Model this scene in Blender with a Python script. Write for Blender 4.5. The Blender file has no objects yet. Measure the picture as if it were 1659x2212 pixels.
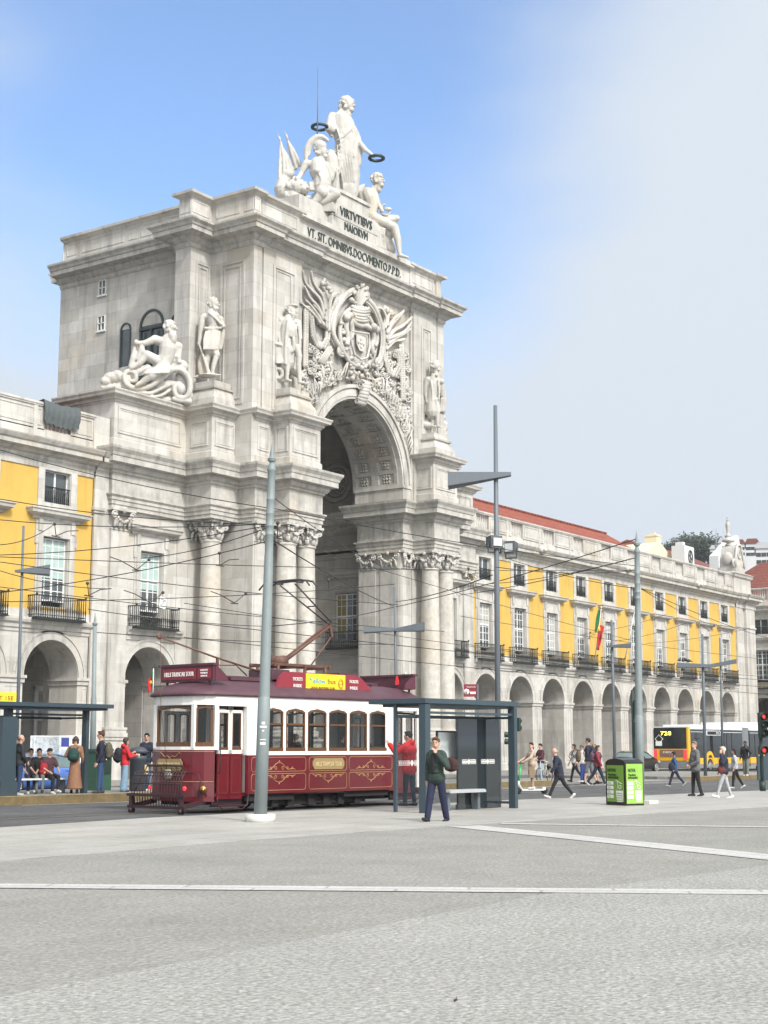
import bpy, bmesh, math, random
from mathutils import Vector, Matrix, noise
R=math.radians; PI=math.pi; sin=math.sin; cos=math.cos
SC=bpy.context.scene; COL=SC.collection
# ---------------------------------------------------------------- camera
AZ=R(34.8); TH=R(8.98); HC=1.57; FP=3213.; CX=829.5; CY=1106.
cd=bpy.data.cameras.new('camera'); cam=bpy.data.objects.new('camera',cd); COL.objects.link(cam)
cam.location=(0,0,HC); cam.rotation_euler=(PI/2+TH,0,AZ-PI/2)
cd.sensor_fit='HORIZONTAL'; cd.sensor_width=36; cd.lens=36*FP/1659; cd.clip_start=.1; cd.clip_end=6000
SC.camera=cam
SC.view_settings.view_transform='Standard'; SC.view_settings.look='None'; SC.view_settings.gamma=1; SC.view_settings.exposure=0.80
# ---------------------------------------------------------------- sky
SUN=Vector((-.42,-1,0)).normalized(); SEL=R(42)
w=bpy.data.worlds.new('World'); SC.world=w; w.use_nodes=True; nt=w.node_tree; nt.nodes.clear()
def wn(t,**k):
    n=nt.nodes.new(t)
    for a,b in k.items(): setattr(n,a,b)
    return n
sky=wn('ShaderNodeTexSky',sky_type='NISHITA'); sky.sun_disc=False; sky.sun_elevation=SEL; sky.sun_rotation=math.atan2(SUN.x,SUN.y)
sky.dust_density=.3; sky.ozone_density=5; sky.air_density=1.0
b1=wn('ShaderNodeBackground'); b1.inputs[1].default_value=.145
b2=wn('ShaderNodeBackground'); b2.inputs[0].default_value=(.80,.885,.985,1); b2.inputs[1].default_value=.525
tc=wn('ShaderNodeTexCoord')
dp=wn('ShaderNodeVectorMath',operation='DOT_PRODUCT')
_az=R(39.6); _el=R(27); dp.inputs[1].default_value=(cos(_az)*cos(_el),sin(_az)*cos(_el),sin(_el))
nt.links.new(tc.outputs['Generated'],dp.inputs[0])
nz=wn('ShaderNodeTexNoise'); nz.inputs['Scale'].default_value=4.0; nz.inputs['Detail'].default_value=5; nz.inputs['Roughness'].default_value=.45
mp=wn('ShaderNodeMapping'); mp.inputs['Scale'].default_value=(1,1,2.4); mp.inputs['Rotation'].default_value=(0,R(14),0)
nt.links.new(tc.outputs['Generated'],mp.inputs[0]); nt.links.new(mp.outputs[0],nz.inputs['Vector'])
ad=wn('ShaderNodeMath',operation='MULTIPLY_ADD'); ad.inputs[1].default_value=.06; nt.links.new(nz.outputs[0],ad.inputs[0]); nt.links.new(dp.outputs['Value'],ad.inputs[2])
mr=wn('ShaderNodeMapRange',interpolation_type='SMOOTHSTEP')
for i,v in enumerate((1.03,.981,.02,1.0)): mr.inputs[i+1].default_value=v
nt.links.new(ad.outputs[0],mr.inputs[0])
mx=wn('ShaderNodeMixShader'); nt.links.new(mr.outputs[0],mx.inputs[0]); nt.links.new(sky.outputs[0],b1.inputs[0])
nt.links.new(b1.outputs[0],mx.inputs[1]); nt.links.new(b2.outputs[0],mx.inputs[2])
# glow added to the sky round the sun, behind the camera, for softer light
dg_=wn('ShaderNodeVectorMath',operation='DOT_PRODUCT'); dg_.inputs[1].default_value=(SUN.x*cos(SEL),SUN.y*cos(SEL),sin(SEL)); nt.links.new(tc.outputs['Generated'],dg_.inputs[0])
m0=wn('ShaderNodeMath',operation='MAXIMUM'); m0.inputs[1].default_value=0; nt.links.new(dg_.outputs['Value'],m0.inputs[0])
m1=wn('ShaderNodeMath',operation='POWER'); m1.inputs[1].default_value=5; nt.links.new(m0.outputs[0],m1.inputs[0])
m2=wn('ShaderNodeMath',operation='MULTIPLY'); m2.inputs[1].default_value=2.4; nt.links.new(m1.outputs[0],m2.inputs[0])
b3=wn('ShaderNodeBackground'); b3.inputs[0].default_value=(1,.95,.87,1); nt.links.new(m2.outputs[0],b3.inputs[1])
sh_=wn('ShaderNodeAddShader'); nt.links.new(mx.outputs[0],sh_.inputs[0]); nt.links.new(b3.outputs[0],sh_.inputs[1])
wo=wn('ShaderNodeOutputWorld'); nt.links.new(sh_.outputs[0],wo.inputs[0])
# ---------------------------------------------------------------- sun behind thin haze
sl=bpy.data.lights.new('sun','SUN'); sl.energy=2.1; sl.angle=R(6); sl.color=(1,.965,.91)
so=bpy.data.objects.new('sun',sl); COL.objects.link(so)
so.rotation_euler=(Vector((SUN.x*cos(SEL),SUN.y*cos(SEL),sin(SEL)))).to_track_quat('Z','Y').to_euler()
# ---------------------------------------------------------------- survey helpers (photo measure -> world point)
_fw=Vector((cos(AZ)*cos(TH),sin(AZ)*cos(TH),sin(TH))); _rt=Vector((sin(AZ),-cos(AZ),0)); _up=_rt.cross(_fw)
def ray(x,y): return _fw*FP+_rt*(x-CX)-_up*(y-CY)
def gnd(x,y,H=0):
    d=ray(x,y); return d*((H-HC)/d.z)+Vector((0,0,HC))
def onY(x,y,Y):
    d=ray(x,y); return d*(Y/d.y)+Vector((0,0,HC))
class Plane:
    """vertical plane through (X,Y) square to the line of sight; p(x,y,d) = point d metres behind it"""
    def __init__(s,X,Y):
        s.D=Vector((X,Y,0)).normalized(); s.q=Vector((X,Y,0)); s.l=s.q.length; s.R=Vector((s.D.y,-s.D.x,0))
    def p(s,x,y,d=0):
        r=ray(x,y); return r*((s.l+d)/r.dot(s.D))+Vector((0,0,HC))
# ---------------------------------------------------------------- object helpers
def link(name,data,parent=None):
    o=bpy.data.objects.new(name,data); COL.objects.link(o)
    if parent is not None: o.parent=parent
    return o
def tag(o,label=None,cat=None,group=None,kind=None):
    if label: o['label']=label
    if cat: o['category']=cat
    if group: o['group']=group
    if kind: o['kind']=kind
    return o
def thing(name,label,cat,loc=(0,0,0),rz=0,group=None):
    o=link(name,None); o.location=loc; o.rotation_euler=(0,0,rz); o.empty_display_size=.3
    return tag(o,label,cat,group)
def kids(o): return [c for c in KIDS.get(o.name,[])]
KIDS={}
def dup(o,parent=None,loc=None,rz=None):
    c=o.copy(); COL.objects.link(c); c.parent=parent
    if parent is not None: KIDS.setdefault(parent.name,[]).append(c)
    if loc is not None: c.location=loc
    if rz is not None: c.rotation_euler=(0,0,rz)
    for k in list(KIDS.get(o.name,[])): dup(k,c)
    return c
class MB:
    def __init__(s,M=None): s.v=[];s.f=[];s.s=[];s.mi=[];s.M=M;s.k=0
    def add(s,vs,fs,sm=False):
        n=len(s.v); M=s.M
        for v in vs:
            v=Vector(v); s.v.append(M@v if M is not None else v)
        for f in fs: s.f.append([n+i for i in f]); s.s.append(sm); s.mi.append(s.k)
        return s
    def box(s,x0,x1,y0,y1,z0,z1):
        if x0>x1:x0,x1=x1,x0
        if y0>y1:y0,y1=y1,y0
        return s.add([(x0,y0,z0),(x1,y0,z0),(x1,y1,z0),(x0,y1,z0),(x0,y0,z1),(x1,y0,z1),(x1,y1,z1),(x0,y1,z1)],
          [(0,3,2,1),(4,5,6,7),(0,1,5,4),(1,2,6,5),(2,3,7,6),(3,0,4,7)])
    def cbox(s,c,sx,sy,sz): return s.box(c[0]-sx/2,c[0]+sx/2,c[1]-sy/2,c[1]+sy/2,c[2]-sz/2,c[2]+sz/2)
    def bar(s,a,b,w,h=None,up=(0,0,1)):
        a=Vector(a);b=Vector(b);h=h or w; d=(b-a).normalized(); u=Vector(up)
        if abs(d.dot(u))>.98: u=Vector((0,1,0)) if abs(d.y)<.9 else Vector((1,0,0))
        r=d.cross(u).normalized()*w/2; t=r.cross(d).normalized()*h/2
        vs=[a-r-t,a+r-t,a+r+t,a-r+t,b-r-t,b+r-t,b+r+t,b-r+t]
        return s.add(vs,[(3,2,1,0),(4,5,6,7),(0,1,5,4),(1,2,6,5),(2,3,7,6),(3,0,4,7)])
    def tube(s,pts,rad,n=8,caps=True,sm=True):
        pts=[Vector(p) for p in pts]; m=len(pts)
        if not isinstance(rad,(list,tuple)): rad=[rad]*m
        vs=[]; prev=None
        for i,p in enumerate(pts):
            d=(pts[min(i+1,m-1)]-pts[max(i-1,0)])
            d=d.normalized() if d.length>1e-9 else Vector((0,0,1))
            if prev is None:
                u=Vector((0,0,1)) if abs(d.z)<.9 else Vector((1,0,0)); prev=(u-d*u.dot(d)).normalized()
            else:
                prev=prev-d*prev.dot(d)
                prev=prev.normalized() if prev.length>1e-6 else d.orthogonal().normalized()
            w_=d.cross(prev)
            for k in range(n):
                a=2*PI*k/n; vs.append(p+(prev*cos(a)+w_*sin(a))*rad[i])
        fs=[(i*n+k,i*n+(k+1)%n,(i+1)*n+(k+1)%n,(i+1)*n+k) for i in range(m-1) for k in range(n)]
        if caps: fs+=[tuple(range(n-1,-1,-1)),tuple(range((m-1)*n,m*n))]
        return s.add(vs,fs,sm)
    def cap(s,a,b,ra,rb,n=10):      # tapered capsule with round ends
        a=Vector(a);b=Vector(b);d=(b-a); L=d.length; d=d.normalized() if L>1e-9 else Vector((0,0,1))
        pts=[];rd=[]
        for t in (0,.25,.5,.75,.95): pts.append(a-d*ra*cos(t*PI/2)); rd.append(max(ra*sin(t*PI/2),ra*.05))
        for t in (.95,.75,.5,.25,0): pts.append(b+d*rb*cos(t*PI/2)); rd.append(max(rb*sin(t*PI/2),rb*.05))
        return s.tube(pts,rd,n)
    def cyl(s,c,r,z0,z1,n=16,r2=None,sm=True): return s.tube([(c[0],c[1],z0),(c[0],c[1],z1)],[r,r if r2 is None else r2],n,True,sm)
    def lathe(s,prof,c=(0,0,0),n=20,sm=True):
        vs=[(c[0]+r*cos(2*PI*k/n),c[1]+r*sin(2*PI*k/n),c[2]+z) for r,z in prof for k in range(n)]; m=len(prof)
        fs=[(i*n+k,i*n+(k+1)%n,(i+1)*n+(k+1)%n,(i+1)*n+k) for i in range(m-1) for k in range(n)]+[tuple(range(n-1,-1,-1)),tuple(range((m-1)*n,m*n))]
        return s.add(vs,fs,sm)
    def ell(s,c,r,rot=None,n=10,m=7):
        c=Vector(c); r=(r,r,r) if not isinstance(r,(tuple,list,Vector)) else r
        Q=rot.to_matrix() if hasattr(rot,'to_matrix') else (rot or Matrix.Identity(3))
        vs=[];
        for i in range(m+1):
            t=PI*i/m
            for k in range(n):
                a=2*PI*k/n; vs.append(c+Q@Vector((r[0]*max(sin(t),.02)*cos(a),r[1]*max(sin(t),.02)*sin(a),r[2]*cos(t))))
        fs=[(i*n+k,(i+1)*n+k,(i+1)*n+(k+1)%n,i*n+(k+1)%n) for i in range(m) for k in range(n)]+[tuple(range(n)),tuple(range((m+1)*n-1,m*n-1,-1))]
        return s.add(vs,fs,True)
    def torus(s,c,R1,r,nrm=(0,1,0),n=28,k=8,a0=0,a1=2*PI,sx=1,sz=1):
        nrm=Vector(nrm).normalized(); u=nrm.orthogonal().normalized() if abs(nrm.z)>.9 else Vector((0,0,1)).cross(nrm).normalized(); v=nrm.cross(u)
        c=Vector(c); full=abs(a1-a0)>6.28
        P=[c+u*R1*sx*cos(a0+(a1-a0)*i/n)+v*R1*sz*sin(a0+(a1-a0)*i/n) for i in range(n+1)]
        return s.tube(P,r,k,not full)
    def prism(s,poly,f,g):   # poly list of 2-d points; f,g map a point to the two faces
        n=len(poly); vs=[f(*p) for p in poly]+[g(*p) for p in poly]
        return s.add(vs,[tuple(range(n)),tuple(range(2*n-1,n-1,-1))]+[(i,n+i,n+(i+1)%n,(i+1)%n) for i in range(n)])
    def sweep(s,prof,path,closed=False,sm=False,ends=True):
        P=[Vector((p[0],p[1])) for p in path]; m=len(P); nr=[]
        for i in range(m):
            a=P[i]-P[i-1] if (i>0 or closed) else P[1]-P[0]
            b=P[(i+1)%m]-P[i] if (i<m-1 or closed) else a
            a=a.normalized(); b=b.normalized(); na=Vector((a.y,-a.x)); nb=Vector((b.y,-b.x)); q=na+nb
            if q.length<1e-6: q=na
            q=q/max(q.dot(na),.3) if q.length else na
            nr.append(q)
        k=len(prof)
        vs=[(P[i].x+nr[i].x*o,P[i].y+nr[i].y*o,z) for i in range(m) for o,z in prof]
        fs=[(i*k+j,((i+1)%m)*k+j,((i+1)%m)*k+j+1,i*k+j+1) for i in range(m if closed else m-1) for j in range(k-1)]
        if ends and not closed and k>2: fs+=[tuple(range(k)),tuple(range(m*k-1,(m-1)*k-1,-1))]
        return s.add(vs,fs,sm)
    def build(s,name,mats,parent=None,loc=None,rz=None,mesh_only=False,recalc=True):
        me=bpy.data.meshes.new(name); me.from_pydata([tuple(v) for v in s.v],[],s.f)
        if not isinstance(mats,(list,tuple)): mats=[mats]
        for m in mats: me.materials.append(m)
        me.polygons.foreach_set('use_smooth',s.s); me.polygons.foreach_set('material_index',s.mi)
        if recalc:
            b=bmesh.new(); b.from_mesh(me); bmesh.ops.recalc_face_normals(b,faces=b.faces); b.to_mesh(me); b.free()
        me.update()
        if mesh_only: return me
        o=link(name,me,parent)
        if parent is not None: KIDS.setdefault(parent.name,[]).append(o)
        if loc is not None: o.location=loc
        if rz is not None: o.rotation_euler=(0,0,rz)
        return o
def obj(name,me,parent=None,loc=(0,0,0),rz=0):
    o=link(name,me,parent); o.location=loc; o.rotation_euler=(0,0,rz)
    if parent is not None: KIDS.setdefault(parent.name,[]).append(o)
    return o
def fuse(mb,name,mat,vox,parent=None,smooth=2,loc=None,rz=None):
    """one continuous surface from overlapping limbs"""
    me=mb.build(name,mat,mesh_only=True); o=link('tmp',me); md=o.modifiers.new('r','REMESH'); md.mode='VOXEL'; md.voxel_size=vox; md.adaptivity=0
    dg=bpy.context.evaluated_depsgraph_get(); m2=bpy.data.meshes.new_from_object(o.evaluated_get(dg))
    bpy.data.objects.remove(o); bpy.data.meshes.remove(me); m2.name=name
    b=bmesh.new(); b.from_mesh(m2)
    for _ in range(smooth): bmesh.ops.smooth_vert(b,verts=b.verts,factor=.5,use_axis_x=True,use_axis_y=True,use_axis_z=True)
    for f in b.faces: f.smooth=True
    b.to_mesh(m2); b.free(); m2.materials.clear(); m2.materials.append(mat)
    o=obj(name,m2,parent)
    if loc is not None: o.location=loc
    if rz is not None: o.rotation_euler=(0,0,rz)
    return o
def text_mb(mb,s_,M,h,depth=.02,w=None,align='CENTER',sx=1.0):
    """lettering: letters of cap height about h on the plane of M (x right, y up, z out)"""
    cu=bpy.data.curves.new('t','FONT'); cu.body=s_; cu.size=h*1.38; cu.extrude=depth/2; cu.align_x=align; cu.resolution_u=2
    o=link('tmp',cu); dg=bpy.context.evaluated_depsgraph_get(); me=bpy.data.meshes.new_from_object(o.evaluated_get(dg)); bpy.data.objects.remove(o)
    xs=[v.co.x for v in me.vertices]
    if xs and w: sx=w/(max(xs)-min(xs))
    sv=mb.M; mb.M=None
    mb.add([M@Vector((v.co.x*sx,v.co.y,v.co.z+depth/2)) for v in me.vertices],[tuple(p.vertices) for p in me.polygons])
    mb.M=sv; bpy.data.meshes.remove(me)
def frameM(o,xd,yd):
    xd=Vector(xd).normalized(); yd=Vector(yd).normalized(); z=xd.cross(yd); m=Matrix.Identity(4)
    for i,c in enumerate((xd,yd,z)):
        for j in range(3): m[j][i]=c[j]
    for j in range(3): m[j][3]=o[j]
    return m
# ---------------------------------------------------------------- materials
MC={}
def mat(name,col,rough=.7,metal=0,noise_=0,nscale=6,col2=None,bump=0,bscale=None,spec=.5,emit=None,estr=0,trans=0,alpha=1,detail=5,streak=0,brick=None,rnd=False,coat=0):
    if name in MC: return MC[name]
    m=bpy.data.materials.new(name); m.use_nodes=True; t=m.node_tree; bs=t.nodes['Principled BSDF']
    L=t.links.new
    def N(ty,**k):
        n=t.nodes.new(ty)
        for a,b in k.items(): setattr(n,a,b)
        return n
    bs.inputs['Roughness'].default_value=rough; bs.inputs['Metallic'].default_value=metal
    bs.inputs['Specular IOR Level'].default_value=spec
    if trans: bs.inputs['Transmission Weight'].default_value=trans
    if coat: bs.inputs['Coat Weight'].default_value=coat; bs.inputs['Coat Roughness'].default_value=.08
    if alpha<1: bs.inputs['Alpha'].default_value=alpha
    c=(*col,1); bs.inputs['Base Color'].default_value=c
    if emit: bs.inputs['Emission Color'].default_value=(*emit,1); bs.inputs['Emission Strength'].default_value=estr
    if noise_ or bump or streak or brick or col2:
        tcn=N('ShaderNodeTexCoord'); vec=tcn.outputs['Object']
        if rnd:
            oi=N('ShaderNodeObjectInfo'); va=N('ShaderNodeVectorMath',operation='MULTIPLY_ADD'); cb=N('ShaderNodeCombineXYZ')
            L(oi.outputs['Random'],cb.inputs[0]); L(oi.outputs['Random'],cb.inputs[1]); L(oi.outputs['Random'],cb.inputs[2])
            va.inputs[1].default_value=(47,31,13); L(cb.outputs[0],va.inputs[0]); L(vec,va.inputs[2]); vec=va.outputs[0]
        n1=N('ShaderNodeTexNoise'); n1.inputs['Scale'].default_value=nscale; n1.inputs['Detail'].default_value=detail; n1.inputs['Roughness'].default_value=.6; L(vec,n1.inputs['Vector'])
        cr=N('ShaderNodeMapRange'); cr.inputs[1].default_value=.32; cr.inputs[2].default_value=.68; L(n1.outputs[0],cr.inputs[0])
        mxc=N('ShaderNodeMix',data_type='RGBA'); L(cr.outputs[0],mxc.inputs[0])
        a2=col2 or tuple(x*(1-noise_) for x in col)
        mxc.inputs[6].default_value=c; mxc.inputs[7].default_value=(*a2,1); out=mxc.outputs[2]
        if streak:
            ma=N('ShaderNodeMapping'); ma.inputs['Scale'].default_value=(1.3,1.3,.16); L(vec,ma.inputs[0])
            n2=N('ShaderNodeTexNoise'); n2.inputs['Scale'].default_value=1.5; n2.inputs['Detail'].default_value=7; n2.inputs['Roughness'].default_value=.62; L(ma.outputs[0],n2.inputs['Vector'])
            c2=N('ShaderNodeMapRange'); c2.inputs[1].default_value=.5; c2.inputs[2].default_value=.74; c2.inputs[4].default_value=streak; L(n2.outputs[0],c2.inputs[0])
            m2=N('ShaderNodeMix',data_type='RGBA'); L(c2.outputs[0],m2.inputs[0]); L(out,m2.inputs[6]); m2.inputs[7].default_value=(col[0]*.36,col[1]*.36,col[2]*.36,1); out=m2.outputs[2]
            n3=N('ShaderNodeTexNoise'); n3.inputs['Scale'].default_value=.33; n3.inputs['Detail'].default_value=4; L(vec,n3.inputs['Vector'])
            c3=N('ShaderNodeMapRange'); c3.inputs[1].default_value=.56; c3.inputs[2].default_value=.7; c3.inputs[4].default_value=.4; L(n3.outputs[0],c3.inputs[0])
            m3=N('ShaderNodeMix',data_type='RGBA'); L(c3.outputs[0],m3.inputs[0]); L(out,m3.inputs[6]); m3.inputs[7].default_value=(col[0]*.92,col[1]*.80,col[2]*.62,1); out=m3.outputs[2]
        if brick:
            bw,bh,mor,dk=brick; sx=N('ShaderNodeSeparateXYZ'); L(vec,sx.inputs[0]); ax=N('ShaderNodeMath',operation='ADD'); L(sx.outputs[0],ax.inputs[0]); L(sx.outputs[1],ax.inputs[1])
            cb2=N('ShaderNodeCombineXYZ'); L(ax.outputs[0],cb2.inputs[0]); L(sx.outputs[2 if mor>0 else 1],cb2.inputs[1])
            if mor<0: L(sx.outputs[0],cb2.inputs[0])
            br=N('ShaderNodeTexBrick'); br.inputs['Scale'].default_value=1; br.inputs['Brick Width'].default_value=bw; br.inputs['Row Height'].default_value=bh; br.inputs['Mortar Size'].default_value=abs(mor); br.inputs['Mortar Smooth'].default_value=.3
            br.inputs['Color1'].default_value=(1,1,1,1); br.inputs['Color2'].default_value=(.80,.79,.77,1); br.inputs['Mortar'].default_value=(dk,dk,dk,1); L(cb2.outputs[0],br.inputs['Vector'])
            mm=N('ShaderNodeMix',data_type='RGBA',blend_type='MULTIPLY'); mm.inputs[0].default_value=1; L(out,mm.inputs[6]); L(br.outputs['Color'],mm.inputs[7]); out=mm.outputs[2]
        L(out,bs.inputs['Base Color'])
        if bump:
            nb=N('ShaderNodeTexNoise'); nb.inputs['Scale'].default_value=bscale or nscale*4; nb.inputs['Detail'].default_value=4; L(vec,nb.inputs['Vector'])
            bp=N('ShaderNodeBump'); bp.inputs['Strength'].default_value=bump; bp.inputs['Distance'].default_value=.03; L(nb.outputs[0],bp.inputs['Height']); L(bp.outputs[0],bs.inputs['Normal'])
    MC[name]=m; return m
def flat(name,col,rough=.6,**k): return mat(name,col,rough,noise_=.12,nscale=9,**k)
ST=(.53,.515,.485)
STONE=mat('lioz_limestone',ST,.75,noise_=.16,nscale=2.2,bump=.25,bscale=14,streak=.72,rnd=False,brick=(2.1,.93,.009,.72))
ASHLAR=mat('lioz_ashlar',ST,.78,noise_=.2,nscale=1.1,bump=.2,bscale=12,streak=.6,brick=(1.55,.72,.013,.68))
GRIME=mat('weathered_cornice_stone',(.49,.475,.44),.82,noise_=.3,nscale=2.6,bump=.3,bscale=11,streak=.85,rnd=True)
MARBLE=mat('statue_marble',(.50,.485,.45),.75,noise_=.2,nscale=3,bump=.5,bscale=16,streak=.45,rnd=True)
SMOOTHST=mat('mottled_column_stone',(.52,.50,.46),.7,noise_=.25,nscale=3.2,bump=.15,bscale=20,streak=.35,rnd=True,col2=(.38,.36,.32))
RECS=mat('passage_stone',(.44,.425,.40),.8,noise_=.18,nscale=1.5,bump=.2,bscale=12,streak=.4,brick=(1.4,.7,.012,.6))
YEL=mat('yellow_plaster',(.55,.36,.08),.85,streak=.28,noise_=.13,nscale=.9,bump=.1,bscale=30,detail=7,col2=(.49,.315,.07))
WHITEP=flat('white_window_paint',(.66,.67,.66),.5)
IRON=flat('black_iron',(.012,.016,.017),.5)
GLASSD=mat('window_glass',(.085,.10,.105),.06,noise_=.5,nscale=.7,spec=.8,rnd=True)
GREENPAINT=flat('dark_green_paint',(.03,.05,.055),.5)
TILE=mat('clay_roof_tile',(.23,.07,.05),.85,noise_=.35,nscale=3,bump=.3,bscale=9,brick=(.28,.34,.03,.45))
ROOMSHADE=flat('painted_room_shade',(.02,.02,.02),.9)
# ================================================================ ARCH
XA=68.15
def mir(p,c=136.8): return [(c-x,y) for x,y in reversed(p)]
arch=thing('triumphal_arch','tall pale limestone triumphal arch with coat of arms, paired columns and a coffered opening','arch',(0,0,0))
PL=[(51.35,56),(51.35,51.9),(56.55,51.9),(56.55,50.1),(58.7,50.1),(58.7,48.95),(60.05,48.95),(60.05,47.75),(62.85,47.75),(62.85,49.3),(63.9,49.3),(63.9,52.6),(62.2,52.6),(62.2,58.5),(63.9,58.5),(63.9,62)]
WL=[(51.35,56),(51.35,52.05),(52.72,52.05)]
ENT=[(-.3,13.15),(.0,13.15),(.0,13.34),(.05,13.35),(.05,13.55),(.1,13.56),(.1,13.7),(.2,13.8),(.2,13.86),(.03,13.88),(.03,14.85),(.12,14.92),(.12,15.04),(.22,15.06),(.32,15.16),(.32,15.3),(.64,15.34),(.64,15.62),(.68,15.64),(.72,15.78),(.84,15.96),(.86,16.08),(-.3,16.2)]
PLI=[(.0,16.16),(.0,16.62),(-.07,16.68),(-.07,18.5)]
PCAP=[(-.3,18.5),(-.04,18.5),(.0,18.58),(.08,18.62),(.1,18.74),(.34,18.82),(.36,18.92),(.42,19.02),(.42,19.08),(-.6,19.16)]
e=MB()
e.sweep(ENT,PL); e.sweep(ENT,mir(PL))
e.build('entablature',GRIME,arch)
def frame(mb,o,u,x0,x1,z0,z1,w=.09,d=.05,n=None,mitre=True):
    """raised rectangular moulding on a vertical face; o origin, u unit direction, n outward normal"""
    o=Vector(o);u=Vector(u);n=Vector(n)
    def P(x,z,q): return o+u*x+Vector((0,0,z))+n*q
    for a,b,c,e_ in ((x0,x1,z0,z0+w),(x0,x1,z1-w,z1),(x0,x0+w,z0+w,z1-w),(x1-w,x1,z0+w,z1-w)):
        vs=[P(a,c,-.02),P(b,c,-.02),P(b,e_,-.02),P(a,e_,-.02),P(a,c,d),P(b,c,d),P(b,e_,d),P(a,e_,d)]
        mb.add(vs,[(3,2,1,0),(4,5,6,7),(0,1,5,4),(1,2,6,5),(2,3,7,6),(3,0,4,7)])
def face_frames(mb,path,z0,z1,off=0,inset=.3,w=.1,d=.05,minl=.9):
    for i in range(len(path)-1):
        a=Vector((*path[i],0));b=Vector((*path[i+1],0)); u=(b-a); L=u.length; u=u.normalized(); n=Vector((u.y,-u.x,0))
        if L<minl: continue
        k=inset if L>1.6 else inset*.6
        frame(mb,a+n*off,u,k,L-k,z0,z1,w,d,n); frame(mb,a+n*off,u,k+w*1.3,L-k-w*1.3,z0+w*1.3,z1-w*1.3,w*.5,d*.5,n)
PP=PL[:10]; PPm=mir(PP)
for m_ in (0,1):
    e=MB(); Q_=PPm if m_ else PP; e.sweep(PLI,Q_); e.sweep(PCAP,Q_); face_frames(e,Q_[:-1] if m_ else Q_[1:],16.95,18.3,-.07,.32)
    # flat tops so that the stage carries the statues
    for x0,x1,y0,y1 in ((51.5,56.7,52.0,56),(56.6,58.8,50.2,53),(58.8,60.1,49.1,53),(60.1,62.8,47.85,50)):
        if m_: x0,x1=136.8-x1,136.8-x0
        e.box(x0,x1,y0,y1,19.0,19.13)
    e.build('pedestal_stage',STONE,arch)
# ---- lower walls
e=MB()
def W(*a): e.box(*a)
ZT=13.2
def arched_wall(mb,x0,x1,xc,Rr,zs,z0,z1,y0,y1,n=22,el=1.0,jamb=True,back=True):
    pts=[(xc-Rr*cos(PI*i/n),zs+Rr*el*sin(PI*i/n)) for i in range(n+1)]
    ys=(y0,y1) if back else (y0,)
    for y in ys:
        vs=[];fs=[]
        for x,z in pts: vs+=[(x,y,z),(x,y,z1)]
        fs=[(2*i,2*i+2,2*i+3,2*i+1) for i in range(n)]; mb.add(vs,fs)
        mb.add([(x0,y,z0),(xc-Rr,y,z0),(xc-Rr,y,zs),(xc-Rr,y,z1),(x0,y,z1)],[(0,1,2,3,4)])
        mb.add([(x1,y,z0),(xc+Rr,y,z0),(xc+Rr,y,zs),(xc+Rr,y,z1),(x1,y,z1)],[(4,3,2,1,0)])
    vs=[];
    for x,z in pts: vs+=[(x,y0,z),(x,y1,z)]
    mb.add(vs,[(2*i,2*i+1,2*i+3,2*i+2) for i in range(n)],True)
    if jamb:
        for s_,xx in ((0,xc-Rr),(1,xc+Rr)): mb.add([(xx,y0,z0),(xx,y1,z0),(xx,y1,zs),(xx,y0,zs)],[(0,1,2,3)])
    mb.add([(x0,y0,z0),(x0,y1,z0),(x0,y1,z1),(x0,y0,z1)],[(3,2,1,0)]); mb.add([(x1,y0,z0),(x1,y1,z0),(x1,y1,z1),(x1,y0,z1)],[(0,1,2,3)])
    mb.add([(x0,y0,z1),(x1,y0,z1),(x1,y1,z1),(x0,y1,z1)],[(0,1,2,3)])
def arch_band(mb,xc,Ri,Ro,zs,y0,y1,n=28,el=1.0,a0=0,a1=PI):
    """archivolt ring standing proud between y0 (front) and y1"""
    rs=[];
    for i in range(n+1):
        a=a0+(a1-a0)*i/n; c_,s_=-cos(a),sin(a)
        rs+= [(xc+Ri*c_,y1,zs+Ri*s_*el),(xc+Ri*c_,y0,zs+Ri*s_*el),(xc+Ro*c_,y0,zs+Ro*s_*el),(xc+Ro*c_,y1,zs+Ro*s_*el)]
    mb.add(rs,[(4*i+j,4*i+j+1,4*i+5+j,4*i+4+j) for i in range(n) for j in range(3)]+[(0,1,2,3),(4*n+3,4*n+2,4*n+1,4*n)])
for cx,x0,x1 in ((54.4,51.35,58.7),(82.4,78.1,85.45)):
    e=MB()
    arched_wall(e,x0,x1,cx,1.68,4.8,0,7.3,52.1,54.0)
    # upper wall with the window opening
    wx0,wx1=cx-.83,cx+.83
    W(x0,wx0,52.1,53.2,7.3,ZT); W(wx1,x1,52.1,53.2,7.3,ZT); W(wx0,wx1,52.1,53.2,11.3,ZT); W(x0,x1,53.2,54.0,7.3,ZT)
    arch_band(e,cx,1.70,2.08,4.8,52.04,52.12); arch_band(e,cx,1.98,2.1,4.8,52.0,52.12)
    e.sweep([(-.05,4.45),(.05,4.47),(.05,4.6),(.14,4.66),(.14,4.8),(-.05,4.82)],[(cx-1.68,54),(cx-1.68,52.1),(cx-2.2,52.1)][::-1]); 
    e.sweep([(-.05,4.45),(.05,4.47),(.05,4.6),(.14,4.66),(.14,4.8),(-.05,4.82)],[(cx+2.2,52.1),(cx+1.68,52.1),(cx+1.68,54)][::-1])
    xa,xb=(52.75,56.6) if cx<60 else (80.2,84.05)
    e.sweep([(0,6.75),(.06,6.8),(.06,7.0),(.15,7.05),(.18,7.2),(.3,7.28),(.32,7.42),(0,7.46)],[(xa,52.1),(xb,52.1)]); e.build('wing_wall',STONE,arch)
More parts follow.
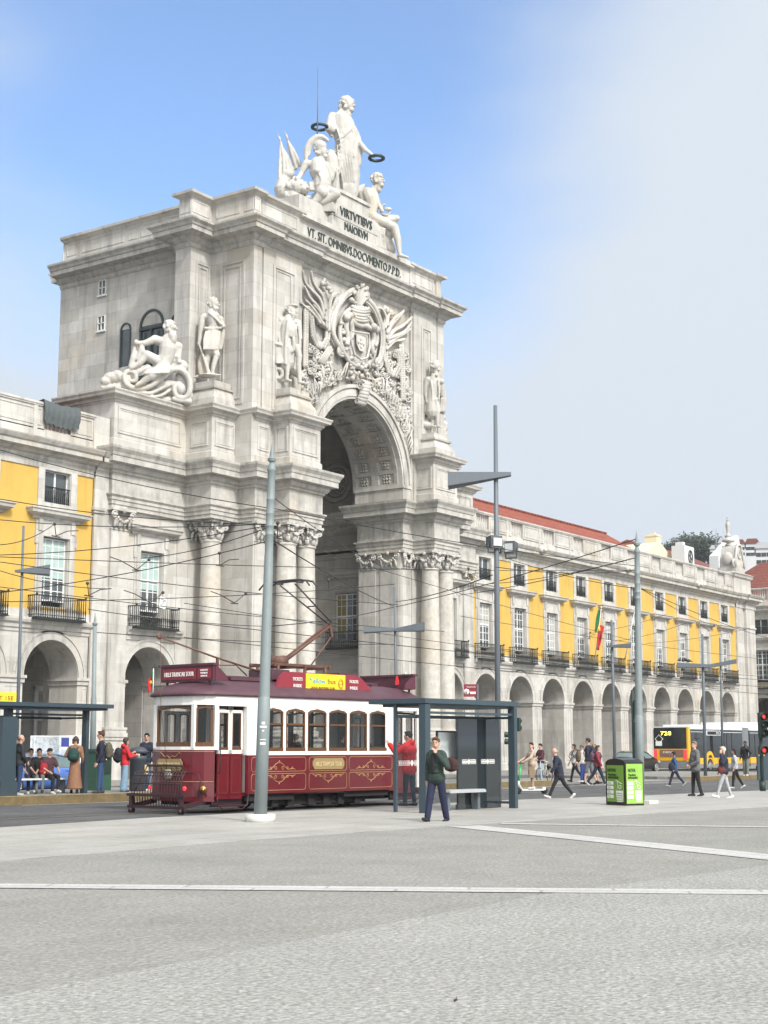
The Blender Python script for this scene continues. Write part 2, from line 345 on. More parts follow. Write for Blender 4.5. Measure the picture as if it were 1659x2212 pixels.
# solid masses behind the columns
for m_ in (0,1):
    e=MB()
    for x0,x1,y0,y1 in ((56.25,58.75,52.05,56),(58.75,60.1,49.1,56),(60.1,64.0,49.4,52.5),(58.8,61.85,52.4,58.55),(56,64.0,58.5,62)):
        if m_: x0,x1=136.8-x1,136.8-x0
        W(x0,x1,y0,y1,0,ZT-.02)
    e.build('pier_mass',STONE,arch)
# pilasters
e=MB()
def pilaster(mb,x0,x1,yf,dep,z0=2.05,z1=12.15,side=False):
    mb.box(x0,x1,yf-dep,yf+.05,0,z0); mb.box(x0-.06,x1+.06,yf-dep-.06,yf+.05,z0-.16,z0-.02)
    mb.box(x0-.08,x1+.08,yf-dep-.1,yf+.05,z0,z0+.2); mb.box(x0-.04,x1+.04,yf-dep-.05,yf+.05,z0+.2,z0+.34); mb.box(x0-.07,x1+.07,yf-dep-.08,yf+.05,z0+.34,z0+.46)
    mb.box(x0+.05,x1-.05,yf-dep+.04,yf+.05,z0+.46,z1); mb.box(x0+.02,x1-.02,yf-dep,yf+.05,z1-.05,z1+.03)
def leaf(mb,c,h,wd,out,dirv):
    d=Vector((dirv[0],dirv[1],0)).normalized(); s_=Vector((-d.y,d.x,0)); c=Vector(c)
    mb.tube([c,c+Vector((0,0,h*.5))+d*out*.2,c+Vector((0,0,h*.9))+d*out*.6,c+Vector((0,0,h))+d*out,c+Vector((0,0,h*.86))+d*out*1.25],[wd*.5,wd*.6,wd*.5,wd*.36,wd*.15],6)
def volute(mb,c,d,r,th=.07):
    d=Vector((d[0],d[1],0)).normalized(); c=Vector(c); pts=[];rd=[]
    for i in range(22):
        a=i/21*PI*3.4; q=r*(1-i/26); pts.append(c+d*q*cos(a+.5)+Vector((0,0,1))*q*sin(a+.5)); rd.append(th*(1-i/40))
    mb.tube(pts,rd,6); 
def pil_cap(mb,x0,x1,y,z=12.15,n=Vector((0,-1,0)),u=Vector((1,0,0))):
    """flat composite capital: x0..x1 measured along u from point with y"""
    def P(a,zz,q):
        return (Vector((a,y,zz))+n*q) if abs(u.x)>.5 else (Vector((y,a,zz))+n*q)
    L=x1-x0
    mb.add([P(x0-.16,z+.88,-.1),P(x1+.16,z+.88,-.1),P(x1+.16,z+.88,.2),P(x0-.16,z+.88,.2),P(x0-.16,z+1.0,-.1),P(x1+.16,z+1.0,-.1),P(x1+.16,z+1.0,.2),P(x0-.16,z+1.0,.2)],[(3,2,1,0),(4,5,6,7),(0,1,5,4),(1,2,6,5),(2,3,7,6),(3,0,4,7)])
    for sx in (x0+.04,x1-.04):
        c=P(sx,z+.66,.14); volute(mb,c,u,.2,.055); mb.ell(c,.07)
    k=max(3,int(L/.3))
    for i in range(k):
        a=x0+L*(i+.5)/k; leaf(mb,P(a,z+.02,.02),.42,.14,.14,n); 
    for i in range(9):   # swag
        t=i/8; mb.ell(P(x0+L*(.12+.76*t),z+.66-.34*sin(PI*t),.14),.085,n=6,m=4)
    mb.ell(P((x0+x1)/2,z+.86,.18),.12,n=6,m=4)
PILS=[(51.4,52.72,52.1,.16),(57.0,58.6,52.1,.14),(58.82,60.05,49.12,.1),(60.15,61.2,49.42,.14),(61.9,62.95,49.42,.14),(63.1,63.95,49.42,.12)]
for x0,x1,yf,dp_ in PILS+[(136.8-b,136.8-a,c,d) for a,b,c,d in PILS]:
    e=MB(); pilaster(e,x0,x1,yf,dp_); pl_=e.build('pilaster',STONE,arch); c=MB(); pil_cap(c,x0,x1,yf-dp_-.03); c.build('capital',STONE,pl_)
# passage jamb pilasters, west face of the right pier and its mirror
for X,s_ in ((72.85,-1),(63.95,1)):
    for ya,yb in ((49.5,50.85),(51.2,52.4)):
        e=MB();c=MB(); e.box(X,X+s_*.1,ya,yb,0,12.2); e.box(X,X+s_*.16,ya-.05,yb+.05,0,2.4); e.box(X,X+s_*.14,ya-.03,yb+.03,12.1,12.2)
        pil_cap(c,ya,yb,X+s_*.12,12.15,Vector((s_,0,0)),Vector((0,1,0))); pl_=e.build('jamb_pilaster',STONE,arch); c.build('capital',STONE,pl_)
# ---- columns
pe=MB(); pe.box(-.78,.78,-.78,.78,0,.35); pe.sweep([(0,.3),(.0,.35),(-.06,.45),(-.06,1.75),(.0,1.82),(.06,1.86),(.06,1.98),(-.5,2.05)],[(-.72,-.72),(.72,-.72),(.72,.72),(-.72,.72)],closed=True); pe.box(-.6,.6,-.6,.6,.3,2.05)
pem=pe.build('column_pedestal',STONE,mesh_only=True)
sh=MB(); sh.lathe([(.3,2.04),(.76,2.05),(.76,2.2),(.74,2.2),(.78,2.28),(.74,2.38),(.64,2.4),(.62,2.46),(.66,2.5),(.64,2.58),(.585,2.6),(.57,2.75),(.57,5.5),(.555,8),(.525,10.4),(.495,11.95),(.50,12.0),(.55,12.04),(.55,12.12),(.48,12.15),(.3,12.16)],n=40)
shm=sh.build('column',SMOOTHST,mesh_only=True)
cp=MB(); cp.lathe([(.44,12.1),(.45,12.5),(.52,12.8),(.6,13.0),(.3,13.02)],n=24)
for k in range(8): a=PI/4*k; leaf(cp,(cos(a)*.46,sin(a)*.46,12.15),.36,.24,.16,(cos(a),sin(a)))
for k in range(8): a=PI/4*(k+.5); leaf(cp,(cos(a)*.44,sin(a)*.44,12.35),.4,.22,.2,(cos(a),sin(a)))
for k in range(4):
    a=PI/4+PI/2*k; d=(cos(a),sin(a)); 
    volute(cp,(cos(a)*.74,sin(a)*.74,12.83),d,.2,.06); cp.ell((cos(a)*.74,sin(a)*.74,12.83),.09,n=8,m=5)
    b=PI/2*k; cp.ell((cos(b)*.66,sin(b)*.66,13.0),.12,n=8,m=5)
    for i in range(7):
        t=i/6; aa=b-.55+1.1*t; cp.ell((cos(aa)*.66,sin(aa)*.66,12.78-.24*sin(PI*t)),.085,n=6,m=4)
A=[]
for k in range(4):
    a=-3*PI/4+PI/2*k
    A+=[(cos(a-.1)*.98,sin(a-.1)*.98),(cos(a+.1)*.98,sin(a+.1)*.98),(cos(a+PI/4)*.62,sin(a+PI/4)*.62)]
cp.prism(A,lambda x,y:(x,y,13.02),lambda x,y:(x,y,13.15))
cpm=cp.build('capital',STONE,mesh_only=True)
for x,y in ((57.6,50.95),(60.68,48.4),(62.3,48.4),(74.5,48.4),(76.12,48.4),(79.2,50.95)):
    s_=obj('column',shm,arch,(x,y,0)); obj('capital',cpm,s_); obj('column_pedestal',pem,s_)
# ---- attic
AT=[(58.2,63.5),(58.2,53.1),(56.75,53.1),(56.75,52.0),(58.4,52.0),(58.4,49.0),(59.1,49.0),(59.1,49.15),(62.7,49.15),(62.7,49.3)]
mX=lambda x:(2*67.75-x) if x<60.5 else 2*68.15-x
ATm=[(mX(x),y) for x,y in reversed(AT)]; ATT=AT+ATm
e=MB(); f=MB()
def solid(mb,x0,x1,y0,y1,z0,z1): mb.box(x0,x1,y0,y1,z0,z1)
for m_ in (0,1):
    f=MB()
    for x0,x1,y0,y1,z0 in ((56.75,58.4,52.0,53.1,13.2),(58.4,59.1,49.0,53,16.2),(59.1,62.7,49.15,52.5,16.2)):
        if m_: x0,x1=mX(x1),mX(x0)
        f.box(x0,x1,y0,y1,z0,28.15)
    f.build('attic_pier',ASHLAR,arch)
# side walls with window openings (west), plain (east)
def side_wall(mb,X,t,y0,y1,z0,z1,holes):
    ys=sorted({y0,y1}|{h[0] for h in holes}|{h[1] for h in holes}); zs=sorted({z0,z1}|{h[2] for h in holes}|{h[3] for h in holes})
    for i in range(len(ys)-1):
        for j in range(len(zs)-1):
            ym=(ys[i]+ys[i+1])/2; zm=(zs[j]+zs[j+1])/2
            if any(h[0]<ym<h[1] and h[2]<zm<h[3] for h in holes): continue
            mb.box(X,X+t,ys[i],ys[i+1],zs[j],zs[j+1])
HW=[(55.2,57.0,21.3,24.7),(57.68,58.5,22.6,24.75),(54.0,54.6,22.6,24.6),(59.78,60.32,27.1,27.95),(59.78,60.32,25.0,25.85)]
f=MB(); side_wall(f,58.2,.5,53.1,63.5,13.2,28.2,HW)
# round heads of the arched openings: spandrels as thin segments inside the hole
def head(mb,X,t,ya,yb,zs,rise):
    pass
f.box(58.25,78.0,62.9,63.45,13.3,28.15); f.box(77.6,78.1,53.1,63.5,13.2,28.2)
f.box(58.5,77.8,53.0,63.2,27.6,28.1)
f.box(58.4,59,52.4,53.2,16,28); f.box(76.6,77.2,52.4,53.2,16,28)
f.box(58.12,58.2,53.1,58.75,13.2,28.2) if False else None
f.build('attic_wall',ASHLAR,arch)
# front wall of the attic with the arch cut through, relief field set back
AX=68.1; AR=4.35; AZS=17.05
f=MB(); arched_wall(f,62.6,73.7,AX,AR,AZS,16.15,28.2,49.3,52.5,n=40)
f.build('attic_front',STONE,arch)
f=MB()
arch_band(f,AX,AR-.02,AR+.75,AZS,48.98,49.32,40); arch_band(f,AX,AR+.12,AR+.5,AZS,48.93,49.0,40); arch_band(f,AX,AR+.6,AR+.8,AZS,48.86,49.0,40)
for s_ in (-1,1):
    f.box(AX+s_*(AR-.02),AX+s_*(AR+.8),48.95,52.5,16.18,17.05); f.box(AX+s_*(AR-.1),AX+s_*(AR+.85),48.88,52.55,16.85,17.05)
f.build('archivolt',STONE,arch)
# pilaster strips with sunk panels flanking the relief
for xa,xb in ((59.25,62.6),(73.75,76.35)):
    f=MB(); f.box(xa,xb,49.03,49.16,16.2,28.1)
    frame(f,(0,49.03,0),(1,0,0),xa+.8,xb-.6,19.3,27.35,.16,.06,(0,-1,0)); frame(f,(0,49.03,0),(1,0,0),xa+1.08,xb-.98,19.5,27.12,.07,.04,(0,-1,0)); f.build('sunk_panel',ASHLAR,arch)
for y0,y1 in ((49.6,51.4),):
    f=MB(); frame(f,(58.4,y0,0),(0,1,0),0,1.7,19.4,27.3,.14,.05,(-1,0,0)); frame(f,(58.4,y0,0),(0,1,0),.25,1.45,19.7,27.0,.08,.05,(-1,0,0)); f.build('sunk_panel',ASHLAR,arch)
f=MB(); frame(f,(0,52.0,0),(1,0,0),57.15,58.25,19.4,27.3,.12,.05,(0,-1,0)); frame(f,(0,52.0,0),(1,0,0),57.4,58.05,19.65,27.05,.07,.05,(0,-1,0))
f.build('sunk_panel',ASHLAR,arch)
# attic cornice and parapet
AC=[(-.3,28.0),(.04,28.0),(.1,28.12),(.1,28.24),(.2,28.3),(.34,28.42),(.36,28.54),(.86,28.6),(.86,28.84),(.92,28.86),(.98,28.98),(1.12,29.1),(1.14,29.2),(-.5,29.32)]
PW=[(.0,29.22),(.0,29.72),(-.1,29.8),(-.1,30.84)]
PC=[(-.5,30.84),(-.1,30.84),(-.02,30.9),(.04,30.95),(.2,31.0),(.22,31.14),(-.7,31.2)]
f=MB(); f.sweep(AC,ATT+[(78.1,63.5),(58.2,63.5)][:0],ends=True); f.sweep(AC,[(78.1,63.5),(58.2,63.5)])
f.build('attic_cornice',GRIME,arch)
f=MB(); AP=ATT
f.sweep(PW,AP); f.sweep(PC,AP); f.sweep([(0,29.22),(-.1,30.84)],[(78.1,63.5),(58.2,63.5)]); f.sweep(PC,[(78.1,63.5),(58.2,63.5)])
# parapet panels
for a,b in (((58.2,63.2),(58.2,62.4)),((58.2,61.9),(58.2,58.6)),((58.2,58.2),(58.2,57.5)),((58.2,57.2),(58.2,55.2)),((58.2,55.0),(58.2,54.4)),((58.2,54.2),(58.2,53.2))):
    A_=Vector((*a,0));B_=Vector((*b,0)); frame(f,A_+Vector((.1,0,0)),(0,-1,0),0,(B_-A_).length,30.0,30.72,.07,.03,(-1,0,0))
for x0,x1,y in ((56.9,58.2,52.1),(58.5,59.0,49.1),(59.3,62.4,49.25),(73.9,76.3,49.25)): frame(f,(0,y,0),(1,0,0),x0,x1,30.0,30.72,.07,.03,(0,-1,0))
frame(f,(56.85,52.9,0),(0,-1,0),0,.75,30.0,30.72,.06,.03,(-1,0,0)); frame(f,(58.5,51.8,0),(0,-1,0),0,1.7,30.0,30.72,.07,.03,(-1,0,0)); frame(f,(58.5,49.8,0),(0,-1,0),0,.65,30.0,30.72,.06,.03,(-1,0,0))
f.box(62.6,73.75,49.32,49.42,29.6,30.9)
f.box(62.55,73.8,49.0,49.42,30.86,31.16)
f.box(58.6,77.6,49.6,63,28.2,29.3)
f.build('parapet',STONE,arch)
# ---- inscriptions
LET=flat('dark_bronze_lettering',(.04,.055,.05),.6)
f=MB(); text_mb(f,'VT. SIT. OMNIBVS.DOCVMENTO.P.P.D.',frameM((68.05,49.31,29.98),(1,0,0),(0,0,1)),.55,.05,w=9.3)
f.build('lower_inscription',LET,arch)
blk=MB(); blk.box(65.65,70.2,49.25,51.6,31.1,31.95); blk.box(65.65,70.2,49.22,51.6,31.9,32.0); blk.box(66.4,69.6,49.5,51.2,31.95,33.75); blk.box(66.3,69.7,49.4,51.3,33.6,33.8); blk.box(63.0,66.5,49.6,51.6,31.1,32.4); blk.box(69.5,72.6,49.7,51.6,31.1,32.9)
blk.box(62.3,74.0,49.7,51.8,29.3,31.6)
blk.build('sculpture_base',STONE,arch)
f=MB(); text_mb(f,'VIRTVTIBVS',frameM((67.95,49.22,32.08),(1,0,0),(0,0,1)),.58,.05,w=3.3); f.box(66.0,69.9,49.24,49.6,31.95,32.75)
f2=MB(); text_mb(f2,'VIRTVTIBVS',frameM((67.95,49.23,32.1),(1,0,0),(0,0,1)),.55,.05,w=3.2); text_mb(f2,'MAIORVM',frameM((67.95,49.24,31.28),(1,0,0),(0,0,1)),.55,.05,w=2.3)
f2.build('upper_inscription',LET,arch); g=MB(); g.box(66.0,69.9,49.25,49.6,31.95,32.8); g.build('inscription_block',STONE,arch)
# ---- coffered vault lining and rosettes
f=MB()
n=16
for ya,yb in ((49.5,50.75),(51.15,52.4)):
    for i in range(n):
        a0=PI*(i+.14)/n; a1=PI*(i+.86)/n
        def C(a,y,r): return (AX-cos(a)*r,y,AZS+sin(a)*r)
        r1=AR-.09
        am=(a0+a1)/2
        # frame of each coffer
        for (u0,u1,v0,v1) in ((PI*(i-.04)/n,a0,ya-.2,yb+.2),(a1,PI*(i+1.04)/n,ya-.2,yb+.2),(a0,a1,ya-.2,ya+.06),(a0,a1,yb-.06,yb+.2)):
            f.add([C(u0,v0,AR+.02),C(u1,v0,AR+.02),C(u1,v1,AR+.02),C(u0,v1,AR+.02),C(u0,v0,r1),C(u1,v0,r1),C(u1,v1,r1),C(u0,v1,r1)],[(0,1,2,3),(7,6,5,4),(0,4,5,1),(1,5,6,2),(2,6,7,3),(3,7,4,0)])
        ctr=Vector(C(am,(ya+yb)/2,AR-.02)); f.ell(ctr,.11,n=8,m=5)
        tg=Vector((sin(am),0,cos(am))); 
        for k in range(8):
            q=PI/4*k; f.ell(ctr+(tg*cos(q)+Vector((0,1,0))*sin(q))*(.25 if k%2 else .2),(.09,.09,.09),n=6,m=4)
f.build('coffers',RECS,arch)
# passage: groin vault, side walls with window and medallion, back arch
f=MB()
N_=28; x0,x1,y0,y1=62.3,74.5,52.5,58.6
V=[];F=[]
for i in range(N_+1):
    for j in range(N_+1):
        x=x0+(x1-x0)*i/N_; y=y0+(y1-y0)*j/N_
        za=17.0+4.9*math.sqrt(max(0,1-((x-68.4)/6.15)**2)); zb=18.6+3.3*math.sqrt(max(0,1-((y-55.55)/3.1)**2)); V.append((x,y,max(za,zb)))
F=[(i*(N_+1)+j,(i+1)*(N_+1)+j,(i+1)*(N_+1)+j+1,i*(N_+1)+j+1) for i in range(N_) for j in range(N_)]
f.add(V,F,False)
arched_wall(f,62.2,74.6,68.3,4.3,17.0,13,23,58.6,62,n=30)
for X,t in ((61.9,.4),(74.5,.4)):
    if X<70: f.box(X,X+t,52.45,58.65,0,23)
for s_,X in ((1,62.3),(-1,74.5)):
    f.torus((X+s_*.1,55.4,18.1),1.15,.16,(1,0,0)); f.torus((X+s_*.08,55.4,18.1),.85,.08,(1,0,0)); f.torus((X+s_*.08,55.4,18.1),.4,.07,(1,0,0))
    for k in range(14): a=2*PI*k/14; f.ell((X+s_*.1,55.4+.62*cos(a),18.1+.62*sin(a)),(.06,.09,.09),n=6,m=4)
f.build('passage_vault',RECS,arch)
f=MB(); H=[(53.85,55.45,8.0,11.05)]; side_wall(f,74.5,.6,52.4,58.6,0,23,H); f.build('passage_wall',RECS,arch)
f=MB()
f.sweep([(0,7.2),(.08,7.25),(.1,7.4),(.3,7.46),(.3,7.6),(0,7.64)],[(74.5,58.6),(74.5,52.5)][::1]) ; 
frame(f,(74.5,0,0),(0,1,0),53.6,55.7,7.6,11.35,.22,.06,(-1,0,0)); frame(f,(74.5,0,0),(0,1,0),53.45,55.85,7.6,11.6,.12,.03,(-1,0,0))
f.bar((74.35,53.2,12.3),(74.35,56.1,12.3),.3,.22); f.bar((74.4,53.3,12.1),(74.4,56.0,12.1),.2,.2)
for z in (13.3,14.2,15.2): f.bar((74.46,52.5,z),(74.46,58.6,z),.12,.14)
f.build('passage_window_surround',RECS,arch)
def window_mesh(w,h,cols,rows,tr=None,dark=True):
    """casement: frame, glazing bars. origin bottom centre, facing -Y"""
    mb=MB(); t=.07
    mb.box(-w/2,-w/2+t,-.04,.05,0,h); mb.box(w/2-t,w/2,-.04,.05,0,h); mb.box(-w/2+t,w/2-t,-.04,.05,0,t); mb.box(-w/2+t,w/2-t,-.04,.05,h-t,h)
    mb.box(-.05,.05,-.05,.045,t,h-t)
    if tr: mb.box(-w/2+t,w/2-t,-.06,.06,tr-.05,tr+.05)
    for c_ in (-1,1):
        for z in rows: mb.box(min(c_*.05,c_*(w/2-t)),max(c_*.05,c_*(w/2-t)),-.02,.03,z-.02,z+.02)
        for q in cols: x=c_*(w/2)*q; mb.box(x-.018,x+.018,-.022,.032,t,h-t)
    return mb
DW=window_mesh(1.62,2.95,(.52,),(.5,1.0,1.42,2.2,2.6),1.55).build('window',WHITEP,mesh_only=True)
DG=MB().box(-.8,.8,0,.012,0,2.95).build('pane',GLASSD,mesh_only=True)
BLM=MB().box(-.74,.74,-.012,-.002,1.1,2.86).build('blind',mat('pale_teal_blind',(.36,.47,.45),.6,noise_=.2,nscale=2,rnd=True),mesh_only=True); BLO=MB().box(-.72,-.06,-.012,-.002,.5,2.86).build('blind',flat('ochre_blind',(.22,.18,.05),.6),mesh_only=True)
o=obj('passage_window',DW,arch,(74.62,54.65,8.05),-PI/2); obj('pane',DG,o); obj('blind',BLO,o)
# ---- iron balcony
def balcony_mesh(w,d=.62,h=.98,z=0,slab=True,gap=.135):
    mb=MB()
    if slab: mb.box(-w/2,w/2,-d,0,z-.09,z); mb.box(-w/2-.04,w/2+.04,-d-.04,0,z-.12,z-.09)
    for a,b in (((-w/2,-d+.05),(w/2,-d+.05)),((-w/2,0),(-w/2,-d+.05)),((w/2,0),(w/2,-d+.05))):
        A_=Vector((*a,z+h));B_=Vector((*b,z+h)); mb.bar(A_,B_,.07,.05); mb.bar(A_-Vector((0,0,h-.1)),B_-Vector((0,0,h-.1)),.04,.03)
        n_=max(2,int((B_-A_).length/gap))
        for i in range(n_+1):
            p=A_+(B_-A_)*(i/n_); mb.tube([(p.x,p.y,z),(p.x,p.y,z+.18),(p.x,p.y,z+.34),(p.x,p.y,z+.5),(p.x,p.y,z+.7),(p.x,p.y,z+h)],[.02,.018,.04,.02,.02,.018],5)
    for sx in (-1,1): mb.ell((sx*w/2,-d+.05,z+h+.06),.06,n=6,m=4)
    return mb
BAL=balcony_mesh(3.05).build('balcony',IRON,mesh_only=True)
PB=balcony_mesh(2.3,.55,.95).build('balcony',IRON,mesh_only=True); obj('balcony',PB,arch,(74.45,54.65,7.65),-PI/2)
def surround_mesh():
    mb=MB(); w=.83
    for s_ in (-1,1):
        mb.box(s_*w,s_*(w+.26),-.1,.02,7.45,11.28); mb.box(s_*(w+.2),s_*(w+.38),-.053,.02,7.45,11.51); mb.box(s_*(w+.26),s_*(w+.46),-.08,.02,10.9,11.5)
        mb.box(s_*(w+.05),s_*(w+.3),-.14,.02,11.5,12.1)
    mb.box(-w-.26,w+.26,-.1,.02,11.28,11.52); mb.box(-w-.42,w+.42,-.047,.02,11.52,12.15)
    mb.sweep([(0,12.02),(.1,12.05),(.14,12.16),(.3,12.22),(.42,12.3),(.44,12.42),(.5,12.47),(.5,12.52),(0,12.6)],[(-w-.55,.02),(-w-.55,0),(w+.55,0),(w+.55,.02)])
    return mb
def liner(mb,z0,z1):
    for s_ in (-1,1): mb.box(s_*.80,s_*.835,-.01,.4,z0,z1)
    mb.box(-.8,.8,-.01,.4,z1-.03,z1+.02); mb.box(-.8,.8,-.01,.4,z0-.02,z0+.02)
_sm=surround_mesh(); liner(_sm,8.0,11.3)
SURM=_sm.build('window_surround',STONE,mesh_only=True)
UPS=MB()
for s_ in (-1,1): UPS.box(s_*.83,s_*1.22,-.07,.02,12.5,14.5)
UPS.box(-.83,.83,-.07,.02,12.5,12.86); UPS.box(-.83,.83,-.07,.02,14.42,14.52); UPS.box(-1.0,1.0,-.11,.02,12.6,12.74)
liner(UPS,12.87,14.43)
UPSM=UPS.build('upper_window_surround',STONE,mesh_only=True)
UW=window_mesh(1.62,1.56,(),(.8,)).build('upper_window',WHITEP,mesh_only=True); UG=MB().box(-.8,.8,0,.012,0,1.56).build('pane',GLASSD,mesh_only=True)
UR=MB(); UR.bar((-.82,-.1,.74),(.82,-.1,.74),.06,.05); UR.bar((-.82,-.1,.06),(.82,-.1,.06),.04)
for i in range(13): x=-.78+1.56*i/12; UR.tube([(x,-.1,0),(x,-.1,.25),(x,-.1,.5),(x,-.1,.74)],[.018,.035,.02,.018],5)
URM=UR.build('window_railing',IRON,mesh_only=True)
REV=MB(); REV.box(-.83,-.81,.0,.4,0,3.0); REV.box(.81,.83,0,.4,0,3.0); REV.box(-.82,.82,.34,.4,-.02,3.0)
for cx in (54.4,82.4):
    obj('window_surround',SURM,arch,(cx,52.1,0)); o=obj('window',DW,arch,(cx,52.35,8.28)); obj('pane',DG,o); obj('blind',BLM,o); obj('balcony',BAL,arch,(cx,52.1,7.46))
# arched attic windows on the side wall
f=MB()
def arched_window(mb,gl,X,ya,yb,z0,zs,fw=.1):
    r=(yb-ya)/2; yc=(ya+yb)/2; n=14
    P=[(ya,z0),(ya,zs)]+[(yc-r*cos(PI*i/n),zs+r*sin(PI*i/n)) for i in range(1,n)]+[(yb,zs),(yb,z0)]
    q=[(yc+(y-yc)*(1-fw/r),z0+(z-z0)*(1-fw/(zs+r-z0))) for y,z in P]
    m=len(P)
    vs=[(X-.04,y,z) for y,z in P]+[(X-.04,y,z) for y,z in q]+[(X+.1,y,z) for y,z in P]+[(X+.1,y,z) for y,z in q]
    mb.add(vs,[(i,i+1,m+i+1,m+i) for i in range(m-1)]+[(m+i,m+i+1,3*m+i+1,3*m+i) for i in range(m-1)]+[(i,2*m+i,2*m+i+1,i+1) for i in range(m-1)])
    gl.add([(X+.05,y,z) for y,z in P],[tuple(range(m))])
g=MB()
def fin():
    global f,g
    o=f.build('arched_window',GREENPAINT,arch); g.build('pane',GLASSD,o); f=MB(); g=MB()
arched_window(f,g,58.17,55.2,57.0,21.3,24.68,.12); f.bar((58.14,55.2,24.5),(58.14,57.0,24.5),.1,.14); f.bar((58.15,56.1,21.3),(58.15,56.1,24.5),.1,.1); f.bar((58.15,55.6,21.4),(58.15,55.6,24.3),.04,.06); f.bar((58.15,56.6,21.4),(58.15,56.6,24.3),.04,.06)
fin(); arched_window(f,g,58.17,57.68,58.5,22.6,24.72,.08); fin(); arched_window(f,g,58.17,54.0,54.6,22.6,24.7,.08); fin()
for z0,z1 in ((27.1,27.95),(25.0,25.85)):
    f=MB(); g=MB(); ya,yb=59.78,60.32
    for y in (ya,(ya+yb)/2,yb): f.bar((58.17,y,z0),(58.17,y,z1),.06,.05)
    for z in (z0,(z0+z1)/2,z1): f.bar((58.17,ya,z),(58.17,yb,z),.06,.05)
    f.box(58.1,58.2,ya-.1,yb+.1,z0-.1,z0-.02); g.box(58.2,58.22,ya,yb,z0,z1)
    o=f.build('small_window',WHITEP,arch); g.build('pane',GLASSD,o)

# ---- carved relief over the opening, drawn on the wall plane
def r3(a,b,q=.12): return onY(564+.28*a,564+.28*b,49.3-q)
f=MB(); rnd=random.Random(5)
def poly(pts,rad,q=.15,n=8,sub=4):
    P=[Vector(p) for p in pts]; out=[]
    for i in range(len(P)-1):
        p0=P[max(i-1,0)];p1=P[i];p2=P[i+1];p3=P[min(i+2,len(P)-1)]
        for k in range(sub):
            t=k/sub; out.append(.5*((2*p1)+(-p0+p2)*t+(2*p0-5*p1+4*p2-p3)*t*t+(-p0+3*p1-3*p2+p3)*t*t*t))
    out.append(P[-1]); m=len(out)
    rr=[rad*1.0]*m if not isinstance(rad,tuple) else [rad[0]+(rad[1]-rad[0])*i/(m-1) for i in range(m)]
    f.tube([r3(p.x,p.y,q) for p in out],rr,n)
# cartouche
for ro,rad,q in ((1.0,.16,.3),(.93,.07,.36)):
    poly([(745+ro*x,560+ro*y) for x,y in ((-110,145),(-150,90),(-190,0),(-185,-110),(-150,-220),(-95,-300),(-30,-340))],rad,q)
    poly([(745+ro*x,590+ro*y) for x,y in ((30,-310),(90,-280),(150,-190),(190,-60),(196,40),(180,150),(150,210))],rad,q)
for cx,cy,s_ in ((622,690,1),(905,785,-1)):
    poly([(cx+s_*(34-i*1.3)*cos(i*.55+1.2),cy+(46-i*1.8)*sin(i*.55+1.2)) for i in range(18)],.09,.34,6,1)
OV=[(745+138*cos(2*PI*i/30)+8*sin(2*PI*i/30),590+228*sin(2*PI*i/30)+22*cos(2*PI*i/30)) for i in range(31)]
f.tube([r3(x,y,.35) for x,y in OV],.13,8,False)
c0=r3(750,590,.12); m=len(OV)
f.add([r3(750,590,.42)]+[r3(x,y,.28) for x,y in OV],[(0,i+1,i+2) for i in range(m-1)],True)
# crown
for j,(yy,w_) in enumerate(((455,62),(435,60),(410,64),(385,70),(368,66))):
    f.tube([r3(765-w_,yy-12,.45),r3(765-w_*.4,yy+4,.62),r3(765+w_*.4,yy+12,.62),r3(765+w_,yy+4,.45)],.11,6)
for k in range(7): f.ell(r3(705+k*20,352+k*2.5,.5),.12,n=8,m=5); f.ell(r3(705+k*20,415+k*2.5,.6),.08,n=6,m=4)
f.ell(r3(765,400,.3),(.8,.3,.5))
for a,b in ((700,300),(720,240),(745,200),(780,190),(810,215),(822,260)):   # plume
    poly([(760,355),((760+a)/2-6,(355+b)/2),(a,b)],(.06,.15),.4); [f.ell(r3(a+rnd.uniform(-9,9),b+rnd.uniform(-9,9),.5),rnd.uniform(.08,.13),n=7,m=5) for _ in range(6)]
    poly([(764,355),((764+a)/2+6,(355+b)/2-4),(a+8,b+16)],(.05,.1),.46)
# shield with quinas
f.add([r3(x,y,.42) for x,y in ((735,560),(808,590),(808,650),(790,700),(760,690),(737,640))]+[r3(x,y,.6) for x,y in ((735,560),(808,590),(808,650),(790,700),(760,690),(737,640))],[(0,1,2,3,4,5),(11,10,9,8,7,6)]+[(i,6+i,6+(i+1)%6,(i+1)%6) for i in range(6)])
for a,b in ((772,600),(772,630),(772,660),(752,622),(792,640)): f.ell(r3(a,b,.62),(.1,.05,.12),n=6,m=4)
f.tube([r3(x,y,.6) for x,y in ((690,540),(700,640),(720,720),(770,760),(820,745),(838,660),(832,560),(690,540))],.07,6,False)
# robes and tassels beside the shield
for pts in (((640,440),(680,450),(720,480),(760,500),(800,500),(840,520),(880,525)),((660,450),(655,520),(670,590),(660,650)),((690,460),(700,540),(690,600)),((860,530),(870,600),(850,660),(865,720)),((885,535),(890,610),(875,660))):
    poly(pts,.17,.5)
for a,b in ((660,435),(870,510),(680,420),(890,530)): f.ell(r3(a,b,.65),.24)
for x0,y0 in ((625,470),(632,540),(640,600),(660,670),(700,740),(860,680),(850,740)):
    for k in range(5): f.ell(r3(x0+rnd.uniform(-12,12),y0+rnd.uniform(-14,14),.45),rnd.uniform(.07,.14),n=6,m=4)
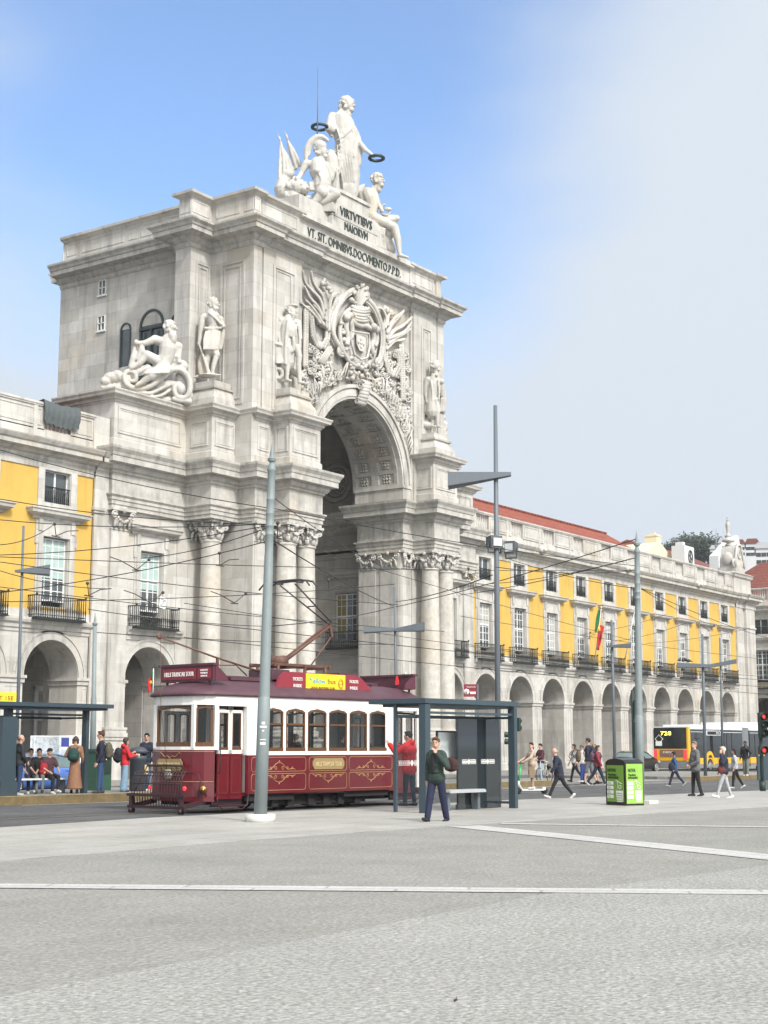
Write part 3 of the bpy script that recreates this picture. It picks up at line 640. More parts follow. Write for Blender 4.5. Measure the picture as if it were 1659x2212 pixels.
# palm fronds
def frond(pts,w_=.19,q=.3): poly(pts,(w_*.9,w_*.35),q); poly([(x+6,y+4) for x,y in pts],(w_*.5,.03),q+.1,6)
for pts in (((480,420),(450,300),(390,230),(335,160),(320,70)),((490,380),(470,270),(420,200),(392,140),(385,75)),((470,450),(430,350),(370,280),(332,190)),((480,500),(420,400),(385,350),(345,305)),((450,480),(410,420),(360,370),(300,320)),((500,520),(495,400),(500,320),(480,240)),((515,540),(520,430),(530,330),(555,260),(600,245)),((505,470),(440,380),(400,335),(400,330)),
            ((950,520),(960,440),(930,370),(890,360)),((960,600),(1000,500),(1050,440),(1100,380)),((965,620),(1020,540),(1090,500),(1165,430)),((970,640),(1040,590),(1100,560),(1150,520)),((960,680),(1020,620),(1070,610),(1110,600)),((965,560),(1010,470),(1040,430),(1085,400)),((970,500),(975,430),(1000,390),(1030,410)),((960,600),(1060,570),(1110,540),(1160,470))):
    frond(pts)
for a,b in ((490,150),(505,175),(520,205),(480,170),(955,365),(975,380),(1000,390),(1010,410),(530,235)):
    for k in range(4): f.ell(r3(a+rnd.uniform(-9,9),b+rnd.uniform(-9,9),.35),rnd.uniform(.1,.17),n=7,m=5)
# hanging garlands of leaves
def garland(pts,w_=2,sp=17,sz=.12):
    P=[Vector(p) for p in pts]
    for i in range(len(P)-1):
        L=(P[i+1]-P[i]).length; k=max(1,int(L/sp)); d=(P[i+1]-P[i]).normalized(); s_=Vector((-d.y,d.x))
        for j in range(k):
            p=P[i]+(P[i+1]-P[i])*(j/k)
            for w__ in range(w_):
                o_=(w__-(w_-1)/2)*17; f.ell(r3(p.x+s_.x*o_,p.y+s_.y*o_,.3),(sz,sz,sz*1.5),n=6,m=4)
garland(((345,365),(345,500),(342,640),(340,820)),2); garland(((375,360),(390,470),(400,570),(430,640),(480,660),(510,600),(515,520),(545,400),(600,280)),2)
garland(((1080,660),(1090,800),(1092,940),(1095,1080)),2); garland(((955,640),(960,760),(985,850),(1030,880),(1070,800),(1060,680)),2); garland(((630,260),(590,300),(560,400)),1)
for i in range(60):   # fruit and flowers below the cartouche
    a=rnd.uniform(680,900); b=790+abs(a-790)*.1+rnd.uniform(0,110); f.ell(r3(a,b,rnd.uniform(.2,.5)),rnd.uniform(.09,.17),n=6,m=4)
# crossing quivers, trumpets and foliage in the spandrels
for i in range(6): poly([(520+i*6,660+i*4),(480+i*7,720+i*4),(440+i*8,780+i*3)],.06,.35,6,1)
C0=Vector((AX,AZS))
def spiral(a,b,r,s_,q,th=.06): poly([(a+s_*r*(1-k/16)*cos(k*.6),b+r*(1-k/16)*sin(k*.6)) for k in range(14)],th,q,5,1)
cnt=0
while cnt<230:
    a=rnd.uniform(330,1150); b=rnd.uniform(640,1450); p=r3(a,b,0); d=(Vector((p.x,p.z))-C0).length
    if d<AR+1.0 or p.x<62.9 or p.x>73.6 or p.z<18.2: continue
    if 540<a<960 and b<860: continue
    if p.z>25.2: continue
    cnt+=1; r_=rnd.uniform(14,30); spiral(a,b,r_,rnd.choice((-1,1)),rnd.uniform(.15,.3),.05)
    for k in range(3): f.ell(r3(a+rnd.uniform(-25,25),b+rnd.uniform(-25,25),rnd.uniform(.12,.3)),(rnd.uniform(.07,.16),.08,rnd.uniform(.06,.15)),n=6,m=4)
for s_ in (-1,1):  # leaves springing along the extrados
    for k in range(26):
        an=PI/2-s_*(PI*.06+PI*.42*k/26); r0=AR+1.0; r1=AR+1.0+rnd.uniform(.4,1.3)
        A_=Vector((AX+r0*cos(an),49.1,AZS+r0*sin(an))); B_=Vector((AX+r1*cos(an+s_*.12),49.0,AZS+r1*sin(an+s_*.12)+.25)); M_=(A_+B_)/2+Vector((s_*.1,-.12,.15))
        if 62.8<B_.x<73.6: f.tube([A_,M_,B_+Vector((s_*rnd.uniform(-.2,.35),0,rnd.uniform(-.3,.1)))],[.04,rnd.uniform(.05,.09),.025],6)
f.build('coat_of_arms_relief',STONE,arch)
# keystone console
f=MB(); kx=AX-.15
for k in range(7): t=k/6; f.ell((kx,48.55+.3*t*t+.0,21.95-t*1.05+.25),(.36,.3,.24),n=10,m=6)
f.box(kx-.42,kx+.42,48.5,49.2,22.25,22.45)
for s_ in (-1,1): volute(f,(kx+s_*.36,48.6,22.1),(0,-1),.3,.07); volute(f,(kx+s_*.36,48.85,21.2),(0,-1),.2,.05)
f.build('keystone',STONE,arch)
# ================================================================ GROUND
def sheet(name,pts,z,m,kind='structure',th=0):
    b=MB()
    if th: b.prism(pts,lambda x,y:(x,y,z-th),lambda x,y:(x,y,z))
    else: b.add([(x,y,z) for x,y in pts],[tuple(range(len(pts)))])
    o=b.build(name,m); 
    if kind: o['kind']=kind
    return o
def paving(name,c1,c2,sc,bmp,fine,bri=None,rough=.85,patch=(.9,.9,.9),dist=.02):
    m=bpy.data.materials.new(name); m.use_nodes=True; t=m.node_tree; bs=t.nodes['Principled BSDF']; L=t.links.new; bs.inputs['Roughness'].default_value=rough
    g=t.nodes.new('ShaderNodeTexCoord'); V=g.outputs['Object']
    def nz(s_,d,r=.6):
        n=t.nodes.new('ShaderNodeTexNoise'); n.inputs['Scale'].default_value=s_; n.inputs['Detail'].default_value=d; n.inputs['Roughness'].default_value=r; L(V,n.inputs['Vector']); return n.outputs[0]
    def mr(x,a,b,c=0,d=1):
        n=t.nodes.new('ShaderNodeMapRange'); L(x,n.inputs[0]); n.inputs[1].default_value=a; n.inputs[2].default_value=b; n.inputs[3].default_value=c; n.inputs[4].default_value=d; return n.outputs[0]
    def mix(f_,a,b,ty='MIX'):
        n=t.nodes.new('ShaderNodeMix'); n.data_type='RGBA'; n.blend_type=ty
        if hasattr(f_,'is_linked'): L(f_,n.inputs[0])
        else: n.inputs[0].default_value=f_
        for i,x in ((6,a),(7,b)):
            if hasattr(x,'is_linked'): L(x,n.inputs[i])
            else: n.inputs[i].default_value=(*x,1)
        return n.outputs[2]
    vo=t.nodes.new('ShaderNodeTexVoronoi'); vo.inputs['Scale'].default_value=fine; L(V,vo.inputs['Vector'])
    sp=mr(nz(fine*.8,3,.75),.35,.65)
    c=mix(sp,c1,c2)
    bw=t.nodes.new('ShaderNodeRGBToBW'); L(vo.outputs['Color'],bw.inputs[0])
    c=mix(mr(bw.outputs[0],.15,.85,.0,.5),c,tuple(x*.55 for x in c1))
    c=mix(mr(nz(sc,6,.65),.4,.62,0,1),c,patch,'MULTIPLY')
    c=mix(mr(nz(.35,5,.6),.45,.7,0,.8),c,(.86,.86,.87),'MULTIPLY')
    if bri:
        br=t.nodes.new('ShaderNodeTexBrick'); br.inputs['Scale'].default_value=1; br.inputs['Brick Width'].default_value=bri[0]; br.inputs['Row Height'].default_value=bri[1]; br.inputs['Mortar Size'].default_value=bri[2]
        br.inputs['Color1'].default_value=(1,1,1,1); br.inputs['Color2'].default_value=(bri[3],)*3+(1,); br.inputs['Mortar'].default_value=(bri[4],)*3+(1,); L(V,br.inputs['Vector']); c=mix(1.0,c,br.outputs['Color'],'MULTIPLY')
    if sc in (.9,1.2):
        v2=t.nodes.new('ShaderNodeTexVoronoi'); v2.inputs['Scale'].default_value=1.1; L(V,v2.inputs['Vector']); c=mix(mr(v2.outputs['Distance'],.035,.02,0,.75),c,(.07,.068,.06))
        c=mix(mr(nz(5,4,.7),.6,.72,0,.5),c,(.74,.73,.70),'MULTIPLY')
    L(c,bs.inputs['Base Color'])
    b=t.nodes.new('ShaderNodeBump'); b.inputs['Strength'].default_value=bmp; b.inputs['Distance'].default_value=dist; L(vo.outputs['Distance'],b.inputs['Height']); L(b.outputs[0],bs.inputs['Normal'])
    return m
PLZ=paving('plaza_aggregate',(.335,.33,.305),(.165,.162,.15),.9,.9,24,patch=(.88,.88,.86),dist=.012)
PLZ2=paving('plaza_aggregate_pale',(.405,.40,.38),(.165,.162,.15),1.2,1.0,25,patch=(.93,.93,.92),dist=.012)
SLAB=paving('pale_stone_slabs',(.44,.43,.405),(.38,.37,.345),.8,.12,30,(2.2,1.1,.02,.88,.6),.55,patch=(.84,.83,.80))
STRIP=paving('pale_stone_strip',(.55,.54,.52),(.48,.47,.45),1.5,.1,30,(1.6,5,.02,.92,.6),.6)
COB=paving('grey_cobbles',(.12,.122,.125),(.075,.075,.078),.5,.9,9,patch=(.65,.65,.66))
KERBY=paving('yellow_painted_kerb',(.50,.36,.15),(.38,.29,.15),2.2,.2,20,(1.2,5,.015,.85,.45),patch=(.7,.72,.75))
RAMP=paving('grey_slab_paving',(.30,.29,.275),(.24,.235,.22),.8,.2,14,(1.2,.6,.02,.85,.6))
bk=[(-60,24.5),(20,23.3),(25,23.7),(39.5,22.7),(46.6,21.2),(53,20.3),(120,12),(260,-10)]
bp_=[(-60,17),(14,16.45),(20,16.7),(26.3,16.3),(31.5,15.75),(38.8,14.6),(100,4),(260,-30)]
sheet('ground',[(-1500,-1500),(2500,-1500),(2500,2500),(-1500,2500)],-.13,paving('ground_grey',(.2,.2,.19),(.16,.16,.15),.5,.2,6))
sheet('road',[(-60,20),(260,-14),(260,47),(-60,47)],-.1,COB)
sheet('plaza',[(-60,-40),(260,-60)]+bp_[::-1],0,PLZ,th=.12)
sheet('pale_plaza_field',[(-60,-39),(200,-59),(200,2),(60,5.5),(22.0,7.2),(14.3,8.0),(6.6,7.6),(-60,4)],.004,PLZ2)
sheet('pavement',bk+bp_[::-1],.006,SLAB,th=.13)
def strip(a,b,w1,w2,name='stone_strip',z=.009):
    a=Vector((*a,0));b=Vector((*b,0));d=(b-a).normalized();n=Vector((-d.y,d.x,0)); ang=math.atan2(d.y,d.x); L=(b-a).length
    m=MB(); m.add([(0,-w1,z),(L,-w1,z),(L,w2,z),(0,w2,z)],[(0,1,2,3)]); o=m.build(name,STRIP,loc=(a.x,a.y,0),rz=ang); o['kind']='structure'
strip((10.1,16.55),(17.6,3.4),.26,.26); strip((26.0,16.0),(18.4,3.0),.5,.25); strip((27.1,15.9),(33,.5),.16,.2)
# island platform with its painted kerb, the lowered crossing and the far platform
def isl(x): return 36.9-.1*x
for nm,x0,x1,z,m1,m2 in (('platform',-60,57.5,.15,RAMP,KERBY),('crossing_ramp',57.55,69.5,-.02,RAMP,RAMP),('platform',69.6,86,.12,RAMP,KERBY)):
    sheet(nm,[(x0,isl(x0)+.35),(x1,isl(x1)+.35),(x1,38.8),(x0,38.8)],z,m1,th=z+.12)
    k=MB(); a=Vector((x0,isl(x0),0)); b_=Vector((x1,isl(x1),0)); an=math.atan2(b_.y-a.y,b_.x-a.x); k.box(0,(b_-a).length,0,.34,-.12,z+.002); o=k.build('kerb',m2,loc=a,rz=an); o['kind']='structure'
sheet('facade_pavement',[(-60,44.8),(142,44.8),(142,75),(-60,75)],-.0,RAMP,th=.12)
for (p,q) in (((-30,27.75),(80,20.5)),((-30,28.65),(80,21.4)),((-30,31.0),(80,23.6)),((-30,31.9),(80,24.5))):
    k=MB(); a=Vector((*p,0)); b_=Vector((*q,0)); k.box(0,(b_-a).length,-.05,.05,-.11,-.09); k.box(0,(b_-a).length,-.28,.28,-.11,-.096); o=k.build('tram_track',flat('rail_bed_dark',(.07,.068,.065),.45),loc=a,rz=math.atan2(b_.y-a.y,b_.x-a.x)); o['kind']='structure'
WL_=flat('worn_white_line',(.33,.33,.32),.8)
for p,q in (((-30,27.4),(80,19.3)),((30,33.6),(69,29.4)),((40,33.0),(69,29.9))):
    k=MB(); a=Vector((*p,0)); b_=Vector((*q,0)); k.box(0,(b_-a).length,-.05,.05,-.099,-.094); o=k.build('lane_line',WL_,loc=a,rz=math.atan2(b_.y-a.y,b_.x-a.x)); o['kind']='structure'
# ================================================================ ARCADED BUILDINGS
BASEW=SURM
def arcade_building(root,x0,x1,bays,pil=(),depth=1.9,roof=None,yellow_from=None):
    e=MB(); zt=7.3
    xs=[x0]+[(bays[i]+bays[i+1])/2 for i in range(len(bays)-1)]+[x1]
    for i,c in enumerate(bays):
        a=xs[i] if i else min(c-2.365,x0) if False else xs[i]
        arched_wall(e,xs[i],xs[i+1],c,1.68,4.8,0,zt,0,depth,18)
        arch_band(e,c,1.69,1.98,4.8,-.08,.02,20); arch_band(e,c,2.06,2.14,4.8,-.05,.02,20)
        for s_ in (-1,1):
            xa=c+s_*1.68; xb=c+s_*2.365
            IM=[(-.05,4.44),(.05,4.46),(.05,4.58),(.14,4.66),(.15,4.8),(-.05,4.83)]
            P_=[(xb,0),(xa,0),(xa,depth)]
            e.sweep(IM,P_[::-1] if s_<0 else P_) if False else e.box(min(xa-s_*.13,xb),max(xa-s_*.13,xb),-.14,depth+.1,4.66,4.8); e.box(min(xa-s_*.06,xb),max(xa-s_*.06,xb),-.07,depth+.05,4.46,4.66)
            e.box(min(xa-s_*.05,xb),max(xa-s_*.05,xb),-.06,depth+.05,0,.45)
            e.box(min(xa+s_*.0,xa+s_*.0),xa+s_*.0,0,0,0,0) if False else None
        # sunk line panels on the pier
        for s_ in (-1,1):
            xa=c+s_*1.98; frame(e,(0,0,0),(1,0,0),min(xa,xa+s_*.42),max(xa,xa+s_*.42),.6,4.3,.03,.02,(0,-1,0)); frame(e,(0,0,0),(1,0,0),min(xa,xa+s_*.3),max(xa,xa+s_*.3),4.95,5.4,.03,.02,(0,-1,0))
    e.sweep([(0,6.72),(.05,6.78),(.05,6.9),(.12,6.95),(.14,7.12),(.26,7.2),(.3,7.32),(.3,7.42),(0,7.46)],[(x0,0),(x1,0)])
    e.box(x0,x1,-.03,.5,7.3,7.82)
    e.build('arcade',STONE,root)
    y=MB(); 
    hol=[(c-.82,c+.82,8.0,11.3) for c in bays]+[(c-.82,c+.82,12.86,14.44) for c in bays]
    bx=sorted({x0,x1}|{h[0] for h in hol}|{h[1] for h in hol}); bz=[7.82,8.0,11.3,12.86,14.44,15.0]
    for i in range(len(bx)-1):
        for j in range(len(bz)-1):
            xm=(bx[i]+bx[i+1])/2; zm=(bz[j]+bz[j+1])/2
            if any(h[0]<xm<h[1] and h[2]<zm<h[3] for h in hol): continue
            y.box(bx[i],bx[i+1],0,.5,bz[j],bz[j+1])
    y.build('upper_wall',YEL,root)
    y=MB(); y.box(x0,x1,.6,.7,7.5,15.2); y.build('room_shade_sheet',ROOMSHADE,root)  # near-black sheet behind the windows, painted shade for the unlit rooms
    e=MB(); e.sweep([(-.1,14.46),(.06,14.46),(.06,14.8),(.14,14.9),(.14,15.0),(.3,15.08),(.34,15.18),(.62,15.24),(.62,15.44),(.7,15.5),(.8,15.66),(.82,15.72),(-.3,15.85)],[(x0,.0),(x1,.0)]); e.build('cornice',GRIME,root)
    for i,c in enumerate(bays):
        obj('window_surround',SURM,root,(c,0,0)); o=obj('window',DW,root,(c,.22,8.28)); obj('pane',DG,o); (obj('blind',BLM,o) if (root.location.x==0 and c<60) else obj('curtain',CURM[i%3],o) if i%4 in (0,2,3) else None); obj('balcony',BAL,root,(c,0,7.46))
        obj('upper_window_surround',UPSM,root,(c,0,0)); o=obj('upper_window',UW,root,(c,.22,12.87)); obj('pane',UG,o); obj('window_railing',URM,root,(c,.12,12.9))
    # parapet: base, solid panels, baluster openings over the windows
    e=MB(); e.box(x0,x1,.1,.5,15.8,16.35); e.box(x0,x1,.04,.56,17.42,17.62); e.box(x0,x1,.0,.6,17.5,17.58)
    for i in range(len(bays)+1):
        a=x0 if i==0 else bays[i-1]+.85; b=x1 if i==len(bays) else bays[i]-.85
        e.box(a,b,.1,.5,16.3,17.45); 
        if b-a>.9: frame(e,(0,.1,0),(1,0,0),a+.2,b-.2,16.5,17.3,.05,.03,(0,-1,0))
        if 0<i<len(bays): q=(a+b)/2+.95; e.box(q-.12,q+.12,.06,.5,15.85,17.6)
    e.build('parapet',STONE,root)
    br=MB()
    for k in range(7): x=-.72+.24*k; br.lathe([(.09,0),(.09,.06),(.06,.12),(.10,.35),(.10,.42),(.06,.72),(.06,.9),(.09,.98),(.09,1.06),(.09,1.08)],(x,.3,16.36),8)
    brm=br.build('baluster_row',STONE,mesh_only=True)
    for c in bays: obj('baluster_row',brm,root,(c,0,0))
    g=MB(); xg=56.6 if x1==50.4 else x1; g.box(x0,xg,depth+4.0,depth+4.4,0,7.28); g.box(x0,xg,depth+.02,depth+4.4,7.0,7.28); g.build('gallery_wall',RECS,root)
    dm=MB(); dm.box(-.95,.95,-.1,.02,0,.25); 
    for s_ in (-1,1): dm.box(s_*.75,s_*1.0,-.12,.02,0,4.6)
    dm.box(-1.0,1.0,-.12,.02,4.4,4.65); dm.box(-.75,.75,-.08,.02,2.9,3.05); dm.box(-.05,.05,-.08,.02,0,4.4); 
    dmm=dm.build('gallery_door',WHITEP,mesh_only=True); dgm=MB().box(-.75,.75,-.03,-.01,0,4.4).build('door_pane',GLASSD,mesh_only=True)
    for c in bays: o=obj('gallery_door',dmm,root,(c,depth+4.0,0)); obj('door_pane',dgm,o)
    pr=MB()
    for i in range(len(xs)): arched_wall(pr,0,4.0,2.0,1.6,4.8,0,7.0,-.35,.35,14) if i==0 else None
    prm=pr.build('cross_arch',RECS,mesh_only=True)
    for i in range(1,len(xs)-1): obj('cross_arch',prm,root,(xs[i],depth,0),PI/2)
    lh=MB(); lh.ell((0,0,0),(.34,.22,.26)); lh.ell((0,-.2,-.02),(.18,.2,.16)); 
    for k in range(7): a=PI*k/6; lh.ell((.34*cos(a),.02,.22*sin(a)),.12,n=6,m=4)
    lhm=lh.build('carved_lion_mask',STONE,mesh_only=True)
    for i in range(1,len(bays),3): obj('carved_lion_mask',lhm,root,(bays[i]+2.2,-.72,15.62))
CW=mat('curtain_linen',(.40,.40,.38),.9,noise_=.25,nscale=6,rnd=True)
CURM=[MB().box(-.74,.74,-.012,-.002,a_,2.86).build('curtain',CW,mesh_only=True) if k_<2 else MB().box(.06,.74,-.012,-.002,.1,2.86).build('curtain',CW,mesh_only=True) for k_,a_ in enumerate((1.6,2.2,0))]
rb=thing('yellow_arcaded_building','long yellow arcaded building with ten bays right of the arch, red roof behind a balustrade','building',(0,52.15,0))
RB=[87.1+4.73*i for i in range(10)]
arcade_building(rb,85.45,132.4,RB)
e=MB()
for xa,xb,dp_ in ((132.3,133.9,.15),(134.4,136.6,.3)):
    e.box(xa,xb,-dp_,3,0,15.0); e.box(xa-.08,xb+.08,-dp_-.08,3,12.6,12.75); e.box(xa-.06,xb+.06,-dp_-.06,3,0,1.2)
e.box(133.5,134.6,-.02,3,0,15.0); e.box(132.3,136.6,0,8,0,15)
e.sweep([(-.1,14.46),(.06,14.46),(.06,14.8),(.14,14.9),(.14,15.0),(.3,15.08),(.34,15.18),(.62,15.24),(.62,15.44),(.7,15.5),(.8,15.66),(.82,15.72),(-.3,15.85)],[(132.3,-.15),(134.3,-.15),(134.3,-.3),(136.7,-.3),(136.7,8)])
e.box(132.4,136.6,0,3,15.8,17.7); e.sweep([(0,17.3),(.15,17.4),(.2,17.6),(.3,17.7),(0,17.85)],[(132.4,3),(132.4,0),(136.6,0),(136.6,3)])
e.build('corner_pilaster_block',STONE,rb)
# scrolled gable crowned by an urn
e=MB(Matrix.Translation((0,0,17.7))@Matrix.Translation((134.5,0,0))@Matrix.Diagonal((.78,.8,.84,1))@Matrix.Translation((-134.5,0,-18.3))); e.box(133.0,136.0,.2,2.4,18.3,19.1)
P_=[(-1.35,19.1),(-1.3,19.9),(-1.0,20.6),(-.75,21.3),(-.4,21.7),(.4,21.7),(.75,21.3),(1.0,20.6),(1.3,19.9),(1.35,19.1)]
e.prism(P_,lambda x,z:(134.5+x,.3,z),lambda x,z:(134.5+x,2.2,z))
e.tube([(134.5+x*1.03,.25,z) for x,z in P_],.16,8); e.torus((134.5,.25,20.6),.42,.1); e.torus((134.5,.2,20.2),1.0,.09,a0=0,a1=PI)
for s_ in (-1,1): e.torus((134.5+s_*1.35,.4,19.5),.4,.16); e.ell((133.1 if s_<0 else 135.9,1.2,20.1),(.35,.7,.75))
e.build('scrolled_gable',STONE,rb)
MB(Matrix.Translation((134.4,1.2,20.55))@Matrix.Diagonal((.6,.6,.55,1))@Matrix.Translation((0,0,-21.6))).lathe([(.1,21.6),(.55,21.65),(.5,21.85),(.3,22.0),(.35,22.15),(.95,22.3),(1.0,22.55),(.85,22.8),(.5,22.95),(.5,23.25),(.62,23.3),(.35,23.45),(.22,23.9),(.3,24.6),(.38,25.3),(.25,25.8),(.12,25.9),(.3,26.05),(.08,26.2),(.07,26.45),(.16,26.6),(.1,26.75),(.02,26.8)],(0,0,0),20).build('urn',STONE,rb,mesh_only=False)
def roofm(x0,x1,y0,y1,ze,zr,hip0,hip1):
    r=MB(); ym=(y0+y1)/2
    V=[(x0,y0,ze),(x1,y0,ze),(x1,y1,ze),(x0,y1,ze),(x0+hip0,ym,zr),(x1-hip1,ym,zr)]
    r.add(V,[(0,1,5,4),(2,3,4,5),(1,2,5),(3,0,4),(3,2,1,0)])
    return r
TILEM=mat('orange_clay_tiles',(.29,.075,.045),.85,noise_=.3,nscale=2,bump=.35,bscale=11,brick=(.3,.42,.03,.5))
r=roofm(85.3,127,1.2,11.5,16.1,20.3,0,8.5); r.build('tiled_roof',TILEM,rb)
r=MB()
for k in range(60): x=86+k*.55; r.cbox((x,6.35,20.33),.4,.3,.12)
r.build('ridge_tiles',TILEM,rb)
lb=thing('yellow_arcaded_building','yellow arcaded building at the left edge with ochre walls, dark netting over its balustrade','building',(0,52.15,0))
LBB=[48.0-4.73*i for i in range(3,-1,-1)]
arcade_building(lb,LBB[0]-2.365,50.4,LBB)
e=MB(); e.box(50.3,51.36,-.045,3,0,15.0); e.box(50.3,50.95,-.16,0,0,14.5); e.box(50.22,51.0,-.22,0,12.9,13.05); e.box(50.25,50.98,-.2,0,12.72,12.8); e.box(50.3,51.36,.05,.5,15.8,17.6)
e.sweep([(-.1,14.46),(.06,14.46),(.06,14.8),(.14,14.9),(.14,15.0),(.3,15.08),(.34,15.18),(.62,15.24),(.62,15.44),(.7,15.5),(.8,15.66),(.82,15.72),(-.3,15.85)],[(50.3,0),(51.3,0)])
e.build('end_strip',STONE,lb)
roofm(30,52.4,1.0,11,16.2,19.9,0,6).build('tiled_roof',mat('old_clay_tiles',(.15,.055,.04),.9,noise_=.4,nscale=3,bump=.35,bscale=11,brick=(.3,.42,.03,.5)),lb)
MB().box(40,51.2,11,12,0,16.3).build('rear_wall',YEL,lb)
NET=flat('grey_netting',(.085,.10,.105),.95,bump=.6,bscale=8)
def cloth(name,x0,x1,label):
    n_=26; m=MB(); V=[]; rr=random.Random(int(x0))
    for i in range(n_+1):
        x=x0+(x1-x0)*i/n_; sag=.12*sin(PI*i/n_)
        for j in range(9):
            t=j/8; z=17.72-sag-.98*t+.05*rr.random()-(.15*abs(sin(i*.9)) if j==8 else 0); V.append((x,52.15-.02-.1*sin(t*3)-.06*abs(sin(i*.8+t))-.03*rr.random(),z))
    F_=[(i*9+j,(i+1)*9+j,(i+1)*9+j+1,i*9+j+1) for i in range(n_) for j in range(8)]
    m.add(V,F_,True); V2=[(x,y+.04,z+.01) for x,y,z in V]; m.add(V2,F_,True); V3=[V[i*9] for i in range(n_+1)]+[(V[i*9][0],52.8,17.66) for i in range(n_+1)]
    m.add(V3,[(i,i+1,n_+2+i,n_+1+i) for i in range(n_)],True)
    return tag(m.build(name,NET),label,'netting','grey nets over the balustrade')
cloth('protective_net',46.95,49.2,'dark grey net draped over the balustrade, the whole one next to the arch')
cloth('protective_net',41.8,43.8,'dark grey net draped over the balustrade, cut by the left edge of the photo')
# east wing seen beyond the street gap
eb=thing('ochre_arcaded_building','ochre arcaded building side-on at the right edge beyond the street gap','building',(146,62,0),-PI/2)
EB=[2.4+4.73*i for i in range(7)]
arcade_building(eb,0,35.3,EB)
roofm(-1,36,.8,12,16.2,21,6,0).build('tiled_roof',TILE,eb)
# houses, chimneys and the castle hill behind
CRM=flat('cream_render',(.66,.60,.42),.9); WHT=flat('white_render',(.56,.57,.58),.9); DK=flat('window_dark',(.03,.035,.04),.4)
h=thing('gabled_house','cream gabled house wall with a tall chimney rising behind the long red roof','house',(137.4,62,0)); m=MB()
m.prism([(-3.4,0),(3.6,0),(3.6,20.6),(.6,22.0),(-1.4,21.3),(-3.4,20.5)],lambda x,z:(x,0,z),lambda x,z:(x,9,z)); m.build('wall',CRM,h)
m=MB(); m.box(.9,2.0,.5,1.8,20.8,22.9); m.box(.84,2.06,.44,1.86,22.7,22.8); m.box(1.1,1.5,.8,1.3,22.9,23.1); m.build('chimney',CRM,h)
h=thing('chimney_block','white chimney block with a black sprayed round sign standing behind the balustrade','chimney',(140.6,60,0)); m=MB(); m.box(-1.2,1.2,0,1.4,12,21.7); m.box(-.9,-.3,.3,1.1,21.7,22.1); m.build('stack',WHT,h)
m=MB(); m.torus((.2,-.03,20.6),.62,.07,(0,1,0),20,6,sx=.75,sz=1.1); m.bar((.2,-.03,21.2),(.2,-.03,19.9),.1,.06); m.bar((-.2,-.03,20.9),(.6,-.03,20.3),.1,.06); m.build('sprayed_sign',DK,h)
h=thing('tiled_roof_house','low house with a broad dark red tiled roof behind the end of the balustrade','house',(149,63,0)); m=MB(); m.box(-7,9,0,12,0,20.4); m.build('wall',WHT,h); roofm(-7.5,9.5,-1.5,12,20.4,23.4,2,2).build('roof',TILE,h)
h=thing('graffiti_wall','white gable wall with sprayed black lettering behind the stone gable','wall',(146.5,58,0)); m=MB(); m.prism([(-3.2,0),(3.4,0),(3.4,20),(2.6,23.6),(2.2,23.6),(-3.2,20.9)],lambda x,z:(x,0,z),lambda x,z:(x,1,z)); m.build('gable',WHT,h)
m=MB()
for i,(a,b_) in enumerate((((-2.3,20.3),(-1.7,18.9)),((-1.7,18.9),(-1.0,20.2)),((-1.0,20.2),(-.9,18.6)),((-.6,20.4),(0,19.3)),((0,19.3),(-.5,18.9)),((.3,21.2),(.4,19.2)),((.3,21.0),(1.1,20.4)),((1.1,20.4),(.5,20.0)),((1.4,22.4),(1.5,20.2)),((1.5,20.2),(2.4,20.6)),((2.4,20.6),(2.5,22.6)))): m.bar((a[0],-.02,a[1]),(b_[0],-.02,b_[1]),.14,.05,up=(0,1,0))
m.build('sprayed_lettering',DK,h)
# hill
hm=MB(); V=[];F_=[]; nx,ny=30,10
for i in range(nx+1):
    for j in range(ny+1):
        x=200+i*22; y=90+j*45; r_=math.hypot((x-560)/210,(y-300)/230); V.append((x,y,-1+62*math.exp(-r_*r_*1.1)+4*noise.noise(Vector((x,y,0))*.02)))
hm.add(V,[(i*(ny+1)+j,(i+1)*(ny+1)+j,(i+1)*(ny+1)+j+1,i*(ny+1)+j+1) for i in range(nx) for j in range(ny)],True)
hm.build('hill',flat('hill_green',(.045,.07,.04),.95))['kind']='structure'
LEAFM=mat('tree_foliage',(.035,.06,.028),.9,noise_=.5,nscale=.9,col2=(.016,.032,.014))
BARK=flat('tree_bark',(.06,.05,.04),.9)
def tree(x,y,z,hh,w_,label,seed):
    t=thing('broadleaf_tree',label,'tree',(x,y,z),0,'trees on the hill'); rr=random.Random(seed)
    b=MB(); b.tube([(0,0,-3),(.1,0,hh*.3),(.3,.1,hh*.6)],[.5,.35,.2],6)
    cl=[]
    for k in range(9):
        a=rr.uniform(0,2*PI); q=rr.uniform(.15,1)*w_*.62; zz=hh*rr.uniform(.42,.88); c_=Vector((q*cos(a),q*sin(a),zz)); cl.append((c_,rr.uniform(.24,.42)*w_)); b.tube([(.2,0,hh*.35),c_],[.2,.06],5)
    b.build('trunk',BARK,t)
    m=MB()
    for c_,r_ in cl:
        for k in range(150):
            d=Vector((rr.gauss(0,1),rr.gauss(0,1),rr.gauss(0,.8))); d=d.normalized()*r_*rr.uniform(.45,1.08); p=c_+d; s_=rr.uniform(.3,.65)*w_/9
            n1=Vector((rr.gauss(0,1),rr.gauss(0,1),rr.gauss(0,1))).normalized(); n2=n1.orthogonal().normalized()
            m.add([p-n1*s_,p+n2*s_*.7,p+n1*s_,p-n2*s_*.7],[(0,1,2,3)])
    m.build('crown',LEAFM,t)
def far(px,py,dist):   # ground distance along the line of sight
    r_=ray(px,py); r_=r_*(dist/math.hypot(r_.x,r_.y)); return r_+Vector((0,0,HC))
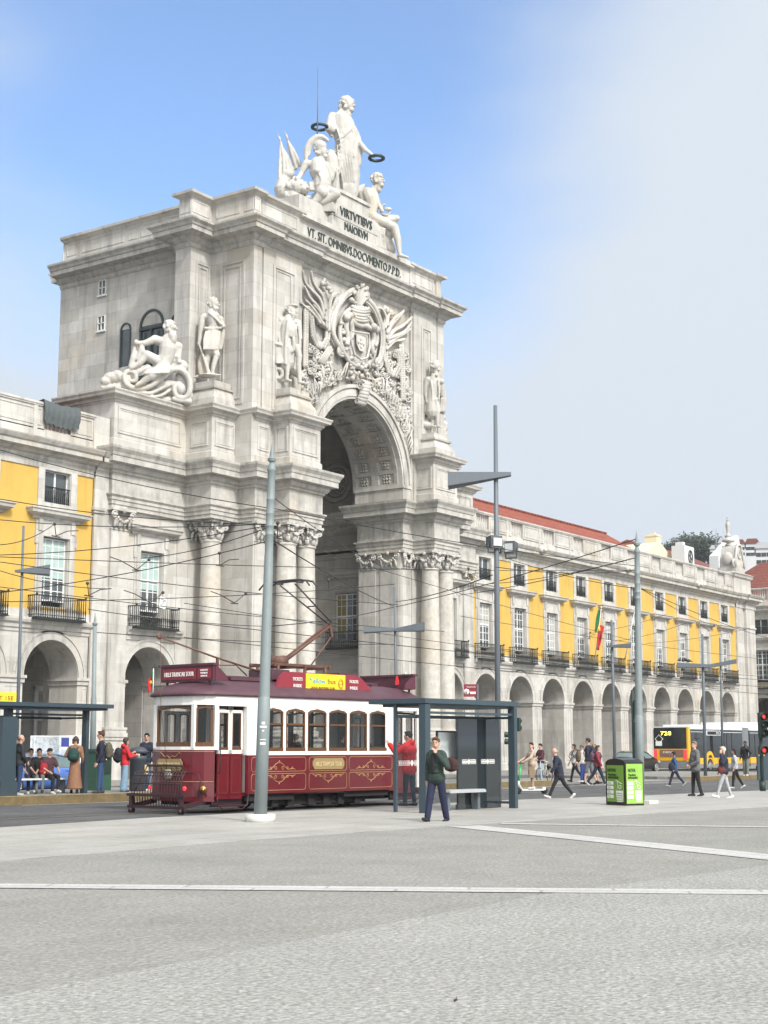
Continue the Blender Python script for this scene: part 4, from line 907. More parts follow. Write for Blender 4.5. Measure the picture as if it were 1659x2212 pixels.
for i,(px,pt,pb,w_) in enumerate(((1461,1180,1206,15),(1474,1173,1206,15),(1488,1165,1206,19),(1502,1160,1206,20),(1516,1166,1206,19),(1530,1170,1208,18),(1546,1174,1210,17),(1452,1190,1208,13),(1510,1172,1212,18))):
    a=far(px,pb,420); b_=far(px,pt,420); tree(a.x,a.y,a.z-2,b_.z-a.z+2,w_*.42,('dark bushy tree on the hilltop, %s'%('first','second','third','tallest','fifth','sixth','last before the white houses','lowest, beside the cream gable','lower front one')[i]),i)
def hillhouse(px0,px1,pt,pb,dist,label,win=4,roofc=None,name='hill_house'):
    a=far(px0,pb,dist); b_=far(px1,pb,dist); c_=far(px0,pt,dist); w__=(b_-a).length; hh=c_.z-a.z
    t=thing(name,label,'house',((a.x+b_.x)/2,(a.y+b_.y)/2,a.z),math.atan2(b_.y-a.y,b_.x-a.x),'houses on the hill'); m=MB(); m.box(-w__/2,w__/2,0,10,-8,hh*.75); m.build('wall',WHT,t)
    m=MB(); m.prism([(-w__/2-.3,hh*.75),(w__/2+.3,hh*.75),(w__/2*.75,hh),(-w__/2*.75,hh)],lambda x,z:(x,-.3,z),lambda x,z:(x,10.3,z)); m.build('roof',roofc or TILE,t)
    for k in range(win):
        for j in range(2): m=MB(); x=-w__/2+w__*(k+.5)/win; z=hh*(.12+.3*j); m.box(x-.5,x+.5,-.06,.05,z,z+hh*.16); m.build('window',DK,t)
WR=flat('pale_roof',(.42,.43,.45),.8)
hillhouse(1535,1562,1178,1212,360,'pale house with a light roof low on the hill, left of the scrolled gable',3,WR)
hillhouse(1553,1583,1163,1205,390,'white gabled house high on the hill behind the stone urn',3,WR)
hillhouse(1580,1610,1166,1205,400,'long white house on the hill just right of the urn',3,TILE)
hillhouse(1612,1640,1164,1206,380,'white house with dormers on the hill near the right edge',3,TILE)
hillhouse(1634,1668,1172,1225,330,'white house on the hill cut by the right edge',3,WR)
m=MB(); a=far(1547,1210,300); b_=far(1547,1141,300); m.tube([a,a.lerp(b_,.6),b_],[.22,.16,.05],6); 
for k in range(5): q=a.lerp(b_,.35+k*.09); m.bar(q-Vector((.5,.5,0)),q+Vector((.5,.5,0)),.12)
tag(m.build('radio_mast',flat('grey_metal',(.25,.27,.29),.5)),'thin grey radio mast rising over the hillside left of the urn','mast')
# floodlit junction behind the camera side: facing blocks of the square (seen only in glass)

obj('gallery_door',bpy.data.meshes['gallery_door'],lb,(53.3,5.9,0)); obj('gallery_door',bpy.data.meshes['gallery_door'],lb,(49.9,5.9,0))
g=MB(); g.box(80.4,85.6,58.0,58.4,0,7.3); g.box(80.4,85.6,54.05,58.4,7.0,7.3); g.build('gallery_wall',RECS,arch)
obj('cross_arch',bpy.data.meshes['cross_arch'],lb,(50.85,1.9,0),PI/2)
g=MB(); g.box(56.02,56.2,54.05,58.4,0,7.3); g.build('gallery_end_wall',RECS,arch)
# ================================================================ TRAM
RED=mat('tram_crimson_paint',(.115,.0045,.011),.3,noise_=.12,nscale=2,coat=.4); RED2=mat('tram_rose_band',(.125,.026,.032),.45,noise_=.15,nscale=4)
ROOFM=mat('tram_plum_roof',(.085,.035,.05),.55,noise_=.3,nscale=3,bump=.1,bscale=8); WHP=mat('tram_ivory_paint',(.74,.73,.70),.4,noise_=.08,nscale=5); WOOD=mat('varnished_oak',(.13,.056,.02),.4,noise_=.4,nscale=12)
GOLD=flat('gold_lining',(.50,.30,.12),.5); PLUM=mat('fender_maroon_iron',(.035,.012,.016),.5,noise_=.2,nscale=8); UND=flat('under_frame_black',(.015,.013,.013),.8)
SIGNR=flat('sign_crimson',(.23,.02,.035),.5); SIGNY=flat('sign_yellow',(.80,.62,.02),.5); TXW=flat('letter_white',(.8,.8,.78),.6); TXG=flat('letter_gold',(.62,.50,.26),.5); TXB=flat('letter_blue',(.06,.38,.55),.5); TXO=flat('letter_brown',(.30,.14,.03),.5)
TGL=mat('thin_clear_glass',(.03,.035,.035),.03,alpha=.2,spec=.9)
RUST=mat('rusty_copper_steel',(.13,.06,.042),.6,noise_=.4,nscale=9)
REDL=mat('lit_red_lamp',(.6,.02,.03),.4,emit=(1,.05,.06),estr=.7)
tram=thing('tourist_tram','crimson and ivory vintage tram with plum roof, raised pantograph and sightseeing boards','tram',(26.9,25.7,-.1),R(-6))
TW=2.3
FR=[(2.2,0),(1.98,.16),(1.82,.42),(1.73,.75),(1.72,1.15),(1.73,1.55),(1.82,1.88),(1.98,2.14),(2.2,2.3)]
RE=[(12.6-u,v) for u,v in FR][::-1]
def shell(mb,line,z0,z1,t=.05,flare=0):
    """thin wall standing on a polyline, outside on the left of travel"""
    n=len(line); cu=sum(p[0] for p in line)/n; cv=1.15; O=[];I=[]
    for i,(u,v) in enumerate(line):
        a=line[max(i-1,0)];b=line[min(i+1,n-1)]; d=Vector((b[0]-a[0],b[1]-a[1])).normalized(); nn=Vector((-d.y,d.x))
        if nn.dot(Vector((u-6.3,v-cv)))<0: nn=-nn
        I.append((u-nn.x*t,v-nn.y*t)); O.append((u,v))
    vs=[(u,v,z) for z in (z0,z1) for u,v in O]+[(u,v,z) for z in (z0,z1) for u,v in I]
    f=[]
    for i in range(n-1): f+=[(i,i+1,n+i+1,n+i),(2*n+i,3*n+i,3*n+i+1,2*n+i+1),(i,2*n+i,2*n+i+1,i+1),(n+i,n+i+1,3*n+i+1,3*n+i)]
    f+=[(0,n,3*n,2*n),(n-1,3*n-1,4*n-1,2*n-1)]
    mb.add(vs,f,False)
m=MB()
shell(m,FR,.3,1.6); shell(m,RE,.3,1.6)
for v0 in (0,TW-.05): m.box(3.32,9.22,v0,v0+.05,.46,1.46); m.box(3.35,3.42,v0-.02*(v0==0),v0+.07,.46,1.46)
m.box(2.0,10.6,.1,2.2,.42,.5)
m.build('body',RED,tram)
m=MB(); shell(m,[(u+(-.004 if u<6 else .004),1.15+(v-1.15)*1.004) for u,v in FR],.42,.78,.02); shell(m,[(u+.004,1.15+(v-1.15)*1.004) for u,v in RE],.42,.78,.02); m.build('rose_band',RED2,tram)
m=MB(); 
for L_ in (FR,RE): shell(m,L_,1.6,1.68,.07); shell(m,L_,2.74,2.98,.06)
for i in (0,2,6,8):      # vestibule posts
    for L_ in (FR,RE): u,v=L_[i]; m.cbox((u+(.03 if u<6 else -.03),min(max(v,.05),2.25),2.2),.1,.11,1.12)
WX=[3.92+.848*i for i in range(6)]
for v0 in (0,TW-.06):
    m.box(3.32,9.22,v0,v0+.06,1.46,1.56); m.box(2.2,10.4,v0-.01,v0+.06,2.72,2.98); m.box(3.32,3.95,v0,v0+.06,1.56,2.72); m.box(8.87,9.25,v0,v0+.06,1.56,2.72)
    for i in range(5): m.box(WX[i]+.76,WX[i+1],v0,v0+.06,1.56,2.72)
    m.box(3.30,3.38,v0-.03,v0+.12,1.46,2.72)
    m.box(10.3,10.42,v0,v0+.06,.5,2.72); m.box(9.22,9.32,v0,v0+.3,1.46,2.72); m.box(2.18,2.32,v0,v0+.1,1.6,2.72)
for u in (3.42,9.18):     # bulkheads
    for a,b in ((.06,.75),(1.55,2.24)): m.box(u-.03,u+.03,a,b,.5,1.7)
    for a,b in ((.06,.2),(.65,.8),(1.5,1.65),(2.1,2.24)): m.box(u-.03,u+.03,a,b,1.7,2.9)
m.box(2.3,10.3,.08,2.22,2.93,2.96)
m.build('ivory_upper_body',WHP,tram)
# roof
m=MB(); OUT=[(u-.08,v*1.0) for u,v in FR]; OUT=[(1.15*0+u,1.15+(v-1.15)*1.045) for u,v in OUT]; OUT=OUT+[(12.6-u,v) for u,v in OUT[::-1]]
rings=[]
for s_,z in ((1.0,2.97),(1.02,3.0),(1.0,3.06),(.93,3.15),(.8,3.27),(.6,3.38),(.35,3.44),(.1,3.46)):
    rings.append([((3.5+(u-3.5)*s_) if u<6 else (9.1+(u-9.1)*s_),1.15+(v-1.15)*s_,z) for u,v in OUT])
n=len(OUT); m.add([p for r_ in rings for p in r_],[(i*n+k,i*n+(k+1)%n,(i+1)*n+(k+1)%n,(i+1)*n+k) for i in range(len(rings)-1) for k in range(n)]+[tuple(range(n-1,-1,-1)),tuple(range((len(rings)-1)*n,len(rings)*n))],True)
m.build('roof',ROOFM,tram)
m=MB()
for i in range(1,8,2):
    u,v=FR[i]; m.tube([(u+.05,v,3.08),(u+.25,1.15+(v-1.15)*.8,3.2),(u+.6,1.15+(v-1.15)*.6,3.33)],.018,5)
m.tube([(u,1.15+(v-1.15)*1.05,3.02) for u,v in FR],.03,6); m.tube([(u,1.15+(v-1.15)*1.05,3.02) for u,v in RE],.03,6)
for i in range(7): m.bar((9.9-.12*i,.25,3.22),(9.9-.12*i,.9,3.4),.03,.05)
m.box(2.6,9.6,.95,1.35,3.44,3.56); m.box(3.2,4.6,.5,1.8,3.42,3.5)
for i in range(16): m.bar((3.3+i*.38,.62,3.46),(3.3+i*.38,1.68,3.46),.05,.05)
m.box(4.9,5.6,.7,1.6,3.5,3.78); m.box(7.7,8.5,.75,1.55,3.5,3.78); m.build('roof_fittings',ROOFM,tram)
# side windows with wooden sashes
fm=MB()
def sash(mb,x0,x1,z0,z1,y,mid=None,ar=.07,w=.05,d=.05):
    mb.box(x0,x0+w,y,y+d,z0,z1-ar); mb.box(x1-w,x1,y,y+d,z0,z1-ar); mb.box(x0,x1,y-.015,y+d,z0,z0+w*1.9)
    n=8; P=[(x0+(x1-x0)*i/n,z1-ar+ar*sin(PI*i/n)) for i in range(n+1)]
    mb.add([(x,y_,z) for y_ in (y,y+d) for x,z in P]+[(x,y_,z-w) for y_ in (y,y+d) for x,z in P],[(i,i+1,2*(n+1)+i+1,2*(n+1)+i) for i in range(n)]+[(n+1+i,3*(n+1)+i,3*(n+1)+i+1,n+2+i) for i in range(n)]+[(2*n+2+i,2*n+3+i,3*n+4+i,3*n+3+i) for i in range(n)])
    if mid: mb.box(x0,x1,y,y+d,mid-.02,mid+.03)
sash(fm,0,.76,1.56,2.68,.012,2.27); fmm=fm.build('window',WOOD,mesh_only=True); gm=MB().box(.03,.73,.035,.04,1.62,2.66).build('pane',TGL,mesh_only=True)
fa=MB(); fa.prism([(0,2.6),(.1,2.66),(.38,2.70),(.66,2.66),(.76,2.6),(.76,2.73),(0,2.73)],lambda x,z:(x,.004,z),lambda x,z:(x,.055,z)); fam=fa.build('window_arch',WHP,mesh_only=True)
for u in WX:
    o=obj('window',fmm,tram,(u,0,0)); obj('pane',gm,o); obj('window_arch',fam,o)
    o=obj('window',fmm,tram,(u+.76,TW,0),PI); obj('pane',gm,o); 
# front windows on the facets
def facet(i,j,L_,nm='front_window'):
    a=Vector((*L_[i],0));b=Vector((*L_[j],0)); d=b-a; L=d.length; 
    q=MB(); sash(q,.06,L-.06,1.68,2.72,0,None,.06,.06,.05); o=q.build(nm,WOOD,tram,loc=(a.x,a.y,0),rz=math.atan2(d.y,d.x)); 
    g=MB().box(.1,L-.1,.03,.035,1.74,2.7); g.build('pane',TGL,o)
for L_ in (FR,RE): facet(2,0,L_) if L_ is FR else facet(0,2,L_); facet(6,2,L_); facet(8,6,L_)
# folding doors
def door(u0,v,rz,par):
    o_=MB(); W_=.46
    for k in (0,1):
        x0=.01+k*W_; x1=x0+W_-.02; o_.box(x0,x1,0,.04,.35,1.5)
    do=o_.build('door',RED,par,loc=(u0,v,0),rz=rz)
    o_=MB()
    for k in (0,1):
        x0=.01+k*W_; x1=x0+W_-.02
        for a,b in ((x0,x0+.06),(x1-.06,x1)): o_.box(a,b,-.004,.044,1.5,2.62)
        o_.box(x0,x1,-.004,.044,1.5,1.6); o_.box(x0,x1,-.004,.044,2.55,2.62)
    o_.build('door_upper_frame',WHP,do)
    o_=MB()
    for k in (0,1):
        x0=.07+k*W_; x1=x0+W_-.14; sash(o_,x0,x1,1.6,2.56,.0,None,.03,.035,.04)
        for a,b,c_,d_ in ((x0,x0+.012,.5,1.4),(x1-.012,x1,.5,1.4),(x0,x1,.5,.512),(x0,x1,1.388,1.4)): o_.box(a,b,-.006,.01,c_,d_)
    o_.build('door_sash',WOOD,do); MB().box(.1,.9,.02,.024,1.62,2.54).build('pane',TGL,do)
door(2.36,.1,0,tram); door(9.36,.1,0,tram); door(3.3,TW-.1,PI,tram); door(10.3,TW-.1,PI,tram)
m=MB(); m.tube([(2.34,-.02,1.0),(2.34,-.05,1.05),(2.34,-.05,2.15),(2.34,-.02,2.2)],.016,6); m.tube([(9.33,-.02,1.0),(9.33,-.05,1.05),(9.33,-.05,2.15),(9.33,-.02,2.2)],.016,6); m.build('handrail',IRON,tram)
# boards and lettering
def plane_side(u,z,y=-.0): return frameM((u,y,z),(1,0,0),(0,0,1))
def text(par,s_,M,h,w,mt,name='lettering',d=.012): 
    b=MB(); text_mb(b,s_,M,h,d,w=w); return b.build(name,mt,par,recalc=False)
BD=[(4.62,3.10),(4.62,3.3),(4.75,3.55),(4.95,3.70),(7.75,3.70),(8.1,3.6),(8.5,3.3),(8.55,3.12)]
sb=MB(); sb.prism(BD,lambda u,z:(u,.22,z),lambda u,z:(u,.30,z)); sgn=sb.build('roof_signboard',SIGNR,tram)
sb=MB(); sb.box(5.75,7.35,.20,.22,3.16,3.68); sb.build('yellow_panel',SIGNY,sgn)
Y_=.198
text(sgn,'Yellow',plane_side(6.2,3.42,Y_),.15,.66,TXB); text(sgn,'bus',plane_side(6.78,3.42,Y_),.15,.32,TXO); text(sgn,'OFFICIAL SIGHTSEEING TOURS',plane_side(6.42,3.27,Y_),.06,.98,TXO)
b=MB(); b.torus((7.16,Y_,3.43),.1,.012,(0,1,0),20,5,sz=1.3); b.torus((7.16,Y_,3.43),.07,.008,(0,1,0),20,5,sz=1.3); b.bar((7.08,Y_,3.43),(7.24,Y_,3.43),.03,.01); b.bar((7.2,Y_,3.33),(7.24,Y_,3.22),.02,.01); b.build('round_emblem',TXO,sgn)
Y2=.214
for u in (5.42,7.72): text(sgn,'TICKETS',plane_side(u,3.47,Y2),.09,.38,TXW); text(sgn,'INSIDE',plane_side(u,3.29,Y2),.09,.32,TXW)
for u in (4.95,8.25):
    b=MB()
    for k in range(3): b.box(u-.17,u+.17,Y2-.003,Y2+.01,3.18+.045*k,3.187+.045*k)
    b.build('small_print_lines',TXW,sgn)
def headboard(u,sgn_):
    h_=MB(); h_.box(u-.06,u+.06,.1,2.15,3.36,3.78); h_.box(u-.1,u+.1,.06,2.2,3.76,3.82); h_.prism([(0,3.36),(sgn_*.45,3.36),(sgn_*.4,3.5),(0,3.8)],lambda x,z:(u+x,.08,z),lambda x,z:(u+x,.14,z)); h_.prism([(0,3.36),(sgn_*.45,3.36),(sgn_*.4,3.5),(0,3.8)],lambda x,z:(u+x,2.1,z),lambda x,z:(u+x,2.16,z))
    for v in (.3,1.95): h_.bar((u,v,3.1),(u,v,3.4),.05)
    return h_.build('destination_board',PLUM if False else mat('board_plum',(.09,.02,.035),.5,noise_=.15),tram)
hb=headboard(2.25,1)
M1=frameM((2.17,1.38,3.47),(0,-1,0),(0,0,1))
q=MB(); q.box(2.172,2.19,.75,2.05,3.42,3.7); q.box(2.172,2.19,.18,.68,3.42,3.7); q.build('red_panel',SIGNR,hb)
text(hb,'HILLS TRAMCAR TOUR',frameM((2.168,1.4,3.50),(0,-1,0),(0,0,1)),.12,1.15,TXW); 
for k,s_ in enumerate(('LISBON','PREMIUM','TRAMCAR')): text(hb,s_,frameM((2.168,.43,3.62-.075*k),(0,-1,0),(0,0,1)),.045,.26,TXW)
hb2=headboard(10.3,-1)
def plate(par,M,w=1.28,h=.3):
    b=MB(M); P=[(-w/2+.08,-h/2),(w/2-.08,-h/2),(w/2,-h/6),(w/2,h/6),(w/2-.08,h/2),(-w/2+.08,h/2),(-w/2,h/6),(-w/2,-h/6)]
    b.prism(P,lambda x,y:(x,y,.002),lambda x,y:(x,y,.02)); p_=b.build('name_plate',flat('brass_plate',(.30,.22,.10),.5),par)
    text(p_,'HILLS TRAMCAR TOUR',M@Matrix.Translation((0,-.07,.02)),.13,w*.82,TXG)
plate(tram,plane_side(6.45,1.22,0))
MF=frameM((1.775,.62,1.25),(-.16+.0,-1,0),(0,0,1)); 
def facetM(u,v,z,ang): return frameM((u,v,z),(cos(ang),sin(ang),0),(0,0,1))
plate(tram,facetM(1.70,1.15,1.22,-PI/2),1.0)
# gold lining and scrollwork
g=MB()
def rect(x0,x1,z0,z1,y=-.006,t=.012,c=.06):
    P=[(x0+c,z0),(x1-c,z0),(x1-c*.4,z0+c*.4),(x1,z0+c),(x1,z1-c),(x1-c*.4,z1-c*.4),(x1-c,z1),(x0+c,z1),(x0+c*.4,z1-c*.4),(x0,z1-c),(x0,z0+c),(x0+c*.4,z0+c*.4),(x0+c,z0)]
    g.tube([(x,y,z) for x,z in P],t/2,4)
def scroll(xc,z,s_,y=-.008,w=.62):
    for d in (-1,1):
        g.tube([(xc+d*w*t,y,z+s_*(.2*(1-t)**1.6+.03*sin(t*9))) for t in [i/12 for i in range(13)]],.008,4)
        for q,r_ in ((.22,.06),(.5,.045),(.8,.035)):
            g.tube([(xc+d*(w*q+r_*(1-i/16)*cos(i*.6)),y,z+s_*(.05+r_*(1-i/16)*sin(i*.6))) for i in range(13)],.007,4)
    g.ell((xc,y,z+s_*.235),.022,n=6,m=4)
for x0,x1 in ((3.5,5.55),(5.68,7.2),(7.3,9.15)):
    rect(x0,x1,1.03,1.4); rect(x0,x1,.54,.97); xc=(x0+x1)/2; 
    if not 6<xc<7: scroll(xc,1.06,1)
    scroll(xc,.95,-1)
g.build('gold_scrollwork',GOLD,tram)
g=MB(); ff=[(1.965+.005,.15),(1.80,.41),(1.712,.74)]
g.tube([(u-.02,v,1.56) for u,v in FR],.007,4); g.tube([(u-.02,v,.80) for u,v in FR],.007,4)
for d in (-1,1): g.tube([(1.70,1.15+d*.4*t,1.5-.12*(1-t)**1.5+.03*sin(t*9)) for t in [i/12 for i in range(13)]],.007,4)
g.build('gold_front_lining',GOLD,tram)
m=MB(); m.tube([(1.95,.15,.6),(1.88,.08,.6)],[.11,.1],16); m.ell((1.88,.07,.6),(.05,.05,.05)); m.build('brass_bell',flat('polished_brass',(.45,.26,.1),.3,metal=1),tram)
for v in (.52,1.85): m=MB(); m.ell((1.66,v,.63),(.04,.06,.06)); m.build('marker_lamp',REDL,tram)
m=MB(); m.tube([(1.62,1.15,.98),(1.72,1.15,.98)],[.13,.13],16); m.build('headlamp',flat('lamp_glass_pale',(.6,.58,.5),.2),tram)
# lifeguard basket at the front
m=MB()
for i in range(19):
    v=.2+1.9*i/18
    m.tube([(1.62,v,1.0),(1.5,v,1.06),(1.38,v,1.04),(1.30,v,.92),(1.27,v,.7),(1.26,v,.45),(1.28,v,.2)],.013,5)
for z,u in ((.46,1.24),(.16,1.27)): m.box(u-.03,u+.04,.05,2.25,z-.035,z+.035)
m.tube([(1.6,.55,1.2),(1.6,1.9,1.2)],.03,6); m.tube([(1.3,.2,.95),(1.3,2.1,.95)],.012,5); m.tube([(1.27,.2,.75),(1.27,2.1,.75)],.014,5)
for v in (.5,1.9): m.tube([(1.6,v,1.2),(1.3,v-.2*(1 if v<1 else -1),.45)],.016,5)
for v in (.2,2.1): m.box(1.22,1.32,v-.05,v+.05,.0,.5); m.tube([(1.27,v-.05,.07),(1.27,v+.05,.07)],.08,12); m.bar((1.3,v,.18),(2.1,v,.3),.05,.12)
for i in range(6): m.tube([(1.62,.6+.2*i,1.2),(1.66,.6+.2*i,1.0)],.012,4)
m.tube([(1.62,.3,1.04),(1.75,.1,.98),(1.78,.06,.8),(1.72,.06,.42)],.014,5)
m.build('front_fender',PLUM,tram)
# running gear
m=MB(); m.box(3.3,9.2,.35,1.95,.2,.48); m.box(3.4,5.2,.1,.25,.28,.46); m.box(7.2,9.1,.1,.3,.3,.46); m.box(4.3,8.3,.28,.42,.14,.32)
for u in (4.6,5.2,6.0,6.6,7.2,7.9): m.box(u-.12,u+.12,.2,.5,.1,.42)
m.box(2.0,3.2,.5,1.8,.2,.45); m.box(9.4,10.5,.5,1.8,.2,.45); m.build('underframe',UND,tram)
for u in (5.0,7.6):
    for v in (.42,1.78): w_=MB(); w_.tube([(u,v,.33),(u,v+.1,.33)],[.33,.33],24); w_.tube([(u,v-.03,.33),(u,v+.02,.33)],[.12,.12],12); w_.build('wheel',UND,tram)
for u0 in (2.3,9.3):
    m=MB(); m.box(u0,u0+1.05,-.02,.28,.16,.2); m.tube([(u0+.02,-.02,.45),(u0-.02,-.02,.3),(u0+.04,-.02,.18),(u0+.2,-.02,.1),(u0+.9,-.02,.1),(u0+1.05,-.02,.2),(u0+1.08,-.02,.45)],.016,6); m.box(u0,u0+1.05,.2,.24,.2,.44); m.build('step',PLUM,tram)
# pantograph
m=MB()
for v in (.75,1.55): m.bar((4.9,v,3.93),(7.3,v,3.93),.06,.07)
for u in (5.0,6.2,7.2): m.bar((u,.65,3.9),(u,1.65,3.9),.07,.08); 
for u in (5.2,7.1):
    for v in (.75,1.55): m.tube([(u,v,3.55),(u,v,3.9)],[.05,.05],8)
m.tube([(5.55,.85,4.02),(5.55,1.45,4.02)],[.17,.17],14); m.bar((5.8,1.15,4.0),(7.5,1.15,5.05),.1,.12) if False else m.tube([(5.75,1.15,4.0),(7.72,1.15,5.15)],[.06,.05],8)
m.tube([(5.85,1.15,4.12),(7.72,1.15,5.26)],[.035,.03],6)
m.tube([(6.9,1.15,3.95),(7.8,1.15,4.86)],[.022,.022],6); m.bar((7.8,1.15,4.84),(7.68,1.15,5.26),.07,.08)
m.build('pantograph_frame',RUST,tram)
m=MB()
for v in (.85,1.45): m.tube([(7.7,1.15+(v-1.15)*.3,5.22),(6.6,v,6.2)] if False else [(7.7,v*.3+1.15*.7,5.24),(5.95,v,6.22)],.025,6)
m.tube([(7.0,.95,5.68),(7.0,1.35,5.68)],.02,5)
for du in (0,.28): m.tube([(5.8+du,.15,6.12),(5.82+du,.3,6.26),(5.85+du,.6,6.32),(5.85+du,1.15,6.33),(5.85+du,1.7,6.32),(5.82+du,2.0,6.26),(5.8+du,2.15,6.12)],.028,6)
m.bar((5.85,.75,6.28),(6.15,.75,6.28),.06); m.bar((5.85,1.55,6.28),(6.15,1.55,6.28),.06); m.build('pantograph_head',flat('dark_steel',(.05,.045,.045),.5),tram)
m=MB(); m.tube([(4.9,1.15,3.72),(3.2,1.15,4.05),(1.27,1.15,4.48)],[.03,.027,.022],6); m.ell((1.25,1.15,4.5),(.09,.05,.09)); m.bar((3.3,1.15,3.5),(3.3,1.15,4.02),.06); m.tube([(2.9,1.15,3.82),(4.0,1.15,3.86),(4.4,1.15,3.6)],.02,5)
m.tube([(1.3,1.15,4.45),(1.35,1.15,2.8),(1.6,1.15,1.22)],.008,4); m.build('trolley_pole',RUST,tram)
for nm,u,v,z in (('sun_visor',0,0,0),): pass
FG=flat('flag_green',(.02,.16,.06),.8); FRD=flat('flag_red',(.5,.02,.03),.8); FY=flat('flag_yellow',(.7,.5,.05),.8)
def portugal_flag(name,label,O,w_,h_,d,droop,pole,group,rz=0,polem=None):
    """green and red ensign hanging from a staff; d horizontal direction of the fly"""
    t=thing(name,label,'flag',O,0,group); d=Vector(d).normalized(); s_=Vector((-d.y,d.x,0))
    P=MB(); P.tube([(0,0,-pole[0]),(pole[2],0,pole[1])],[.02,.015],6); P.build('staff',polem or WHITEP,t)
    nu,nv=14,6
    def pt(i,j):
        a=i/nu; b=j/nv; drop=droop*a; return d*(w_*a*(1-.55*droop/max(h_,.1)*.5))+s_*(.09*h_*sin(a*9+b*2))+Vector((0,0,-h_*b*(1-.1*a)-drop))+Vector((pole[2]*.9,0,pole[1]*.96))
    for nm,i0,i1,mt in (('green_field',0,6,FG),('red_field',6,14,FRD)):
        q=MB(); V=[pt(i,j) for i in range(i0,i1+1) for j in range(nv+1)]; F=[(a*(nv+1)+b,(a+1)*(nv+1)+b,(a+1)*(nv+1)+b+1,a*(nv+1)+b+1) for a in range(i1-i0) for b in range(nv)]
        q.add(V,F,True); q.build(nm,mt,t)
    q=MB(); q.ell(pt(6,3),(.14*h_,.14*h_,.14*h_)); q.build('emblem',FY,t)
    return t
TM=Matrix.Translation((26.9,25.7,-.1))@Matrix.Rotation(R(-6),4,'Z')
p=TM@Vector((1.85,2.05,3.0)); portugal_flag('tram_flag','small flag hanging limp at the front corner of the tram roof',p,.2,.42,(-.3,1,0),.32,(.0,.72,0),'tram flags')
p=TM@Vector((10.35,.6,3.15)); portugal_flag('tram_flag','small flag flying tilted at the rear of the tram roof',p,.42,.3,(-1,.3,0),.1,(.0,.75,.18),'tram flags')
# ================================================================ BUSES AND CARS
BY=mat('bus_yellow_paint',(.72,.40,.01),.35,noise_=.06,coat=.3); BW=mat('bus_white_paint',(.68,.70,.72),.35,noise_=.06); BG=mat('bus_dark_glass',(.02,.023,.026),.08,noise_=.3,nscale=.8); BGR=mat('bus_grey_skirt',(.20,.20,.21),.5,noise_=.1); TYRE=flat('tyre_rubber',(.02,.02,.02),.85); BEL=flat('grey_bellows',(.22,.24,.26),.8); BLK=flat('gloss_black',(.012,.013,.014),.3)
LEDY=mat('lit_amber_led',(.9,.8,.1),.4,emit=(1,.85,.1),estr=2.0)
bus=thing('articulated_bus','yellow white and black articulated city bus, route 728, seen from its rear corner','bus',(93.0,40.2,-.1))
m=MB()
for x0,x1 in ((0,9.6),(11.0,17.5)):
    m.box(x0+.05,x1,.0,2.5,.35,.95)
m.build('lower_body',BY,bus)
m=MB(); m.box(.02,9.6,-.01,2.51,.3,.55); m.box(11.0,17.5,-.01,2.51,.3,.55); m.box(-.06,.1,.05,2.45,.32,.75); m.build('skirt',BGR,bus)
m=MB(); m.box(.03,9.6,.02,2.48,.95,2.85); m.box(11.0,17.5,.02,2.48,.95,2.85); m.box(-.04,.06,.12,2.42,1.55,2.95); m.build('glazed_band',BG,bus)
m=MB(); m.box(.15,9.65,.03,2.47,2.85,3.02); m.box(10.95,17.5,.03,2.47,2.85,3.02); m.box(1.0,6,.3,2.2,3.0,3.16); m.box(7.5,16,.25,2.25,3.0,3.4); m.box(11,17,.3,2.2,3.3,3.45); m.build('roof',BW,bus)
m=MB(); 
for x in (9.6,9.83,10.06,10.29,10.52,10.75): m.box(x,x+.12,.06,2.44,.5,3.05); m.box(x+.12,x+.23,.1,2.4,.52,3.0)
m.build('bellows',BEL,bus)
m=MB(); m.box(-.03,.35,-.015,.10,.9,3.0); m.box(-.045,.05,.05,.28,.9,1.0); m.box(-.05,.03,.1,2.4,.78,1.55)
def arch_trim(mb,x):
    for i in range(14):
        a=PI*i/13; 
    P=[(x+(.78)*cos(PI*i/14),.45+.95*sin(PI*i/14)) for i in range(15)]; Q=[(x+.55*cos(PI*i/14),.45+.7*sin(PI*i/14)) for i in range(15)]
    mb.add([(a,-.02,b) for a,b in P]+[(a,-.02,b) for a,b in Q]+[(a,.02,b) for a,b in P]+[(a,.02,b) for a,b in Q],[(i,i+1,16+i,15+i) for i in range(14)]+[(i,30+i,31+i,i+1) for i in range(14)])
m.build('rear_trim',BY,bus)
for x in (3.6,13.2): m=MB(); arch_trim(m,x); m.build('wheel_arch',BY,bus)
for x in (3.6,13.2):
    w_=MB(); w_.tube([(x,-.005,.4),(x,.3,.4)],[.5,.5],24); wo_=w_.build('wheel',TYRE,bus); w_=MB(); w_.tube([(x,-.03,.4),(x,.02,.4)],[.26,.28],18); w_.build('hub',BGR,wo_)
m=MB()
for z in (2.66,): m.box(.5,9.5,-.0,.03,z,z+.03); m.box(11,17.4,0,.03,z,z+.03)
m.box(3.1,5.5,-.02,.03,2.45,2.78); m.build('white_line_and_sign',BW,bus)
m=MB(); m.box(3.2,5.4,-.03,.0,2.5,2.73); m.build('side_display',BLK,bus); text(bus,'728',frameM((4.95,-.035,2.54),(1,0,0),(0,0,1)),.15,.5,TXW)
m=MB(); 
for x in (1.4,4.2,6.2,6.7,7.6,12.0): m.box(x-.02,x+.02,-.0,.03,.98,2.6)
m.box(1.2,1.9,-.01,.01,2.2,2.28); m.build('window_joints',BLK,bus)
text(bus,'728',frameM((-.045,1.55,2.45),(0,-1,0),(0,0,1)),.26,.75,LEDY)
